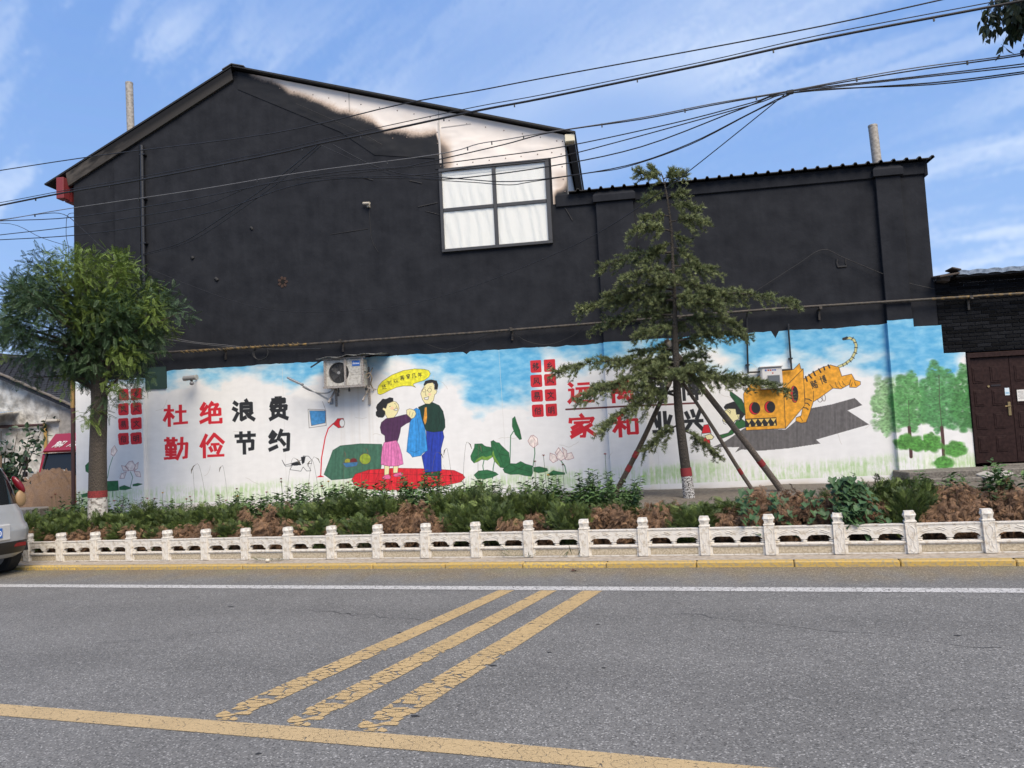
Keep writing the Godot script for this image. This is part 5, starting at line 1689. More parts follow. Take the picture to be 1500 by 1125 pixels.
func make_poplar_branch() -> void:
	rng.seed = 404
	var at := Vector3(6.0, 0.15, -8.75)
	var t := thing("poplar_tree", "broad leaved tree whose dark hanging leaves fill the top right corner", "tree", at)
	var bk := bark(Color(0.10, 0.09, 0.075), Color(0.24, 0.22, 0.19), 405)
	part("trunk", Build.new().tube([Vector3(0, -0.3, 0), Vector3(0, 2.0, 0), Vector3(0.1, 5.0, 0), Vector3(0.2, 9.6, 0)], [0.15, 0.13, 0.10, 0.03], 12).mesh(), bk, t)
	var limb := Build.new()
	var leaf := Build.new()
	for s in [-1.0, 1.0]:
		leaf.flat(Vector3.ZERO, Vector3(s * 0.026, 0.004, 0.02), Vector3(s * 0.024, 0.006, 0.05), Vector3.UP)
		leaf.flat(Vector3.ZERO, Vector3(s * 0.024, 0.006, 0.05), Vector3(0, -0.006, 0.1), Vector3.UP)
	leaf.tube([Vector3(0, 0.0, -0.05), Vector3.ZERO], [0.0015], 3, false)
	var leaves := []
	var tints := []
	for w in [[Vector3(0.05, 4.6, 0), Vector3(-1.5, 6.05, -0.2)], [Vector3(0.05, 4.9, 0), Vector3(-1.42, 6.3, 0.05)], [Vector3(0.05, 4.4, 0), Vector3(-1.30, 5.8, -0.15)], [Vector3(0.05, 5.4, 0), Vector3(-1.0, 7.0, 0.6)], [Vector3(0.1, 5.6, 0), Vector3(1.2, 6.8, -0.4)], [Vector3(0.1, 6.2, 0), Vector3(0.3, 7.6, 1.2)], [Vector3(0.1, 6.6, 0), Vector3(-0.6, 8.4, -0.9)], [Vector3(0.15, 7.4, 0), Vector3(0.5, 9.4, 0.5)], [Vector3(0.1, 6.0, 0), Vector3(0.9, 7.4, 0.8)], [Vector3(0.1, 7.0, 0), Vector3(-0.9, 8.6, 0.4)]]:
		var a: Vector3 = w[0]
		var e: Vector3 = w[1]
		limb.tube([a, a.lerp(e, 0.5) + Vector3(0, 0.12, 0), e], [0.04, 0.02, 0.006], 6, false)
		for k in 46:
			var f := rng.randf_range(0.6, 1.04)
			var p := a.lerp(e, f) + Vector3(0, 0.2 * f * (1.0 - f), 0)
			var tip := p + Vector3(rng.randf_range(-0.18, 0.18), rng.randf_range(-0.55, -0.05), rng.randf_range(-0.25, 0.25))
			limb.tube([p, p.lerp(tip, 0.5) + Vector3(0.02, 0.03, 0), tip], [0.004, 0.003, 0.0015], 3, false)
			for j in 9:
				var g := rng.randf_range(0.2, 1.05)
				var d := Vector3(rng.randf_range(-0.8, 0.8), -1.0, rng.randf_range(-0.8, 0.8))
				leaves.append(toward(d, rng.randf() * TAU, rng.randf_range(0.85, 1.3), p.lerp(tip, g) + any_direction() * 0.05))
				var s := rng.randf_range(0.75, 1.2)
				tints.append(Color(0.03 * s, 0.048 * s, 0.022 * s))
	part("limbs", limb.mesh(), bk, t)
	copies("foliage", leaf.mesh(), leafy(0.5, 0.12), leaves, tints, t)

# ------------------------------------------------------------------ planting strip
func thuja_frond(dead: bool) -> ArrayMesh:
	var b := Build.new()
	var g := RandomNumberGenerator.new()
	g.seed = 12 if dead else 13
	var n := 9
	for k in n:
		var f := float(k + 1) / n
		var p := Vector3(0, -0.25 * f * f * 0.15, 0.15 * f)
		for s in [-1.0, 1.0]:
			var l := 0.075 * (1.1 - f) + 0.014
			var d := Vector3(s * 0.8, g.randf_range(-0.35, 0.3) - (0.5 if dead else 0.0), 0.75).normalized() * l
			diamond(b, p, d, Vector3(-d.z, 0.2 * l, d.x).normalized() * (0.0055 if dead else 0.0065), 0.3)
			diamond(b, p + d * 0.45, (d + Vector3(-s * 0.5 * l, g.randf_range(-0.3, 0.3) * l, 0.2 * l)) * 0.6, Vector3(0, 0, 1) * 0.004, 0.3)
	return b.mesh()

func pick_frond_tint(dead: bool, g: float) -> Color:
	if dead:
		var c := Color(0.12, 0.07, 0.042).lerp(Color(0.30, 0.175, 0.095), pow(rng.randf(), 1.3))
		return Color(c.r * g, c.g * g, c.b * g)
	var c2 := Color(0.040, 0.068, 0.018).lerp(Color(0.125, 0.175, 0.036), pow(rng.randf(), 1.5))
	return Color(c2.r * g, c2.g * g, c2.b * g)

func shrub_shape(dead: bool, seed_: int, green: ArrayMesh, brown: ArrayMesh, leaf_mat: Material, stem_mat: Material) -> Node3D:
	rng.seed = seed_
	var o := Node3D.new()
	var stems := Build.new()
	var fr := []
	var ti := []
	for k in 17:
		var a := rng.randf() * TAU
		var r := sqrt(rng.randf()) * 0.30
		var h := rng.randf_range(0.30, 0.58) * (1.0 - 0.5 * r)
		var tip := Vector3(cos(a) * r * 1.2, h, sin(a) * r)
		stems.tube([Vector3(cos(a) * 0.04, 0, sin(a) * 0.04), Vector3(cos(a) * r * 0.6, h * 0.5, sin(a) * r * 0.5), tip], [0.009, 0.006, 0.002], 4, false)
		for j in 52:
			var f := pow(rng.randf(), 0.6)
			var p := Vector3(tip.x * (0.3 + 0.7 * f), tip.y * (0.22 + 0.78 * f), tip.z * (0.3 + 0.7 * f)) + any_direction() * 0.07
			var out := Vector3(p.x, 0.12, p.z).normalized()
			var d := (out + any_direction() * 0.7 + (Vector3(0, -1.0, 0) if dead else Vector3(0, 0.8, 0))).normalized()
			fr.append(toward(d, rng.randf_range(-1.2, 1.2), rng.randf_range(0.42, 0.8), p))
			ti.append(pick_frond_tint(dead, rng.randf_range(0.75, 1.25)))
	part("stems", stems.mesh(), stem_mat, o)
	copies("foliage", brown if dead else green, leaf_mat, fr, ti, o)
	return o

func broad_leaf() -> ArrayMesh:
	var b := Build.new()
	var w := 0.027
	var l := 0.09
	for s in [-1.0, 1.0]:
		b.flat(Vector3.ZERO, Vector3(s * w, 0.008, l * 0.35), Vector3(0, -0.003, l * 0.5), Vector3.UP)
		b.flat(Vector3(s * w, 0.008, l * 0.35), Vector3(s * w * 0.7, 0.003, l * 0.7), Vector3(0, -0.003, l * 0.5), Vector3.UP)
		b.flat(Vector3(s * w * 0.7, 0.003, l * 0.7), Vector3(0, -0.016, l), Vector3(0, -0.003, l * 0.5), Vector3.UP)
	return b.mesh()

func leafy_plant_shape(seed_: int, tall: float, leaf: ArrayMesh, leaf_mat: Material, stem_mat: Material, narrow := false) -> Node3D:
	rng.seed = seed_
	var o := Node3D.new()
	var stems := Build.new()
	var lv := []
	var ti := []
	for k in 13:
		var a := rng.randf() * TAU
		var r := rng.randf_range(0.03, 0.27)
		var h := tall * rng.randf_range(0.5, 1.0)
		var tip := Vector3(cos(a) * r, h, sin(a) * r)
		var foot := tip * Vector3(0.3, 0, 0.3)
		var mid := foot.lerp(tip, 0.5) + Vector3(rng.randf_range(-0.06, 0.06), 0, rng.randf_range(-0.06, 0.06))
		stems.tube([foot, mid, tip], [0.005, 0.004, 0.002], 4, false)
		var turn := rng.randf() * TAU
		var n := int(h / 0.04)
		for j in n:
			var f := (j + 1.0) / n
			if f < 0.2:
				continue
			var p := foot.lerp(mid, f * 2.0) if f < 0.5 else mid.lerp(tip, f * 2.0 - 1.0)
			turn += 1.57
			for s in 2:
				var b := turn + s * PI + rng.randf_range(-0.7, 0.7)
				var d := Vector3(cos(b), rng.randf_range(-0.5, 1.1), sin(b))
				var tr := toward(d, rng.randf_range(-0.5, 0.5), rng.randf_range(0.75, 1.3) * (1.12 - 0.35 * f), p)
				if narrow:
					tr.basis.x *= 0.5
				lv.append(tr)
				var g := rng.randf_range(0.7, 1.3)
				var c := Color(0.042, 0.09, 0.028).lerp(Color(0.10, 0.175, 0.044), rng.randf() * f)
				ti.append(Color(c.r * g, c.g * g, c.b * g))
	part("stems", stems.mesh(), stem_mat, o)
	copies("foliage", leaf, leaf_mat, lv, ti, o)
	return o

var said := {}

# what a plant looks like and where it stands: counted from the posts of the balustrade
func near_post(looks: String, s: float) -> String:
	var d := (s - POST_S) / POST_STEP
	var out := ""
	if d < -0.5 or d > 18.5:
		var side := "left of the first post" if d < 0.0 else "right of the last post"
		var n: int = said.get(looks + side, 0)
		said[looks + side] = n + 1
		return "%s, %s one %s" % [looks, INK_NUMBERS[mini(n, 18)], side]
	var k := clampi(int(round(d)), 0, 18)
	d -= k
	var where := "behind" if absf(d) < 0.17 else ("just right of" if d > 0 else "just left of")
	out = "%s %s the %s post from left" % [looks, where, INK_NUMBERS[k]]
	var m: int = said.get(out, 0)
	said[out] = m + 1
	return out if m == 0 else "%s, %s there" % [out, INK_NUMBERS[m]]

func set_plant(shape: Node3D, called: String, looks: String, category: String, group: String, s: float, t: float, size: Vector3, turn: float, sunk := 0.03) -> Node3D:
	var o: Node3D = shape.duplicate()
	o.name = numbered(called)
	add_child(o)
	var p := R(s, t)
	p.y = ground_y(p.x, p.z) - sunk
	o.position = p
	o.basis = Basis(Vector3.UP, turn).scaled(size)
	tag(o, near_post(looks, s), category, group)
	return o

func make_planting() -> void:
	var leaf_mat := leafy(0.6, 0.22)
	var dry_mat := leafy(0.85, 0.1)
	var stem := paint(0.09, 0.075, 0.05, 0.9)
	var green_stem := paint(0.06, 0.09, 0.03, 0.8)
	var gf := thuja_frond(false)
	var bf := thuja_frond(true)
	var greens := []
	var browns := []
	for k in 4:
		greens.append(shrub_shape(false, 500 + k, gf, bf, leaf_mat, stem))
		browns.append(shrub_shape(true, 520 + k, gf, bf, dry_mat, stem))
	# front row, one shrub about every 0.4 m: G green, B brown and dead
	var row := "GGBBGBBBGBGBBBGBBBGBGBBBGGBBGBBBGBBBBBGBBBBGBBBG"
	var g := RandomNumberGenerator.new()
	g.seed = 61
	var s := -12.9
	var k := 0
	while s < 4.2:
		var dead := row[k % row.length()] == "B"
		var shape: Node3D = (browns if dead else greens)[k % 4]
		var high := 1.14 if s > -0.5 else (1.0 if s > -2.8 else 0.98)
		set_plant(shape, "dead_shrub" if dead else "evergreen_shrub", ("brown dried shrub in front row" if dead else "green conifer shrub in front row"), "shrub", "shrubs along the balustrade", s, g.randf_range(-9.42, -9.24), Vector3(g.randf_range(0.85, 1.1), high * g.randf_range(0.84, 1.08), 0.85), g.randf() * TAU)
		k += 1
		s += g.randf_range(0.34, 0.41)
	# second row
	s = -12.9
	while s < 4.4:
		var dead := (k % 5 == 2 and s > -8.0) or (k % 3 == 1 and s > -0.5)
		var shape: Node3D = (browns if dead else greens)[(k + 1) % 4]
		set_plant(shape, "dead_shrub" if dead else "evergreen_shrub", ("brown dried shrub in second row" if dead else "green conifer shrub in second row"), "shrub", "shrubs along the balustrade", s, g.randf_range(-9.95, -9.75), Vector3(g.randf_range(0.95, 1.2), g.randf_range(1.0, 1.2) * (0.72 if s > -2.9 and s < -0.3 else 1.0), 1.0), g.randf() * TAU)
		k += 1
		s += g.randf_range(0.42, 0.55)
	# leafy flowers behind
	var bl := broad_leaf()
	var plants := []
	for j in 5:
		plants.append(leafy_plant_shape(600 + j, 0.78, bl, leaf_mat, green_stem))
	var thin := leafy_plant_shape(640, 0.85, bl, leaf_mat, green_stem, true)
	s = -12.9
	var flower_spots := []
	while s < -2.0:
		for r in 2:
			var t := -10.25 - r * 0.42 + g.randf_range(-0.12, 0.12)
			var o := set_plant(plants[k % 5] if k % 6 else thin, "flowering_plant", "leafy plant in %s row" % ["third", "back"][r], "plant", "leafy plants behind the shrubs", s + g.randf_range(-0.05, 0.05), t, Vector3(1.1, g.randf_range(0.66, 0.98) * (1.0 if s > -9.0 or s < -11.0 else 0.88), 1.1), g.randf() * TAU)
			flower_spots.append(o.position)
			k += 1
		s += g.randf_range(0.25, 0.32)
	for q in [[-3.4, -10.3, 0.62], [-2.75, -10.2, 0.6], [1.3, -9.9, 0.7], [1.75, -10.2, 0.9], [2.1, -9.95, 0.95], [2.45, -10.3, 0.95], [2.8, -10.1, 1.05], [3.15, -10.3, 0.95], [3.5, -10.1, 1.0], [0.75, -10.2, 0.6], [3.9, -10.2, 1.0]]:
		set_plant(plants[k % 5], "garden_plant", "low leafy plant at back", "plant", "leafy plants at the right of the strip", q[0], q[1], Vector3(1.1, q[2], 1.1), g.randf() * TAU)
		k += 1
	# zinnia heads on their stalks
	var kinds := [["red", Color(0.30, 0.016, 0.022)], ["orange red", Color(0.42, 0.09, 0.03)], ["yellow", Color(0.62, 0.38, 0.02)], ["dark crimson", Color(0.13, 0.012, 0.03)], ["pale pink", Color(0.45, 0.18, 0.17)]]
	for j in 42:
		var fs := -12.6 + j * 0.232 + g.randf_range(-0.08, 0.08)
		if j > 36:
			fs = [-3.4, -3.25, -3.05, -2.9, -2.4][j - 37]
		var kind: Array = kinds[[0, 3, 1, 0, 2, 3, 0, 4, 2, 0, 3, 1][(j * 5 + j / 7) % 12]]
		var p := R(fs, -10.15 + g.randf_range(-0.4, 0.25))
		p.y = ground_y(p.x, p.z)
		var h := g.randf_range(0.6, 0.86) if j < 37 else g.randf_range(0.8, 0.98)
		var o := thing("zinnia", near_post(kind[0] + " zinnia on thin stalk", fs), "flower", p, "zinnias among the leafy plants")
		var lean := Vector3(g.randf_range(-0.06, 0.06), h, g.randf_range(-0.06, 0.06))
		part("stalk", Build.new().tube([Vector3.ZERO, lean * 0.5 + Vector3(0.01, 0, 0), lean], [0.004, 0.003, 0.003], 4, false).mesh(), green_stem, o)
		var head := Build.new()
		for q in 12:
			var a := TAU * q / 12.0
			for ring in 2:
				var l := 0.034 - 0.012 * ring
				diamond(head, lean + Vector3(0, 0.005 * ring, 0), Vector3(cos(a + ring * 0.26) * l, 0.006 + 0.012 * ring, sin(a + ring * 0.26) * l), Vector3(-sin(a), 0, cos(a)) * 0.0085, 0.1)
		part("petals", head.mesh(), paint(kind[1].r, kind[1].g, kind[1].b, 0.6), o)
		part("flower_centre", Build.new().blob(lean + Vector3(0, 0.012, 0), Vector3(0.009, 0.009, 0.009), 4, 7).mesh(), paint(0.25, 0.15, 0.02, 0.8), o)
	# foxtail grass
	var dry := paint(0.12, 0.105, 0.07, 0.9)
	for q in [-9.6, -9.35, -8.9, -7.75, -7.35, -7.1, -6.65, -6.35, -5.15, -4.75, -4.6, -4.35]:
		var p := R(q, -10.55)
		p.y = ground_y(p.x, p.z)
		var o := thing("foxtail_grass", near_post("nodding foxtail grass against wall", q), "grass", p, "foxtail grasses at the back of the strip")
		var l := g.randf_range(-0.2, 0.2)
		var h := g.randf_range(1.0, 1.2)
		part("stalk", Build.new().tube(smooth_path([Vector3.ZERO, Vector3(l * 0.2, h * 0.6, 0), Vector3(l * 0.7, h, 0), Vector3(l * 1.1, h * 1.02, 0.0)], 3), [0.0025], 3, false).mesh(), dry, o)
		part("ear", Build.new().tube([Vector3(l * 1.1, h * 1.02, 0), Vector3(l * 1.3, h, 0), Vector3(l * 1.45, h * 0.94, 0)], [0.004, 0.009, 0.003], 5, false).mesh(), dry, o)
	# bindweed climbing over the shrubs and the rail
	var heart := Build.new()
	for sx in [-1.0, 1.0]:
		heart.flat(Vector3.ZERO, Vector3(sx * 0.03, 0.004, -0.014), Vector3(sx * 0.036, 0.006, 0.012), Vector3.UP)
		heart.flat(Vector3.ZERO, Vector3(sx * 0.036, 0.006, 0.012), Vector3(0, -0.004, 0.07), Vector3.UP)
	var hm := heart.mesh()
	for q in [[-0.33, 26, 0.42, 0.62, "bindweed with few leaves over brown shrubs"], [0.66, 64, 0.26, 0.72, "dense bindweed spilling over the rail"], [0.2, 10, 0.3, 0.6, "thin bindweed shoot among shrubs"]]:
		var p := R(q[0], -9.02)
		p.y = GRADE * q[0] + 0.1
		var o := thing("bindweed_vine", near_post(q[4], q[0]), "vine", p, "bindweed vines on the balustrade")
		var wood := Build.new()
		var lv := []
		var ti := []
		for v in int(q[1] / 6.0) + 2:
			var x0 := g.randf_range(-q[2], q[2]) * 0.7
			var pts := [Vector3(x0 * 0.6, 0.5 * q[3], -0.45), Vector3(x0 * 0.8, q[3] + g.randf_range(-0.1, 0.06), -0.25), Vector3(x0, 0.46, -0.03), Vector3(x0 + g.randf_range(-0.12, 0.12), g.randf_range(0.16, 0.4), 0.07)]
			pts = smooth_path(pts, 4)
			wood.tube(pts, [0.003], 3, false)
			for j in pts.size():
				for e in 1 + int(q[1] > 50):
					var d := Vector3(g.randf_range(-0.7, 0.7), g.randf_range(-1.0, 0.1), g.randf_range(0.2, 1.0))
					rng.seed = j * 31 + v
					lv.append(toward(d, g.randf_range(-0.5, 0.5), g.randf_range(0.8, 1.35), pts[j] + Vector3(g.randf_range(-0.07, 0.07), g.randf_range(-0.05, 0.05), g.randf_range(0, 0.05))))
					var f := g.randf_range(0.75, 1.3)
					ti.append(Color(0.040 * f, 0.088 * f, 0.030 * f))
		part("stems", wood.mesh(), green_stem, o)
		copies("foliage", hm, leaf_mat, lv, ti, o)
	# cut weeds left on the pavement, and sprigs growing at the foot of the fence
	for q in [[-6.75, -8.78, "heap of cut weeds on pavement", 34], [-3.15, -8.84, "weed tuft growing through balustrade", 16], [-2.5, -8.86, "small weed at balustrade foot", 8]]:
		var p := R(q[0], q[1], 0.07)
		var o := thing("weed_heap", near_post(q[2], q[0]), "weeds", p)
		var bl2 := Build.new()
		for v in q[3]:
			var a := g.randf() * TAU
			var l := g.randf_range(0.06, 0.28)
			var from := Vector3(g.randf_range(-0.16, 0.16), 0.01, g.randf_range(-0.05, 0.06))
			var d := Vector3(cos(a), g.randf_range(0.05, 0.75 if q[3] < 30 else 0.3), sin(a) * 0.5) * l
			diamond(bl2, from, d, Vector3(-sin(a), 0, cos(a)) * 0.006)
		part("blades", bl2.mesh(), paint(0.06, 0.085, 0.035, 0.8), o)
		if q[3] > 30:
			part("stone", Build.new().blob(Vector3(0.02, 0.02, 0.09), Vector3(0.035, 0.022, 0.025), 5, 8).mesh(), paint(0.6, 0.56, 0.48, 0.9), o)
	for q in [[-2.3, -8.3, 0.06, "dry brown leaf lying on the road by the kerb"], [-7.95, -8.75, 0.1, ""]]:
		if q[3] == "":
			continue
		var lb := Build.new()
		for j in 4:
			diamond(lb, Vector3(0, 0.006, 0), Vector3(cos(j * 1.4) * 0.07, 0.02, sin(j * 1.4) * 0.05), Vector3(-sin(j * 1.4), 0.2, cos(j * 1.4)) * 0.016)
		var lf := thing("fallen_leaf", q[3], "leaf", R(q[0], q[1], 0.002))
		part("blade", lb.mesh(), paint(0.08, 0.04, 0.025, 0.9), lf)
	for o in greens + browns + plants + [thin]:
		o.free()
	# dark tar spots and stains on the road
	var tar := Build.new()
	rng.seed = 71
	for q in [[-1.66, -5.2], [-1.2, -4.9], [-2.62, -3.28], [-3.05, -5.6], [-1.5, -6.0], [-3.9, -6.2], [-2.05, -3.9], [-1.95, -4.85], [-0.4, -3.4], [-5.4, -6.4], [1.0, -5.9]]:
		var r := rng.randf_range(0.014, 0.026)
		var ring := []
		for j in 9:
			ring.append(R(q[0] + cos(TAU * j / 9) * r * rng.randf_range(0.7, 1.8), q[1] + sin(TAU * j / 9) * r * rng.randf_range(0.5, 1.0), 0.0025))
		for j in 9:
			tar.flat(R(q[0], q[1], 0.0026), ring[j], ring[(j + 1) % 9], Vector3.UP)
	for q in [[-4.4, -6.3, -2.9, -6.0], [-5.6, -5.0, -4.5, -5.6], [-0.9, -6.4, 1.2, -5.6], [-2.2, -2.6, -0.7, -2.4], [-7.5, -6.6, -6.2, -6.9]]:
		var last := Vector2(q[0], q[1])
		for j in range(1, 16):
			var f := j / 15.0
			var next := Vector2(lerpf(q[0], q[2], f), lerpf(q[1], q[3], f)) + Vector2(rng.randf_range(-0.03, 0.03), rng.randf_range(-0.05, 0.05))
			var sd := (next - last).orthogonal().normalized() * rng.randf_range(0.001, 0.0035)
			tar.quad(R(last.x + sd.x, last.y + sd.y, 0.0022), R(next.x + sd.x, next.y + sd.y, 0.0022), R(next.x - sd.x, next.y - sd.y, 0.0022), R(last.x - sd.x, last.y - sd.y, 0.0022), Vector3.UP)
			last = next
	structure("tar_spots", tar.mesh(), paint(0.022, 0.022, 0.023, 0.7))

# ------------------------------------------------------------------ things on the wall
func make_gas_pipe() -> void:
	var o := thing("gas_pipe", "long gas pipe running along the whole black wall above the mural", "pipe", Vector3(-9.7, 3.55, WALL_Z))
	var ochre := surface(mottle(256, noise_bytes(256, 81, 0.03, 4), Color(0.03, 0.026, 0.022), Color(0.27, 0.17, 0.05), 0.42, 0.85), 0.6, Vector3(0.9, 2.5, 2.5))
	var dull := surface(mottle(256, noise_bytes(256, 82, 0.04, 4), Color(0.022, 0.02, 0.019), Color(0.07, 0.056, 0.042), 0.3, 0.75), 0.6, Vector3(1.2, 2.5, 2.5))
	var cuts := [0.0, 0.9, 3.6, 7.2, 9.3, 12.6, 15.3, 22.0]
	var heights := [0.01, 0.01, -0.02, -0.02, 0.0, 0.04, 0.02, -0.03]
	var kinds := [dull, ochre, dull, dull, dull, dull, ochre]
	for k in 7:
		var a := Vector3(cuts[k], heights[k], 0.15)
		var e := Vector3(cuts[k + 1], heights[k + 1], 0.15)
		part("pipe_run", Build.new().tube([a, a.lerp(e, 0.5), e], [0.026], 10).mesh(), kinds[k], o)
	for x in [1.8, 4.3, 7.72, 10.9, 13.4, 15.95]:
		var c := Build.new()
		c.box(Vector3(x, -0.02, 0.11), Vector3(0.035, 0.03, 0.2))
		c.box(Vector3(x, 0.0, 0.155), Vector3(0.05, 0.07, 0.065))
		c.box(Vector3(x, -0.1, 0.03), Vector3(0.035, 0.2, 0.03))
		part("pipe_hanger", c.mesh(), dull, o)
	var wb := Build.new()
	for k in 26:
		var x := 0.9 + k * 0.1
		wb.tube([Vector3(x, 0.03, 0.15), Vector3(x + 0.04, 0.0, 0.183), Vector3(x + 0.08, -0.03, 0.15)], [0.006], 4)
	part("wire_wrap", wb.mesh(), paint(0.2, 0.14, 0.05, 0.6), o)
	var coil := thing("cable_coil", "loose coil of black cable hanging under the gas pipe", "cable", Vector3(-7.1, 3.42, WALL_Z + 0.1))
	for k in 3:
		var ring := []
		for j in 25:
			var a := TAU * j / 24.0
			ring.append(Vector3(cos(a) * (0.14 + 0.012 * k), sin(a) * (0.15 - 0.01 * k), 0.012 * k))
		part("loop", Build.new().tube(ring, [0.006], 5, false).mesh(), paint(0.03, 0.03, 0.032, 0.6), coil)

func make_air_conditioner() -> void:
	var z := -14.05
	var o := thing("air_conditioner", "grey outdoor air conditioner unit on steel brackets under a tin sheet", "air conditioner", Vector3(-5.25, 2.64, z))
	var shell := surface(mottle(256, noise_bytes(256, 83, 0.03, 4), Color(0.36, 0.34, 0.30), Color(0.52, 0.50, 0.455), 0.2, 0.6), 0.5, Vector3(2, 2, 2))
	var steel := surface(mottle(256, noise_bytes(256, 84, 0.06, 4), Color(0.16, 0.10, 0.07), Color(0.34, 0.32, 0.30), 0.25, 0.5), 0.6, Vector3(3, 3, 3))
	var dark := paint(0.018, 0.018, 0.019, 0.5)
	var w := 0.755
	# casing with a round opening for the fan
	var hole := PackedVector2Array()
	var outer := PackedVector2Array()
	var cx := -0.095
	var cy := 0.25
	for k in 33:
		var a := TAU * k / 32.0
		hole.append(Vector2(cx + cos(a) * 0.205, cy + sin(a) * 0.205))
		var d := Vector2(cos(a), sin(a))
		outer.append(d)
	var b := Build.new()
	for k in 32:
		var q := []
		for e in [k, k + 1]:
			var d: Vector2 = outer[e]
			var lx := ((w * 0.5 - cx) if d.x > 0 else (w * 0.5 + cx)) / maxf(absf(d.x), 0.0001)
			var ly := ((0.5 - cy) if d.y > 0 else cy) / maxf(absf(d.y), 0.0001)
			q.append(Vector2(cx, cy) + d * minf(lx, ly))
		b.quad(Vector3(hole[k].x, hole[k].y, 0), Vector3(hole[k + 1].x, hole[k + 1].y, 0), Vector3(q[1].x, q[1].y, 0), Vector3(q[0].x, q[0].y, 0), Vector3.BACK)
		b.quad(Vector3(hole[k].x, hole[k].y, 0), Vector3(hole[k + 1].x, hole[k + 1].y, 0), Vector3(hole[k + 1].x, hole[k + 1].y, -0.05), Vector3(hole[k].x, hole[k].y, -0.05), Vector3(cx - hole[k].x, cy - hole[k].y, 0))
	for c in [Vector2(-w * 0.5, 0), Vector2(w * 0.5, 0), Vector2(-w * 0.5, 0.5), Vector2(w * 0.5, 0.5)]:
		b.box(Vector3(c.x - signf(c.x) * 0.03, clampf(c.y, 0.031, 0.469), -0.003), Vector3(0.06, 0.06, 0.004))
	b.box(Vector3(-w * 0.5 + 0.006, 0.25, -0.15), Vector3(0.012, 0.5, 0.28))
	b.box(Vector3(w * 0.5 - 0.006, 0.25, -0.15), Vector3(0.012, 0.5, 0.28))
	b.box(Vector3(0, 0.494, -0.15), Vector3(w - 0.024, 0.012, 0.28))
	b.box(Vector3(0, 0.006, -0.15), Vector3(w - 0.024, 0.012, 0.28))
	b.box(Vector3(0, 0.25, -0.295), Vector3(w, 0.5, 0.012))
	for k in 3:
		b.box(Vector3(0.25, 0.20 + k * 0.045, 0.002), Vector3(0.19, 0.006, 0.005))
	part("casing", b.mesh(), shell, o)
	var fan := Build.new()
	fan.lathe(Vector3(cx, cy, -0.06), [Vector2(0.0, 0.0), Vector2(0.205, 0.0)], 32, Basis(Vector3.RIGHT, PI / 2))
	part("fan_well", fan.mesh(), dark, o)
	var blades := Build.new()
	for k in 5:
		var a := TAU * k / 5.0
		var m := Vector3(cx + cos(a) * 0.1, cy + sin(a) * 0.1, -0.045)
		blades.box(m, Vector3(0.15, 0.09, 0.004), Basis(Vector3.BACK, a) * Basis(Vector3.RIGHT, 0.35))
	part("fan", blades.mesh(), paint(0.05, 0.05, 0.052, 0.5), o)
	var grille := Build.new()
	for k in 9:
		var r := 0.035 + 0.021 * k
		var ring := []
		for j in 33:
			ring.append(Vector3(cx + cos(TAU * j / 32) * r, cy + sin(TAU * j / 32) * r, -0.004))
		grille.tube(ring, [0.003], 4, false)
	for k in 8:
		var a := TAU * k / 8.0 + 0.2
		grille.rod(Vector3(cx + cos(a) * 0.03, cy + sin(a) * 0.03, -0.006), Vector3(cx + cos(a) * 0.205, cy + sin(a) * 0.205, -0.006), 0.0025, 4)
	part("fan_grille", grille.mesh(), paint(0.09, 0.09, 0.095, 0.5), o)
	part("hub", Build.new().lathe(Vector3(cx, cy, -0.01), [Vector2(0.032, 0), Vector2(0.03, 0.012), Vector2(0, 0.014)], 14, Basis(Vector3.RIGHT, PI / 2)).mesh(), paint(0.25, 0.25, 0.25, 0.5), o)
	var badge := part("badge", Build.new().box(Vector3(0.26, 0.415, 0.004), Vector3(0.155, 0.105, 0.006), Basis.IDENTITY, 0.002).mesh(), paint(0.03, 0.14, 0.50, 0.5), o, Vector3.ZERO, "blue badge with white lettering")
	var tm := TextMesh.new()
	tm.text = "Midea"
	var sf := SystemFont.new()
	sf.font_names = PackedStringArray(["Droid Sans"])
	sf.font_italic = true
	sf.font_weight = 700
	tm.font = sf
	tm.font_size = 32
	tm.pixel_size = 0.0013
	tm.depth = 0.002
	part("lettering", tm, paint(0.85, 0.85, 0.85, 0.5), badge, Vector3(0.266, 0.412, 0.0082))
	var swirl := Build.new()
	swirl.tube(smooth_path([Vector3(0.197, 0.40, 0.008), Vector3(0.2, 0.43, 0.008), Vector3(0.225, 0.44, 0.008)], 3), [0.004], 4)
	part("swirl", swirl.mesh(), paint(0.85, 0.85, 0.85, 0.5), badge)
	# frame of steel angles
	var fr := Build.new()
	for x in [-0.365, 0.0, 0.395]:
		fr.box(Vector3(x if x != 0.0 else 0.045, 0.25, 0.025), Vector3(0.042, 0.56, 0.012))
	for x in [-0.365, 0.395]:
		fr.box(Vector3(x, 0.25, 0.01), Vector3(0.012, 0.56, 0.03))
	fr.box(Vector3(0.02, -0.025, 0.02), Vector3(0.86, 0.04, 0.02))
	fr.box(Vector3(0.02, 0.525, 0.015), Vector3(0.86, 0.03, 0.02))
	for x in [-0.33, 0.36]:
		fr.box(Vector3(x, -0.025, -0.2), Vector3(0.04, 0.035, 0.44))
		fr.box(Vector3(x, -0.17, -0.23), Vector3(0.03, 0.03, 0.5), Basis(Vector3.RIGHT, 0.62))
		fr.box(Vector3(x, 0.0, -0.43), Vector3(0.04, 0.75, 0.03))
	fr.box(Vector3(0.44, -0.06, -0.12), Vector3(0.34, 0.03, 0.03), Basis(Vector3.BACK, -0.3))
	part("bracket", fr.mesh(), steel, o)
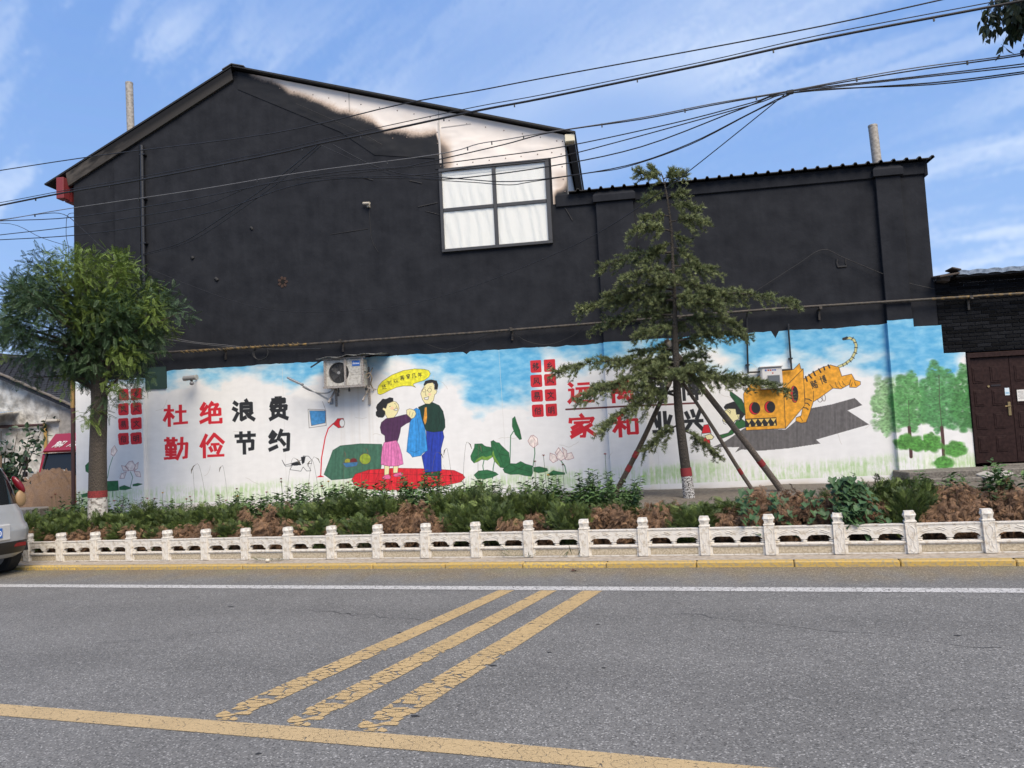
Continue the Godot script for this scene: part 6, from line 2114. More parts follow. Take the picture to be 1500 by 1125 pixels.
	for q in [[-0.13, -0.1], [0.09, -0.09], [0.43, -0.09], [-0.14, -0.17]]:
		part("foot_bolt", Build.new().lathe(Vector3(q[0], q[1] - 0.03, -0.05), [Vector2(0, 0), Vector2(0.022, 0.0), Vector2(0.022, 0.05), Vector2(0.012, 0.06), Vector2(0.012, 0.09)], 8).mesh(), dark, o)
	# tin sheet on top
	var tin := Build.new()
	var nx := 24
	for k in nx:
		var x0 := lerpf(-0.50, 0.82, float(k) / nx)
		var x1 := lerpf(-0.50, 0.82, float(k + 1) / nx)
		var f := func(x: float) -> float: return 0.545 + 0.014 * sin(x * 17.0) + (0.02 if x > 0.1 else 0.0) - 0.03 * maxf(0.0, -0.3 - x) - 0.03 * maxf(0.0, x - 0.5)
		var y0: float = f.call(x0)
		var y1: float = f.call(x1)
		for up in [0.0, 0.006]:
			tin.quad(Vector3(x0, y0 + up, 0.12), Vector3(x1, y1 + up, 0.12), Vector3(x1, y1 + up + 0.05, -0.43), Vector3(x0, y0 + up + 0.05, -0.43), Vector3.UP if up > 0 else Vector3.DOWN)
		tin.quad(Vector3(x0, y0, 0.12), Vector3(x1, y1, 0.12), Vector3(x1, y1 + 0.006, 0.12), Vector3(x0, y0 + 0.006, 0.12), Vector3.BACK)
	part("tin_cover", tin.mesh(), surface(mottle(256, noise_bytes(256, 85, 0.05, 4), Color(0.06, 0.06, 0.06), Color(0.26, 0.26, 0.25), 0.25, 0.7), 0.55, Vector3(3, 3, 3)), o)
	part("stay_rod", Build.new().box(Vector3(-0.52, 0.45, 0.05), Vector3(0.27, 0.025, 0.02), Basis(Vector3.BACK, 0.5)).mesh(), dark, o)
	var valve := Build.new()
	valve.box(Vector3(0.395, 0.33, -0.16), Vector3(0.03, 0.14, 0.16), Basis.IDENTITY, 0.008)
	part("side_cover", valve.mesh(), shell, o)
	var lines := Build.new()
	lines.tube(smooth_path([Vector3(0.4, 0.2, -0.15), Vector3(0.48, 0.22, -0.15), Vector3(0.5, 0.12, -0.2), Vector3(0.44, 0.02, -0.3), Vector3(0.46, -0.1, -0.42)], 3), [0.014], 6)
	lines.tube(smooth_path([Vector3(0.4, 0.13, -0.15), Vector3(0.46, 0.15, -0.15), Vector3(0.49, 0.3, -0.25), Vector3(0.45, 0.35, -0.42)], 3), [0.009], 6)
	part("refrigerant_lines", lines.mesh(), paint(0.34, 0.27, 0.2, 0.8), o)

func make_wall_lamp() -> void:
	var o := thing("wall_lamp", "slender street lamp on a slanting white arm left of the air conditioner", "lamp", Vector3(-5.68, 2.37, WALL_Z))
	var white := paint(0.62, 0.63, 0.64, 0.35, 0.3)
	var grey := paint(0.24, 0.25, 0.27, 0.4, 0.4)
	part("arm", Build.new().tube([Vector3(0, 0, 0.02), Vector3(-0.02, 0.03, 0.1), Vector3(-0.46, 0.35, 0.38)], [0.019], 10).mesh(), white, o)
	part("wall_plate", Build.new().box(Vector3(0, 0, 0.014), Vector3(0.07, 0.12, 0.02), Basis.IDENTITY, 0.004).mesh(), grey, o)
	var d := Vector3(-0.26, 0.15, 0.1).normalized()
	var x := d
	var z := Vector3(0, 0, 1).slide(d).normalized()
	var bs := Basis(x, z.cross(x), z)
	var head := Build.new()
	head.box(Vector3(-0.57, 0.415, 0.42), Vector3(0.34, 0.035, 0.1), bs, 0.012)
	part("lamp_head", head.mesh(), grey, o)
	part("lens", Build.new().box(Vector3(-0.585, 0.403, 0.43), Vector3(0.2, 0.02, 0.07), bs, 0.005).mesh(), paint(0.5, 0.52, 0.53, 0.2), o)
	part("hinge", Build.new().blob(Vector3(-0.45, 0.345, 0.375), Vector3(0.035, 0.03, 0.035), 6, 10).mesh(), grey, o)
	var h := thing("drain_hose", "grey hose looping from the air conditioner to the lamp arm", "hose", Vector3(-6.1, 2.66, WALL_Z + 0.2))
	part("hose", Build.new().tube(smooth_path([Vector3(-0.05, 0.02, 0.1), Vector3(0.08, -0.06, 0.06), Vector3(0.3, -0.125, 0.03), Vector3(0.48, -0.12, 0.06), Vector3(0.62, -0.05, 0.15)], 5), [0.017], 8).mesh(), paint(0.36, 0.36, 0.35, 0.6), h)

func make_camera_and_meter() -> void:
	var o := thing("security_camera", "small grey bullet camera with a dome eye high on the mural", "camera", Vector3(-8.55, 3.0, WALL_Z))
	var grey := paint(0.30, 0.29, 0.28, 0.45)
	part("housing", Build.new().tube([Vector3(-0.15, -0.01, 0.24), Vector3(0.12, 0.0, 0.26)], [0.05], 14).mesh(), grey, o)
	part("end_ring", Build.new().tube([Vector3(0.12, 0.0, 0.26), Vector3(0.15, 0.0, 0.262)], [0.054], 14).mesh(), paint(0.4, 0.38, 0.34, 0.4), o)
	part("mount", Build.new().tube([Vector3(0.0, 0.0, 0.02), Vector3(0.0, 0.0, 0.22)], [0.02], 8).mesh(), grey, o)
	part("neck", Build.new().tube([Vector3(0.02, -0.04, 0.25), Vector3(0.03, -0.09, 0.25)], [0.03, 0.022], 8).mesh(), paint(0.03, 0.03, 0.03, 0.5), o)
	part("eye", Build.new().blob(Vector3(0.035, -0.115, 0.26), Vector3(0.045, 0.04, 0.045), 8, 12).mesh(), paint(0.22, 0.22, 0.23, 0.15), o)
	var g := thing("gas_meter_box", "white gas meter box hung over the tiger's painted head", "meter box", Vector3(2.765, 2.33, WALL_Z))
	var shell := paint(0.60, 0.59, 0.57, 0.45)
	var box := Build.new()
	box.box(Vector3(0, 0, 0.085), Vector3(0.375, 0.4, 0.16), Basis.IDENTITY, 0.015)
	box.box(Vector3(0.0, 0.207, 0.1), Vector3(0.40, 0.025, 0.2), Basis.IDENTITY, 0.006)
	part("box", box.mesh(), shell, g)
	part("door", Build.new().box(Vector3(0, -0.01, 0.168), Vector3(0.33, 0.36, 0.01), Basis.IDENTITY, 0.004).mesh(), paint(0.64, 0.63, 0.61, 0.45), g)
	part("window", Build.new().box(Vector3(0.03, -0.03, 0.1745), Vector3(0.2, 0.135, 0.006), Basis.IDENTITY, 0.002).mesh(), paint(0.13, 0.14, 0.145, 0.15), g)
	var edge := Build.new()
	for q in [[0.03, 0.045, 0.22, 0.012], [0.03, -0.105, 0.22, 0.012]]:
		edge.box(Vector3(q[0], q[1], 0.177), Vector3(q[2], q[3], 0.008))
	for q in [-0.078, 0.138]:
		edge.box(Vector3(q, -0.03, 0.177), Vector3(0.012, 0.138, 0.008))
	part("window_frame", edge.mesh(), paint(0.42, 0.42, 0.41, 0.45), g)
	part("round_mark", Build.new().lathe(Vector3(-0.1, 0.14, 0.174), [Vector2(0, 0.002), Vector2(0.018, 0.0015)], 14, Basis(Vector3.RIGHT, PI / 2)).mesh(), paint(0.08, 0.14, 0.42, 0.5), g)
	# small printed marks beside it and a serial line below
	for q in [[-0.055, 0.14, 0.03, 0.4, 0.05, 0.04], [-0.015, 0.14, 0.03, 0.4, 0.05, 0.04], [0.025, 0.14, 0.03, 0.06, 0.12, 0.4], [0.065, 0.14, 0.03, 0.06, 0.12, 0.4], [0.02, 0.085, 0.025, 0.5, 0.15, 0.12], [-0.02, -0.16, 0.16, 0.1, 0.1, 0.1]]:
		part("printed_mark", Build.new().box(Vector3(q[0], q[1], 0.1738), Vector3(q[2], 0.026 if q[2] < 0.1 else 0.01, 0.0015)).mesh(), paint(q[3], q[4], q[5], 0.5), g)
	var black := paint(0.02, 0.02, 0.022, 0.4)
	var p := thing("gas_riser", "black gas pipe dropping to the left side of the meter box", "pipe", Vector3(2.37, 2.46, WALL_Z), "black pipes at the meter box")
	part("pipe", Build.new().tube([Vector3(0.045, 1.09, 0.15), Vector3(0.045, 1.02, 0.06), Vector3(0.0, 0.0, 0.06)], [0.017], 8).mesh(), black, p)
	part("pipe", Build.new().tube([Vector3(-0.017, 0.0, 0.06), Vector3(0.21, 0.0, 0.06)], [0.016], 8).mesh(), black, p)
	for y in [0.14, 0.75]:
		part("clip", Build.new().box(Vector3(0.0 + y * 0.03, y, 0.04), Vector3(0.07, 0.025, 0.07)).mesh(), black, p)
	var p2 := thing("gas_outlet", "black pipe with open top rising from the right side of the meter box", "pipe", Vector3(3.14, 2.47, WALL_Z), "black pipes at the meter box")
	part("pipe", Build.new().tube([Vector3(0.0, 0.79, 0.06), Vector3(0.0, -0.01, 0.06)], [0.017], 8).mesh(), black, p2)
	part("pipe", Build.new().tube([Vector3(0.017, 0.0, 0.061), Vector3(-0.19, 0.0, 0.061)], [0.0155], 8).mesh(), black, p2)
	part("cap", Build.new().tube([Vector3(0.0, 0.78, 0.06), Vector3(0.0, 0.84, 0.06)], [0.023], 8).mesh(), black, p2)
	part("clip", Build.new().box(Vector3(0.0, 0.2, 0.04), Vector3(0.07, 0.025, 0.07)).mesh(), black, p2)

# ------------------------------------------------------------------ low brick building with the door
func make_brick_building() -> void:
	var at := Vector3(7.0, 0.4, WALL_Z)
	var o := thing("brick_building", "low black brick building with a brown double door at the right edge", "building", at)
	var off := -at
	var w := Build.new()
	var zc := WALL_Z - 3.02
	w.box(Vector3(5.935, 1.4, zc), Vector3(0.43, 3.6, 6.0))
	w.box(Vector3(7.1, 3.2, zc + 2.5), Vector3(1.9, 1.2, 1.0))
	w.box(Vector3(7.1, 1.3, zc - 0.5), Vector3(1.9, 5.0, 5.0))
	w.box(Vector3(16.0, 1.75, zc), Vector3(15.9, 4.3, 6.0))
	w.box(Vector3(5.935, 3.55, zc), Vector3(0.43, 0.70, 6.0))
	part("wall", w.mesh(), M.black, o, off)
	# bricks above the door, each proud of the joints
	var tones := []
	for k in 3:
		tones.append(surface(M.black.albedo_texture, 0.7, Vector3(0.9, 0.9, 0.9), M.grit_bumps, 0.6))
		tones[k].metallic_specular = 0.2
		tones[k].albedo_color = Color(1, 1, 1).darkened(0.25 + 0.15 * k)
	var bm := Build.new().box(Vector3.ZERO, Vector3(0.232, 0.054, 0.03), Basis.IDENTITY, 0.004).mesh()
	var hb := Build.new().box(Vector3.ZERO, Vector3(0.11, 0.054, 0.03), Basis.IDENTITY, 0.004).mesh()
	rng.seed = 888
	var row := 0
	var y := 2.64
	while y < 3.9:
		var x := 5.80 + (0.0 if row % 2 == 0 else 0.121)
		if row % 2 == 1:
			part("brick", hb, tones[rng.randi() % 3], o, off + Vector3(5.80 - 0.0, y, WALL_Z - 0.021 + rng.randf_range(-0.002, 0.003)))
		while x < 7.6:
			part("brick", bm, tones[rng.randi() % 3], o, off + Vector3(x + 0.061 + (0.0 if row % 2 == 0 else 0.0), y, WALL_Z - 0.021 + rng.randf_range(-0.002, 0.003)))
			x += 0.243
		y += 0.0655
		row += 1
	# eave of blue grey tile-shaped sheet
	var tin := Build.new()
	var n := 150
	var fx := func(x: float) -> float: return 0.028 * pow(absf(sin(x * PI / 0.27)), 0.6)
	for k in n:
		var x0 := 6.02 + k * 0.06
		var x1 := x0 + 0.06
		var y0: float = 4.0 + fx.call(x0)
		var y1: float = 4.0 + fx.call(x1)
		tin.quad(Vector3(x0, y0, WALL_Z + 0.3), Vector3(x1, y1, WALL_Z + 0.3), Vector3(x1, y1 + 0.26, WALL_Z - 3.0), Vector3(x0, y0 + 0.26, WALL_Z - 3.0), Vector3.UP)
		tin.quad(Vector3(x0, y0, WALL_Z + 0.3), Vector3(x1, y1, WALL_Z + 0.3), Vector3(x1, y1 - 0.075, WALL_Z + 0.29), Vector3(x0, y0 - 0.075, WALL_Z + 0.29), Vector3.BACK)
		tin.quad(Vector3(x0, y0 - 0.075, WALL_Z + 0.29), Vector3(x1, y1 - 0.075, WALL_Z + 0.29), Vector3(x1, y1 + 0.05, WALL_Z - 0.3), Vector3(x0, y0 + 0.05, WALL_Z - 0.3), Vector3.DOWN)
	part("tile_sheet_roof", tin.mesh(), surface(mottle(256, noise_bytes(256, 87, 0.03, 4), Color(0.13, 0.17, 0.23), Color(0.30, 0.37, 0.47), 0.2, 0.7), 0.4, Vector3(1.2, 1.2, 1.2)), o, off)
	var torn := Build.new()
	torn.box(Vector3(5.86, 3.98, WALL_Z + 0.14), Vector3(0.34, 0.035, 0.4), Basis(Vector3.BACK, 0.12) * Basis(Vector3.RIGHT, 0.15), 0.008)
	torn.box(Vector3(5.98, 4.05, WALL_Z + 0.2), Vector3(0.16, 0.03, 0.3), Basis(Vector3.BACK, -0.3), 0.008)
	torn.box(Vector3(5.84, 3.91, WALL_Z + 0.1), Vector3(0.16, 0.08, 0.2), Basis(Vector3.BACK, -0.2), 0.008)
	part("torn_eave_end", torn.mesh(), paint(0.07, 0.055, 0.045, 0.8), o, off)
	part("fascia", Build.new().box(Vector3(11.0, 3.94, WALL_Z + 0.1), Vector3(10.0, 0.05, 0.3)).mesh(), M.dark_metal, o, off)
	# double door
	var brown := surface(mottle(512, noise_bytes(512, 88, 0.02, 4), Color(0.021, 0.011, 0.0105), Color(0.034, 0.0185, 0.017), 0.2, 0.8), 0.5, Vector3(1.2, 1.2, 1.2))
	brown.metallic_specular = 0.25
	var fr := Build.new()
	fr.box(Vector3(7.1, 2.53, WALL_Z - 0.01), Vector3(1.9, 0.09, 0.09), Basis.IDENTITY, 0.006)
	fr.box(Vector3(6.172, 1.55, WALL_Z - 0.01), Vector3(0.05, 1.87, 0.09), Basis.IDENTITY, 0.006)
	fr.box(Vector3(8.03, 1.55, WALL_Z - 0.01), Vector3(0.05, 1.87, 0.09), Basis.IDENTITY, 0.006)
	part("door_frame", fr.mesh(), brown, o, off)
	for leaf in 2:
		var x0 := 6.2 if leaf == 0 else 6.85
		var wide := 0.645 if leaf == 0 else 1.15
		var d := part("door", Build.new().box(Vector3(x0 + wide * 0.5, 1.55, WALL_Z - 0.04), Vector3(wide, 1.86, 0.05), Basis.IDENTITY, 0.004).mesh(), brown, o, off)
		for r in 4:
			for c in 2:
				var px: float = [6.315, 6.61][c] if leaf == 0 else [7.03, 7.4][c]
				var py: float = [2.175, 1.765, 1.355, 0.95][r]
				var pw := 0.175 if leaf == 0 else 0.22
				var pb := Build.new()
				pb.box(Vector3(px, py, WALL_Z - 0.012), Vector3(pw, 0.28, 0.012), Basis.IDENTITY, 0.005)
				pb.box(Vector3(px, py, WALL_Z - 0.006), Vector3(pw - 0.05, 0.23, 0.014), Basis.IDENTITY, 0.006)
				part("door_panel", pb.mesh(), brown, d)
	var brass := paint(0.32, 0.24, 0.12, 0.35, 0.7)
	var h := Build.new()
	h.box(Vector3(6.785, 1.555, WALL_Z - 0.006), Vector3(0.05, 0.24, 0.018), Basis.IDENTITY, 0.005)
	h.tube([Vector3(6.785, 1.6, WALL_Z), Vector3(6.785, 1.6, WALL_Z + 0.05), Vector3(6.69, 1.6, WALL_Z + 0.055)], [0.011], 8)
	part("door_handle", h.mesh(), brass, o, off)
	part("peephole", Build.new().lathe(Vector3(6.475, 1.97, WALL_Z - 0.012), [Vector2(0.022, 0), Vector2(0.02, 0.012), Vector2(0, 0.01)], 14, Basis(Vector3.RIGHT, PI / 2)).mesh(), brass, o, off)
	part("name_strip", Build.new().box(Vector3(6.6, 1.98, WALL_Z - 0.011), Vector3(0.16, 0.03, 0.008)).mesh(), paint(0.02, 0.014, 0.014, 0.3), o, off)
	part("sticker", Build.new().box(Vector3(6.775, 1.86, WALL_Z - 0.012), Vector3(0.075, 0.13, 0.004)).mesh(), paint(0.58, 0.68, 0.74, 0.6), o, off, "pale blue sticker on the door")
	part("sticker_print", Build.new().box(Vector3(6.775, 1.835, WALL_Z - 0.0095), Vector3(0.06, 0.03, 0.001)).mesh(), paint(0.25, 0.42, 0.56, 0.6), o, off)
	var note := part("paper_notice", Build.new().box(Vector3(6.985, 1.78, WALL_Z + 0.004), Vector3(0.12, 0.2, 0.003)).mesh(), paint(0.66, 0.65, 0.62, 0.7), o, off, "white paper notice on the right door leaf")
	for k in 7:
		part("printed_line", Build.new().box(Vector3(6.985 + (0.012 if k % 3 == 2 else 0.0), 1.85 - k * 0.021, WALL_Z + 0.0062), Vector3(0.09 - (0.025 if k % 3 == 2 else 0.0), 0.006, 0.001)).mesh(), paint(0.24, 0.24, 0.24, 0.7), note)
	# step in front of the door
	var st := thing("door_step", "cracked concrete platform in front of the brown door", "step", Vector3(6.8, 0.3, WALL_Z + 0.4))
	var conc := surface(mottle(512, noise_bytes(512, 89, 0.03, 5), Color(0.10, 0.09, 0.075), Color(0.27, 0.245, 0.21), 0.2, 0.75, fine, 0.3), 0.92, Vector3(1.1, 1.1, 1.1), M.grit_bumps, 0.8)
	part("slab", Build.new().box(Vector3(0, 0.2, 0), Vector3(4.1, 0.13, 0.78), Basis.IDENTITY, 0.015).mesh(), conc, st)
	part("lower_slab", Build.new().box(Vector3(0.6, 0.08, 0.12), Vector3(5.2, 0.16, 0.9), Basis.IDENTITY, 0.02).mesh(), conc, st)
	part("slab_edge", Build.new().box(Vector3(0.9, 0.275, -0.28), Vector3(2.6, 0.05, 0.2), Basis(Vector3.UP, 0.02), 0.01).mesh(), conc, st)
	part("loose_flagstone", Build.new().box(Vector3(-0.75, 0.19, 0.48), Vector3(0.5, 0.03, 0.3), Basis(Vector3.RIGHT, 0.35) * Basis(Vector3.UP, 0.5), 0.008).mesh(), paint(0.36, 0.34, 0.31, 0.9), st)

# ------------------------------------------------------------------ left background
func make_white_house() -> void:
	var o := thing("white_house", "old whitewashed house with dark tiled roof behind the sand pile", "house", Vector3(-20.5, -0.2, -22.0))
	var off := Vector3(20.5, 0.2, 22.0)
	var stucco := surface(mottle(512, noise_bytes(512, 91, 0.012, 5), Color(0.30, 0.285, 0.26), Color(0.60, 0.585, 0.55), 0.25, 0.7), 0.9, Vector3(0.35, 0.35, 0.35), M.plaster_bumps, 0.7)
	part("wall", Build.new().prism(Vector3(0, 0, -22.0), PackedVector2Array([Vector2(-25.8, -0.5), Vector2(-17.3, -0.5), Vector2(-17.3, 3.05), Vector2(-21.55, 5.0), Vector2(-25.8, 3.05)]), 9.0).mesh(), stucco, o, off)
	part("corner_pier", Build.new().box(Vector3(-17.42, 1.3, -21.98), Vector3(0.5, 3.5, 0.14)).mesh(), surface(mottle(256, noise_bytes(256, 92, 0.03, 4), Color(0.2, 0.19, 0.18), Color(0.36, 0.34, 0.32)), 0.9, Vector3(0.6, 0.6, 0.6)), o, off)
	var tile := surface(mottle(512, noise_bytes(512, 93, 0.04, 4), Color(0.022, 0.023, 0.027), Color(0.065, 0.067, 0.075), 0.2, 0.8), 0.8, Vector3(0.8, 0.8, 0.8))
	for sgn in [1.0, -1.0]:
		var roof := Build.new()
		var rows := 26
		var cols := 38
		var ridge := Vector2(-21.55, 5.16)
		var eave := Vector2(-21.55 + sgn * 4.85, 2.95)
		for r in rows:
			var f0 := float(r) / rows
			var f1 := float(r + 1) / rows
			var a := ridge.lerp(eave, f0)
			var e := ridge.lerp(eave, f1)
			var lift := 0.05
			for c in cols:
				var z0 := -21.75 - c * 0.25
				var za := z0 - 0.2
				var zb := z0 - 0.25
				roof.quad(Vector3(a.x, a.y, z0), Vector3(e.x, e.y + lift, z0), Vector3(e.x, e.y + lift, za), Vector3(a.x, a.y, za), Vector3(sgn * 0.4, 1, 0))
				roof.quad(Vector3(a.x, a.y - 0.035, za), Vector3(e.x, e.y + lift - 0.035, za), Vector3(e.x, e.y + lift - 0.035, zb), Vector3(a.x, a.y - 0.035, zb), Vector3(sgn * 0.4, 1, 0))
				roof.quad(Vector3(e.x, e.y + lift, z0), Vector3(e.x, e.y + lift, za), Vector3(e.x, e.y - 0.02, za), Vector3(e.x, e.y - 0.02, z0), Vector3(sgn, 0, 0))
		roof.prism(Vector3(0, 0, -21.7), PackedVector2Array([ridge + Vector2(0, -0.02), eave + Vector2(0, 0.02), eave + Vector2(0, -0.1), ridge + Vector2(0, -0.16)]), 9.7)
		part("roof_slope", roof.mesh(), tile, o, off)
		var verge := Build.new()
		for k in 20:
			var p := ridge.lerp(eave, (k + 0.5) / 20.0)
			verge.box(Vector3(p.x, p.y + 0.06 + 0.01 * (k % 2), -21.66), Vector3(0.26, 0.05, 0.16), Basis(Vector3.BACK, -sgn * 0.43), 0.01)
		part("verge_tiles", verge.mesh(), paint(0.14, 0.12, 0.10, 0.9), o, off)
	part("ridge_tiles", Build.new().tube([Vector3(-21.55, 5.2, -21.6), Vector3(-21.55, 5.2, -31.4)], [0.12], 8).mesh(), tile, o, off)
	var red := Build.new()
	for k in 20:
		red.box(Vector3(-16.78, 2.92 - 0.02 * (k % 2), -21.9 - k * 0.22), Vector3(0.1, 0.12, 0.19), Basis.IDENTITY, 0.02)
	part("red_eave_tiles", red.mesh(), paint(0.14, 0.032, 0.03, 0.7), o, off)
	# louvred window under the eave on the side wall
	var win := part("window", Build.new().box(Vector3(-17.29, 2.2, -23.2), Vector3(0.05, 0.85, 1.5)).mesh(), paint(0.035, 0.033, 0.03, 0.5), o, off)
	for k in 5:
		part("window_bar", Build.new().box(Vector3(-17.24, 1.9 + k * 0.15, -23.2), Vector3(0.03, 0.03, 1.5)).mesh(), paint(0.12, 0.11, 0.1, 0.6), win)
	# ochre gas pipe on the gable
	var p := Build.new()
	p.tube([Vector3(-20.6, 2.63, -21.9), Vector3(-18.2, 2.6, -21.9)], [0.045], 8)
	part("brown_pipe", p.mesh(), paint(0.06, 0.03, 0.03, 0.5), o, off)
	part("ochre_pipe", Build.new().tube([Vector3(-18.2, 2.63, -21.9), Vector3(-18.14, 2.6, -21.9), Vector3(-18.12, -0.1, -21.9)], [0.05], 8).mesh(), paint(0.36, 0.23, 0.07, 0.5), o, off)
	part("wall_bracket", Build.new().box(Vector3(-17.9, 2.72, -21.86), Vector3(0.55, 0.07, 0.2), Basis.IDENTITY, 0.01).mesh(), paint(0.5, 0.47, 0.42, 0.8), o, off)
	var lean := thing("lean_to_roof", "pale blue sheet metal lean-to roof at the left edge", "roof", Vector3(-20.2, 2.6, -21.2))
	var sheet := Build.new()
	for k in 9:
		sheet.quad(Vector3(-1.6 + k * 0.3, 0.17 + 0.016 * k, 0.75), Vector3(-1.3 + k * 0.3, 0.186 + 0.016 * k, 0.75), Vector3(-1.3 + k * 0.3, 0.5 + 0.0 * k, -0.75), Vector3(-1.6 + k * 0.3, 0.5, -0.75), Vector3.UP)
		sheet.quad(Vector3(-1.6 + k * 0.3, 0.17 + 0.016 * k, 0.75), Vector3(-1.3 + k * 0.3, 0.186 + 0.016 * k, 0.75), Vector3(-1.3 + k * 0.3, 0.13 + 0.016 * k, 0.75), Vector3(-1.6 + k * 0.3, 0.12 + 0.016 * k, 0.75), Vector3.BACK)
	part("sheet", sheet.mesh(), paint(0.22, 0.30, 0.38, 0.5), lean)
	for x in [-1.5, 1.0]:
		part("post", Build.new().tube([Vector3(x, 0.2, 0.6), Vector3(x, -2.75, 0.6)], [0.04], 8).mesh(), paint(0.12, 0.12, 0.12, 0.6), lean)

func make_truck() -> void:
	var o := thing("red_truck", "red lorry cab with sloping air deflector parked behind the sand pile", "truck", Vector3(-14.85, 0.0, -19.0))
	var red := paint(0.26, 0.010, 0.024, 0.35)
	red.clearcoat_enabled = true
	red.clearcoat = 0.4
	var dark := paint(0.012, 0.012, 0.013, 0.3)
	var cab := Build.new()
	cab.prism(Vector3(-1.12, 0, 0), PackedVector2Array([Vector2(-0.05, 0.35), Vector2(0.0, 0.4), Vector2(0.0, 1.05), Vector2(-0.18, 1.66), Vector2(-1.5, 1.68), Vector2(-1.5, 0.35)]), 2.24, Basis(Vector3(0, 0, 1), Vector3.UP, Vector3(-1, 0, 0)))
	part("cab", cab.mesh(), red, o)
	var ws := Build.new()
	ws.quad(Vector3(-0.98, 1.1, -0.002), Vector3(0.98, 1.1, -0.002), Vector3(0.94, 1.62, -0.155), Vector3(-0.94, 1.62, -0.155), Vector3(0, 0.2, 1))
	ws.quad(Vector3(-1.02, 1.08, -0.004), Vector3(1.02, 1.08, -0.004), Vector3(0.97, 1.65, -0.166), Vector3(-0.97, 1.65, -0.166), Vector3(0, 0.2, 1))
	part("windscreen", ws.mesh(), paint(0.012, 0.014, 0.015, 0.2), o)
	var frame := Build.new()
	for s in [-1.0, 1.0]:
		frame.tube([Vector3(s * 1.02, 1.06, 0.01), Vector3(s * 0.97, 1.66, -0.15)], [0.028], 6)
	frame.tube([Vector3(-1.02, 1.06, 0.01), Vector3(1.02, 1.06, 0.01)], [0.03], 6)
	part("windscreen_rubber", frame.mesh(), dark, o)
	part("wiper", Build.new().tube([Vector3(-0.3, 1.09, 0.02), Vector3(0.35, 1.2, 0.0)], [0.01], 5).mesh(), dark, o)
	part("dashboard_items", Build.new().blob(Vector3(-0.35, 1.15, 0.01), Vector3(0.1, 0.05, 0.02), 5, 8).mesh(), paint(0.5, 0.52, 0.5, 0.4), o)
	var defl := Build.new()
	defl.prism(Vector3(-0.98, 0, 0), PackedVector2Array([Vector2(-0.05, 1.68), Vector2(-0.02, 1.73), Vector2(-0.5, 2.2), Vector2(-1.3, 2.24), Vector2(-1.3, 1.68)]), 1.96, Basis(Vector3(0, 0, 1), Vector3.UP, Vector3(-1, 0, 0)))
	for s in [-0.98, 0.98]:
		defl.quad(Vector3(s, 1.685, -0.06), Vector3(s + (-0.2 if s < 0 else 0.2), 1.685, -0.2), Vector3(s, 2.1, -0.55), Vector3(s, 1.73, -0.03), Vector3(s, 0.3, 1))
	part("air_deflector", defl.mesh(), red, o)
	# white brush lettering on the deflector
	var slope := (Vector3(0, 2.2, -0.5) - Vector3(0, 1.73, -0.02)).normalized()
	var bs := Basis(Vector3.RIGHT, slope, Vector3.RIGHT.cross(slope))
	var x := -0.78
	for ch in ["解", "放"]:
		var g := Build.new()
		for s in sign_strokes(ch):
			for i in s.size() - 1:
				var f := func(q: Vector2) -> Vector3: return Vector3(x, 1.8, -0.085) + bs * Vector3(q.x * 0.0032 + (100.0 - q.y) * 0.0008, (100.0 - q.y) * 0.0026, 0.012)
				g.tube([f.call(s[i]), f.call(s[i + 1])], [0.012, 0.008], 4)
		part("lettering", g.mesh(), paint(0.75, 0.73, 0.72, 0.5), o)
		x += 0.44
	for s in [-1.0, 1.0]:
		var mir := Build.new()
		mir.box(Vector3(s * 1.36, 1.42, 0.18), Vector3(0.13, 0.38, 0.09), Basis.IDENTITY, 0.02)
		mir.box(Vector3(s * 1.36, 1.12, 0.18), Vector3(0.12, 0.15, 0.09), Basis.IDENTITY, 0.02)
		var mm := part("mirror", mir.mesh(), dark, o)
		part("mirror_arm", Build.new().tube([Vector3(s * 1.05, 1.6, 0.0), Vector3(s * 1.2, 1.7, 0.12), Vector3(s * 1.36, 1.66, 0.18), Vector3(s * 1.36, 1.05, 0.18)], [0.016], 6).mesh(), dark, mm)
	part("cargo_body", Build.new().box(Vector3(0.05, 1.3, -3.4), Vector3(2.1, 2.0, 3.6)).mesh(), paint(0.12, 0.02, 0.02, 0.6), o)
	part("grille", Build.new().box(Vector3(0, 0.7, 0.01), Vector3(1.5, 0.3, 0.04)).mesh(), dark, o)
	for s in [-1.0, 1.0]:
		part("wheel", Build.new().tube([Vector3(s * 0.75, 0.42, -0.75), Vector3(s * 1.02, 0.42, -0.75)], [0.42], 18).mesh(), dark, o)
		part("headlight", Build.new().box(Vector3(s * 0.88, 0.62, 0.01), Vector3(0.3, 0.2, 0.05), Basis.IDENTITY, 0.02).mesh(), paint(0.5, 0.5, 0.5, 0.1), o)

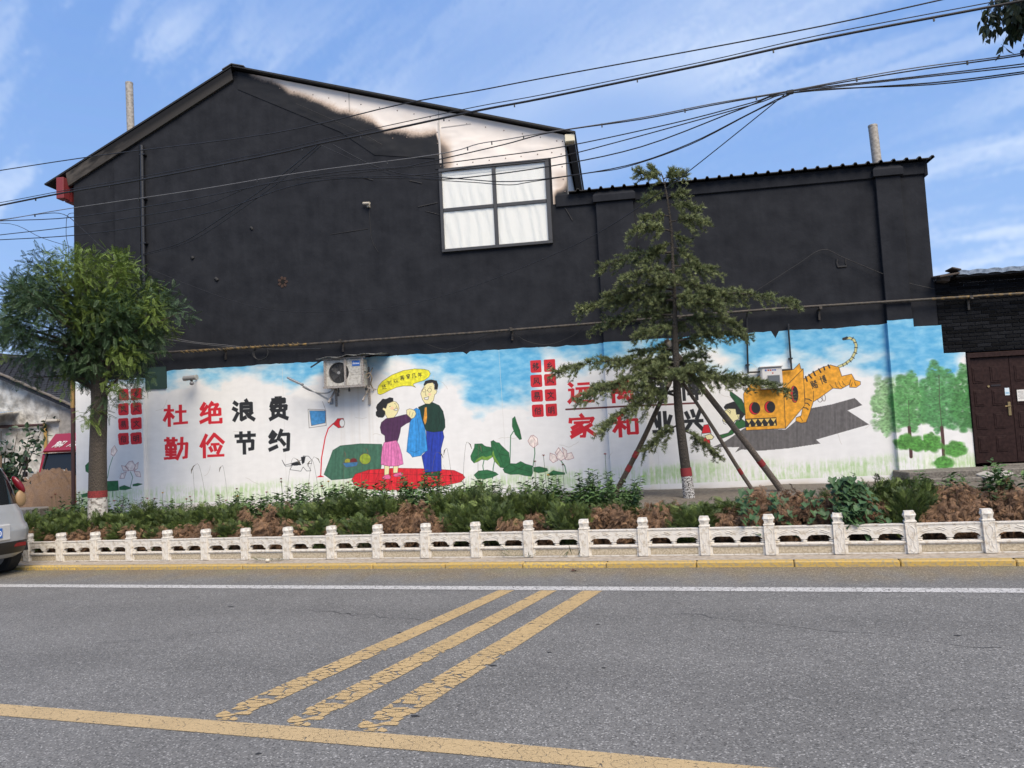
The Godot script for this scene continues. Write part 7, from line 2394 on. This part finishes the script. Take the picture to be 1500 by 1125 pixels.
func make_sand_and_bush() -> void:
	var at := Vector3(-13.8, -0.2, -16.7)
	var o := thing("sand_pile", "heap of brown building sand in front of the red lorry", "sand pile", at)
	var b := Build.new()
	var n := 64
	var hgt := func(i: int, k: int) -> Vector3:
		var x := lerpf(-2.0, 2.2, float(i) / n)
		var z := lerpf(-1.5, 1.5, float(k) / n)
		var r := sqrt(pow(x / (1.05 if x < 0 else 2.3), 2.0) + pow(z / 1.2, 2.0))
		var lump := (blotch[(i * 13 + 3) % 512 + 512 * ((k * 13) % 512)] / 255.0 - 0.5) * 0.3 + (fine[(i * 17) % 512 + 512 * ((k * 17) % 512)] / 255.0 - 0.5) * 0.12
		return Vector3(x, maxf(1.42 * (1.0 - r * r * 0.62 - r * 0.12), -0.2) + lump * clampf(1.4 - r, 0.0, 1.0), z)
	for i in n:
		for k in n:
			var p := []
			var nn := []
			for q in [[0, 0], [1, 0], [1, 1], [0, 1]]:
				p.append(hgt.call(i + q[0], k + q[1]))
				var dx: Vector3 = hgt.call(i + q[0] + 1, k + q[1]) - hgt.call(i + q[0] - 1, k + q[1])
				var dz: Vector3 = hgt.call(i + q[0], k + q[1] + 1) - hgt.call(i + q[0], k + q[1] - 1)
				nn.append(dz.cross(dx).normalized())
			b.tri(p[0], p[1], p[2], nn[0], nn[1], nn[2])
			b.tri(p[0], p[2], p[3], nn[0], nn[2], nn[3])
	part("sand", b.mesh(), surface(mottle(512, noise_bytes(512, 95, 0.05, 5), Color(0.12, 0.072, 0.045), Color(0.27, 0.18, 0.12), 0.2, 0.8, fine, 0.4), 0.95, Vector3(1.0, 1.0, 1.0), M.grit_bumps, 1.3), o)
	var cb := thing("concrete_block", "low pale concrete block lying before the sand pile", "block", Vector3(-13.2, 0.0, -15.3))
	part("block", Build.new().box(Vector3(0, 0.22, 0), Vector3(0.95, 0.46, 0.35), Basis(Vector3.UP, 0.05), 0.03).mesh(), surface(mottle(256, noise_bytes(256, 96, 0.04, 4), Color(0.28, 0.24, 0.2), Color(0.5, 0.46, 0.4)), 0.9, Vector3(1, 1, 1), M.grit_bumps, 1.0), cb)
	rng.seed = 707
	var bu := thing("broad_leaf_bush", "broad leaved green bush at the left edge behind the silver car", "bush", Vector3(-12.75, -0.2, -14.2))
	var stems := Build.new()
	var lv := []
	var ti := []
	for k in 22:
		var top := Vector3(rng.randf_range(-0.75, 0.55), rng.randf_range(1.2, 2.45), rng.randf_range(-0.45, 0.45))
		if k == 0:
			top = Vector3(1.05, 2.62, 0.0)
		if k == 1:
			top = Vector3(0.75, 2.3, 0.1)
		if k > 17:
			top = Vector3(rng.randf_range(-0.2, 0.72), rng.randf_range(1.3, 1.75), 0.2)
		stems.tube([Vector3(0, 0, 0), top * 0.5 + Vector3(-0.05, 0.1, 0), top], [0.02, 0.012, 0.004], 5, false)
		for j in 34 if k > 1 else 22:
			var f := rng.randf_range(0.42 if k > 1 else 0.72, 1.0)
			var p := top * f + any_direction() * (0.17 if k > 1 else 0.12)
			lv.append(toward((any_direction() + Vector3(0, -0.35, 0.3)).normalized(), rng.randf() * TAU, rng.randf_range(1.1, 1.8), p))
			var g := rng.randf_range(0.7, 1.3)
			ti.append(Color(0.032 * g, 0.065 * g, 0.028 * g))
	part("stems", stems.mesh(), paint(0.08, 0.065, 0.045, 0.9), bu)
	copies("foliage", broad_leaf(), leafy(0.5, 0.2), lv, ti, bu)
	var st := thing("wooden_stake", "thin wooden stake standing before the broad leaved bush", "stake", Vector3(-12.42, 0.0, -13.8))
	part("stake", Build.new().tube([Vector3(0, 0, 0), Vector3(-0.01, 1.62, 0)], [0.022], 6).mesh(), paint(0.16, 0.11, 0.07, 0.9), st)

# ------------------------------------------------------------------ silver car, rear end towards the camera
const CAR_S := -10.62
const CAR_T := -7.66

func make_car() -> void:
	var o := thing("silver_car", "silver hatchback parked at the kerb, cut off by the left edge of the picture", "car", R(CAR_S, CAR_T, 0.0))
	var bs := road_basis()
	# local x forward (away from the camera along the road), y up, z toward the kerb
	o.basis = Basis(-bs.x, bs.y, -bs.z)
	var silver := surface(mottle(256, noise_bytes(256, 97, 0.02, 3), Color(0.35, 0.365, 0.38), Color(0.39, 0.405, 0.42)), 0.34, Vector3(0.5, 0.5, 0.5))
	silver.metallic = 0.25
	silver.clearcoat_enabled = true
	silver.clearcoat = 0.5
	silver.clearcoat_roughness = 0.1
	var black := paint(0.014, 0.014, 0.015, 0.45)
	var glass := paint(0.012, 0.014, 0.016, 0.06)
	# height, rear, front, half width
	var rings := [[0.26, 0.16, 3.74, 0.78], [0.33, 0.06, 3.82, 0.86], [0.50, 0.02, 3.86, 0.90], [0.64, 0.0, 3.86, 0.915], [0.72, 0.03, 3.84, 0.91], [0.76, 0.07, 3.80, 0.90], [0.90, 0.09, 3.66, 0.865], [0.985, 0.12, 3.40, 0.82], [1.03, 0.15, 3.06, 0.79], [1.22, 0.21, 2.72, 0.77], [1.42, 0.29, 2.38, 0.715], [1.56, 0.36, 2.15, 0.66], [1.64, 0.45, 1.98, 0.60], [1.68, 0.7, 1.75, 0.48]]
	var n := 64
	var outline := func(r: Array, k: int) -> Vector3:
		var a := TAU * k / n
		var p := 5.5
		var c := cos(a)
		var s := sin(a)
		var m := pow(pow(absf(c), p) + pow(absf(s), p), -1.0 / p)
		return Vector3((r[1] + r[2]) * 0.5 - c * m * (r[2] - r[1]) * 0.5, r[0], s * m * r[3])
	var loft := func(from: int, to: int, grow: float, k0: int, k1: int) -> Build:
		var b := Build.new()
		for i in range(from, to):
			for k in range(k0, k1):
				var q := []
				var nn := []
				for e in [[i, k], [i, k + 1], [i + 1, k + 1], [i + 1, k]]:
					var p: Vector3 = outline.call(rings[e[0]], e[1])
					var t: Vector3 = outline.call(rings[e[0]], e[1] + 1) - outline.call(rings[e[0]], e[1] - 1)
					var u: Vector3 = outline.call(rings[mini(e[0] + 1, rings.size() - 1)], e[1]) - outline.call(rings[maxi(e[0] - 1, 0)], e[1])
					var nv := u.cross(t).normalized()
					if nv.dot(p - Vector3(1.9, 0.8, 0)) < 0.0:
						nv = -nv
					q.append(p + nv * grow)
					nn.append(nv)
				b.tri(q[0], q[1], q[2], nn[0], nn[1], nn[2])
				b.tri(q[0], q[2], q[3], nn[0], nn[2], nn[3])
		return b
	var body: Build = loft.call(0, 8, 0.0, 0, n)
	var roof: Build = loft.call(11, 13, 0.0, 0, n)
	for k in n:
		roof.flat(Vector3(1.28, 1.695, 0), outline.call(rings[13], k), outline.call(rings[13], k + 1), Vector3.UP)
		body.flat(Vector3(1.9, 0.24, 0), outline.call(rings[0], k), outline.call(rings[0], k + 1), Vector3.DOWN)
	part("body", body.mesh(), silver, o)
	part("roof", roof.mesh(), silver, o)
	part("cabin_glass", (loft.call(8, 11, 0.0, 0, n) as Build).mesh(), glass, o)
	# black lower bumper insert, spanning the rear between the corners
	part("bumper_insert", (loft.call(1, 2, 0.006, -6, 7) as Build).mesh(), black, o)
	for s in [-1.0, 1.0]:
		part("reflector", Build.new().box(Vector3(0.035, 0.44, s * 0.52), Vector3(0.02, 0.055, 0.17), Basis(Vector3.UP, -s * 0.12), 0.006).mesh(), paint(0.14, 0.008, 0.008, 0.25), o)
		var lamp := Build.new()
		lamp.prism(Vector3(0, 0, s * 0.60), PackedVector2Array([Vector2(0.275, 1.17), Vector2(0.33, 1.17), Vector2(0.44, 1.40), Vector2(0.40, 1.43), Vector2(0.34, 1.37)]), 0.16 * s)
		part("tail_light", Build.new().blob(Vector3(0.285, 1.31, s * 0.70), Vector3(0.06, 0.15, 0.04), 8, 12, Basis(Vector3.BACK, -0.5) * Basis(Vector3.RIGHT, -s * 0.3)).mesh(), paint(0.15, 0.008, 0.014, 0.15), o)
		part("round_lamp", Build.new().blob(Vector3(0.26, 1.10, s * 0.715), Vector3(0.05, 0.125, 0.085), 8, 14).mesh(), paint(0.30, 0.195, 0.10, 0.5), o, Vector3.ZERO, "tan round lamp at the rear corner")
	# number plate in a bright recess
	part("plate_recess", Build.new().box(Vector3(0.02, 0.64, 0.0), Vector3(0.05, 0.24, 0.72), Basis(Vector3.BACK, 0.0), 0.02).mesh(), paint(0.66, 0.67, 0.68, 0.2, 0.4), o)
	var plate := part("number_plate", Build.new().box(Vector3(-0.012, 0.64, 0.0), Vector3(0.012, 0.14, 0.44), Basis.IDENTITY, 0.004).mesh(), paint(0.02, 0.12, 0.42, 0.4), o)
	var tm := TextMesh.new()
	tm.text = "0"
	tm.font_size = 32
	tm.pixel_size = 0.0034
	tm.depth = 0.002
	var ch := part("plate_character", tm, paint(0.8, 0.8, 0.8, 0.5), plate, Vector3(-0.0192, 0.64, 0.175))
	ch.basis = Basis(Vector3(0, 0, 1), Vector3.UP, Vector3(-1, 0, 0))
	# wheels
	for a in [0.64, 3.05]:
		for s in [-1.0, 1.0]:
			var w := Build.new()
			w.lathe(Vector3(a, 0.305, s * 0.70), [Vector2(0.19, -0.1), Vector2(0.28, -0.1), Vector2(0.302, -0.075), Vector2(0.305, 0.0), Vector2(0.302, 0.075), Vector2(0.28, 0.1), Vector2(0.19, 0.1)], 32, Basis(Vector3.RIGHT, PI / 2))
			var ty := part("tyre", w.mesh(), paint(0.018, 0.018, 0.018, 0.85), o)
			var rim := Build.new()
			rim.lathe(Vector3(a, 0.305, s * 0.70), [Vector2(0.0, 0.06 * s), Vector2(0.06, 0.07 * s), Vector2(0.19, 0.08 * s), Vector2(0.2, 0.1 * s)], 20, Basis(Vector3.RIGHT, PI / 2))
			rim.lathe(Vector3(a, 0.305, s * 0.70), [Vector2(0.0, -0.05 * s), Vector2(0.19, -0.06 * s)], 20, Basis(Vector3.RIGHT, PI / 2))
			part("rim", rim.mesh(), paint(0.3, 0.3, 0.31, 0.35, 0.5), ty)
			# dark wheel arch
			var arch := Build.new()
			arch.lathe(Vector3(a, 0.315, s * (0.70 if s > 0 else 0.70)), [Vector2(0.36, -0.13), Vector2(0.365, 0.0), Vector2(0.36, 0.135)], 24, Basis(Vector3.RIGHT, PI / 2), PI, TAU)
			part("wheel_arch", arch.mesh(), black, o)

# ------------------------------------------------------------------ cables
func cable(called: String, points: String, radius: float, label: String) -> void:
	var p := places_of(points)
	var base: Vector3 = p[0]
	var o := thing(called, label, "cable", base, "cables over the road" if called == "overhead_cable" else "")
	var q := []
	for v in smooth_path(p, 5):
		q.append(v - base)
	# cables that leave the picture go on to poles farther along the road
	if called in ["overhead_cable", "slack_wire"]:
		var a: Vector3 = (q[0] - q[3]).normalized()
		if base.x < -11.0:
			q.push_front(q[0] + Vector3(a.x, 0.03, a.z) * 14.0)
		var e: Vector3 = (q[q.size() - 1] - q[q.size() - 4]).normalized()
		if p[p.size() - 1].x > 4.0:
			q.append(q[q.size() - 1] + Vector3(e.x, 0.03, e.z) * 14.0)
	var pale := label.begins_with("pale") or label.contains("white cable")
	part("wire", Build.new().tube(q, [radius * 0.72], 6, false).mesh(), paint(0.14, 0.14, 0.145, 0.6) if pale else paint(0.012, 0.012, 0.014, 0.55), o)
	if called == "overhead_cable" and (radius > 0.015 or pale):
		for k in range(9, q.size() - 8, 5):
			var c: Vector3 = q[k]
			part("clip", Build.new().box(c + Vector3(0, -0.02, 0), Vector3(0.016, 0.05, 0.016)).mesh(), paint(0.02, 0.02, 0.02, 0.5), o)

func make_cables() -> void:
	cable("overhead_cable", "-11.34,6.56,-11.69 -10.35,6.51,-11.49 -8.09,6.38,-11.03 -4.87,6.14,-10.38 -2.75,6.16,-9.95 -1.63,6.12,-9.72 -0.70,6.10,-9.53 2.15,6.02,-8.95 3.70,6.03,-8.64 4.86,6.06,-8.40", 0.011, "highest single black cable crossing the sky above the gable")
	cable("overhead_cable", "-11.59,6.01,-11.95 -10.58,5.99,-11.74 -9.10,5.98,-11.44 -7.34,5.93,-11.08 -4.98,5.91,-10.60 -4.16,5.93,-10.44 -2.97,5.93,-10.20 -1.68,5.94,-9.93 -0.72,5.93,-9.74 1.25,5.94,-9.34 2.60,5.96,-9.06 4.37,5.93,-8.70 4.95,5.93,-8.59", 0.02, "thick black cable bundle running just above the white steel panel")
	cable("overhead_cable", "-11.59,6.08,-11.95 -10.57,6.04,-11.74 -9.10,6.02,-11.44 -7.33,5.98,-11.08 -4.98,5.96,-10.60 -4.16,5.98,-10.44 -2.97,5.99,-10.19 -1.67,6.00,-9.93 -0.72,5.98,-9.74 1.25,5.98,-9.34 2.61,6.01,-9.06 4.38,5.98,-8.70 4.95,5.98,-8.59", 0.008, "thin hanger wire strung right above the thick cable bundle")
	cable("overhead_cable", "-12.08,5.95,-12.45 -11.03,5.90,-12.24 -9.42,5.87,-11.91 -6.74,5.77,-11.37 -4.64,5.72,-10.94 -2.41,5.61,-10.49 -1.77,5.65,-10.36 -1.42,5.64,-10.29 -0.79,5.63,-10.16 0.50,5.59,-9.90 1.39,5.60,-9.72 2.30,5.58,-9.53 3.53,5.58,-9.28 4.54,5.52,-9.08 5.11,5.52,-8.96", 0.009, "pale support wire of the lower cable group, clipped with small rings")
	cable("overhead_cable", "-12.08,5.96,-12.45 -11.03,5.89,-12.24 -9.23,5.70,-11.88 -6.75,5.63,-11.37 -4.35,5.64,-10.88 -3.02,5.52,-10.61 -2.62,5.52,-10.53 -1.42,5.57,-10.29 -0.69,5.62,-10.14 0.50,5.57,-9.90 1.38,5.58,-9.72 2.30,5.57,-9.53 3.53,5.55,-9.28 4.54,5.50,-9.08 5.11,5.49,-8.96", 0.011, "black cable hung close under the pale support wire")
	cable("overhead_cable", "-12.08,5.67,-12.45 -11.03,5.63,-12.24 -9.34,5.54,-11.90 -7.73,5.50,-11.57 -6.44,5.50,-11.31 -5.51,5.65,-11.12 -4.35,5.60,-10.88 -2.62,5.48,-10.53 -1.60,5.43,-10.33 -0.54,5.39,-10.11 0.90,5.44,-9.82 1.85,5.52,-9.63 2.30,5.57,-9.53 3.64,5.47,-9.26 4.72,5.39,-9.04 5.10,5.38,-8.96", 0.01, "black cable crossing the head of the grey window frame")
	cable("overhead_cable", "-4.68,5.63,-10.95 -3.73,5.50,-10.76 -2.63,5.35,-10.53 -1.74,5.33,-10.35 -0.77,5.26,-10.16 0.28,5.33,-9.94 1.84,5.49,-9.63 2.30,5.55,-9.53 3.45,5.47,-9.30 4.71,5.36,-9.04 5.09,5.33,-8.97", 0.01, "black cable crossing the upper panes just below the window head")
	cable("overhead_cable", "-12.14,5.68,-12.52 -11.08,5.56,-12.30 -9.33,5.40,-11.95 -7.78,5.34,-11.63 -6.15,5.39,-11.30 -4.95,5.55,-11.06 -3.99,5.53,-10.86 -2.64,5.31,-10.59 -2.08,5.22,-10.47 -0.78,5.17,-10.21 0.48,5.22,-9.95 1.77,5.49,-9.69 2.31,5.57,-9.58 3.83,5.38,-9.27 4.73,5.32,-9.09 5.11,5.30,-9.01", 0.011, "black cable sweeping from the tree top across the upper window panes")
	cable("overhead_cable", "-4.13,6.11,-10.94 -3.57,5.73,-10.83 -3.06,5.48,-10.72 -2.65,5.37,-10.64 -1.92,5.19,-10.49 -1.42,5.08,-10.39 -0.79,5.02,-10.26 0.27,5.02,-10.05 1.09,5.17,-9.88 1.85,5.43,-9.73 2.32,5.58,-9.63 2.74,5.56,-9.55 3.85,5.38,-9.32 4.75,5.32,-9.14 5.14,5.30,-9.06", 0.01, "black cable sagging lowest over the upper window panes")
	cable("overhead_cable", "-4.39,6.17,-11.01 -3.32,5.55,-10.80 -2.66,5.33,-10.66 -1.88,5.15,-10.50 -1.36,5.03,-10.40 -1.04,5.02,-10.33 -0.26,5.01,-10.17 0.27,5.01,-10.07 1.09,5.16,-9.90 1.85,5.43,-9.75 2.32,5.58,-9.65", 0.008, "thin black cable running beside the lowest sagging cable")
	cable("drop_cable", "-4.20,5.97,-10.55 -5.07,5.93,-11.35 -5.91,5.87,-12.03 -7.59,5.69,-13.22 -8.45,5.62,-13.75 -9.67,5.67,-14.42", 0.011, "black drop cable slanting from the bundle to the black downpipe")
	cable("drop_cable", "-4.17,5.94,-10.54 -5.02,5.86,-11.32 -5.80,5.80,-11.96 -7.51,5.62,-13.18 -8.43,5.58,-13.74 -9.67,5.64,-14.42", 0.009, "thinner drop cable slanting beside its twin to the black downpipe")
	cable("drop_cable", "2.23,5.54,-9.55 1.09,4.99,-10.50 0.50,4.73,-10.90 -0.16,4.48,-11.30 -1.01,4.27,-11.76 -2.54,3.99,-12.45 -3.85,3.90,-12.95 -5.27,3.98,-13.41 -6.27,4.11,-13.69 -7.28,4.38,-13.94 -8.56,4.91,-14.22 -9.61,5.39,-14.42", 0.009, "long thin cable drooping across the black wall from the cable joint")
	cable("drop_cable", "-6.20,8.51,-14.42 -5.54,8.15,-14.42 -4.87,7.77,-14.42 -4.41,7.46,-14.42", 0.008, "short black wire stapled slantwise below the scorched steel panel")
	cable("loop_cable", "-12.20,6.07,-12.58 -11.14,5.96,-12.37 -10.19,5.92,-12.17 -9.59,5.83,-12.05 -9.15,5.49,-11.96 -8.73,5.12,-11.88 -8.49,4.93,-11.83", 0.009, "black cable arching at the left edge and dropping behind the leafy tree")
	cable("loop_cable", "-12.26,6.03,-12.64 -10.95,5.87,-12.38 -10.17,5.50,-12.22 -9.35,5.20,-12.05 -8.61,5.00,-11.90", 0.007, "thin black cable sloping down to the left corner of the gable wall")
	cable("loop_cable", "-11.02,6.60,-14.18 -11.23,6.57,-14.22 -11.27,6.15,-14.23 -11.20,5.80,-14.21 -11.26,5.01,-14.23 -11.25,4.35,-14.22", 0.008, "black wire hanging straight down beside the gable wall corner")
	cable("slack_wire", "-13.16,5.65,-13.90 -12.38,5.31,-13.74 -11.82,5.02,-13.63 -11.27,4.66,-13.51", 0.006, "highest thin wire slanting behind the leafy tree at the left edge")
	cable("slack_wire", "-13.16,5.51,-13.90 -12.38,5.06,-13.74 -11.91,4.73,-13.64 -11.36,4.12,-13.53", 0.006, "steep thin wire slanting behind the leafy tree at the left edge")
	cable("slack_wire", "-13.16,4.43,-13.90 -12.39,4.01,-13.74 -12.01,3.83,-13.66 -11.28,3.29,-13.52", 0.006, "lowest thin wire slanting behind the leafy tree at the left edge")
	cable("wall_cable", "-9.22,3.92,-14.42 -8.56,3.75,-14.42 -7.93,3.65,-14.42 -7.26,3.55,-14.42 -6.27,3.53,-14.42", 0.007, "white cable drooping along the wall beside the leafy tree")
	cable("wall_cable", "-9.22,3.86,-14.42 -8.47,3.71,-14.42 -7.73,3.59,-14.42 -6.85,3.49,-14.42 -5.84,3.44,-14.42", 0.006, "lower white cable drooping along the wall above the camera")
	cable("wall_cable", "-3.88,3.50,-14.42 -3.25,3.25,-14.42 -2.46,3.48,-14.42 -1.97,3.51,-14.42", 0.007, "thin black wire looping under the gas pipe left of its hanger")
	cable("wall_cable", "-1.97,3.51,-14.42 -1.68,3.30,-14.42 -1.27,3.22,-14.42 -0.82,3.35,-14.42 -0.54,3.54,-14.42", 0.008, "thin black wire looping under the gas pipe right of its hanger")
	cable("wall_cable", "2.33,3.80,-14.42 2.83,4.08,-14.42 3.39,4.40,-14.42 3.84,4.63,-14.42 4.23,4.43,-14.42 5.12,3.96,-14.42 5.69,3.76,-14.42", 0.009, "black cable peaked like a tent over the right end of the black wall")
	var j := thing("cable_joint", "knot of cables where the lower lines fan out against the sky", "cable clamp", Vector3(2.30, 5.56, -9.53))
	part("clamp", Build.new().box(Vector3.ZERO, Vector3(0.09, 0.05, 0.05), Basis(Vector3.UP, -0.2), 0.01).mesh(), paint(0.02, 0.02, 0.02, 0.5), j)

# ------------------------------------------------------------------ sky
func sky_panorama() -> ImageTexture:
	var w := 2048
	var h := 1024
	var a := FastNoiseLite.new()
	a.seed = 5
	a.frequency = 0.9
	a.fractal_octaves = 6
	a.domain_warp_enabled = true
	a.domain_warp_amplitude = 0.6
	a.domain_warp_frequency = 0.8
	var b := FastNoiseLite.new()
	b.seed = 9
	b.frequency = 1.1
	b.fractal_octaves = 3
	var d := PackedByteArray()
	d.resize(w * h * 3)
	for y in h:
		var el := PI * 0.5 - PI * (y + 0.5) / h
		for x in w:
			var i := (y * w + x) * 3
			var col := Color(0.10, 0.10, 0.10)
			if el > -0.03:
				var az := TAU * ((x + 0.5) / w - 0.5)
				var dir := Vector3(sin(az) * cos(el), sin(el), -cos(az) * cos(el))
				var up := clampf(dir.y, 0.0, 1.0)
				col = Color(0.150, 0.226, 0.338).lerp(Color(0.034, 0.083, 0.220), pow(up, 0.55) * 1.05)
				col = col.lerp(Color(0.23, 0.275, 0.35), 0.5 * pow(1.0 - up, 9.0))
				# thin streaky high cloud laid on a plane far overhead
				var k := 1.0 / (up + 0.16)
				var px := dir.x * k
				var pz := dir.z * k
				var u := px * 0.80 + pz * 0.60
				var v := -px * 0.60 + pz * 0.80
				var n := a.get_noise_3d(u * 0.42, v * 2.3, 0.0) * 0.5 + 0.5
				var m := b.get_noise_2d(px * 0.6, pz * 0.6) * 0.5 + 0.5
				var c := clampf((n - 0.47) * 2.4, 0.0, 0.75) * smoothstep(0.30, 0.66, m) + 0.16 * smoothstep(0.35, 0.75, n)
				col = col.lerp(Color(0.275, 0.305, 0.35), clampf(c * 0.95, 0.0, 0.85))
			col = col.linear_to_srgb()
			d[i] = int(col.r * 255.0); d[i + 1] = int(col.g * 255.0); d[i + 2] = int(col.b * 255.0)
	return ImageTexture.create_from_image(Image.create_from_data(w, h, false, Image.FORMAT_RGB8, d))

func _ready() -> void:
	# camera
	var cam := Camera3D.new()
	cam.name = "camera"
	cam.fov = 53.6
	cam.near = 0.05
	cam.far = 3000.0
	cam.transform = Transform3D(Basis(Vector3(0.988632, -0.049072, -0.142122), Vector3(0.058232, 0.996436, 0.061025), Vector3(0.138621, -0.068608, 0.987966)).orthonormalized(), Vector3(0, 1.5, 0))
	add_child(cam)
	cam.current = true
	# sky, exposure
	var env := Environment.new()
	env.background_mode = Environment.BG_SKY
	var sky := Sky.new()
	var pano := PanoramaSkyMaterial.new()
	pano.panorama = sky_panorama()
	pano.energy_multiplier = 1.0
	sky.sky_material = pano
	env.sky = sky
	env.tonemap_mode = Environment.TONE_MAPPER_LINEAR
	env.tonemap_exposure = 3.25
	env.sdfgi_enabled = true
	env.ssao_enabled = true
	env.ssil_enabled = true
	var we := WorldEnvironment.new()
	we.name = "world_environment"
	we.environment = env
	add_child(we)
	# the low sun is veiled by high cloud: a broad soft light from the right behind the camera
	var sun := DirectionalLight3D.new()
	sun.name = "sun"
	sun.light_energy = 0.5
	sun.light_color = Color(1.0, 0.945, 0.86)
	sun.light_angular_distance = 40.0
	sun.shadow_enabled = true
	sun.look_at_from_position(Vector3(5.0, 12.0, 9.0), Vector3.ZERO)
	add_child(sun)
	# shared noises and relief
	blotch = noise_bytes(512, 1, 0.018, 5)
	fine = noise_bytes(512, 2, 0.22, 3)
	var s0 := FastNoiseLite.new()
	s0.seed = 3
	s0.frequency = 0.03
	s0.fractal_octaves = 4
	var sim := s0.get_seamless_image(512, 64)
	sim.resize(512, 512, Image.INTERPOLATE_BILINEAR)
	sim.convert(Image.FORMAT_L8)
	var sd := sim.get_data()
	# strokes run mostly up and down
	streak = sd
	M.plaster = noise_bytes(1024, 4, 0.02, 6)
	M.plaster_bumps = bumps(512, noise_bytes(512, 6, 0.02, 6), 8.0)
	M.grit_bumps = bumps(512, noise_bytes(512, 7, 0.12, 4), 8.0)
	make_ground()
	make_black_building()
	make_brick_building()
	make_white_house()
	make_balustrade()
	make_leafy_tree()
	make_cedar()
	make_poplar_branch()
	make_planting()
	make_sand_and_bush()
	make_truck()
	make_car()
	make_gas_pipe()
	make_air_conditioner()
	make_wall_lamp()
	make_camera_and_meter()
	make_cables()
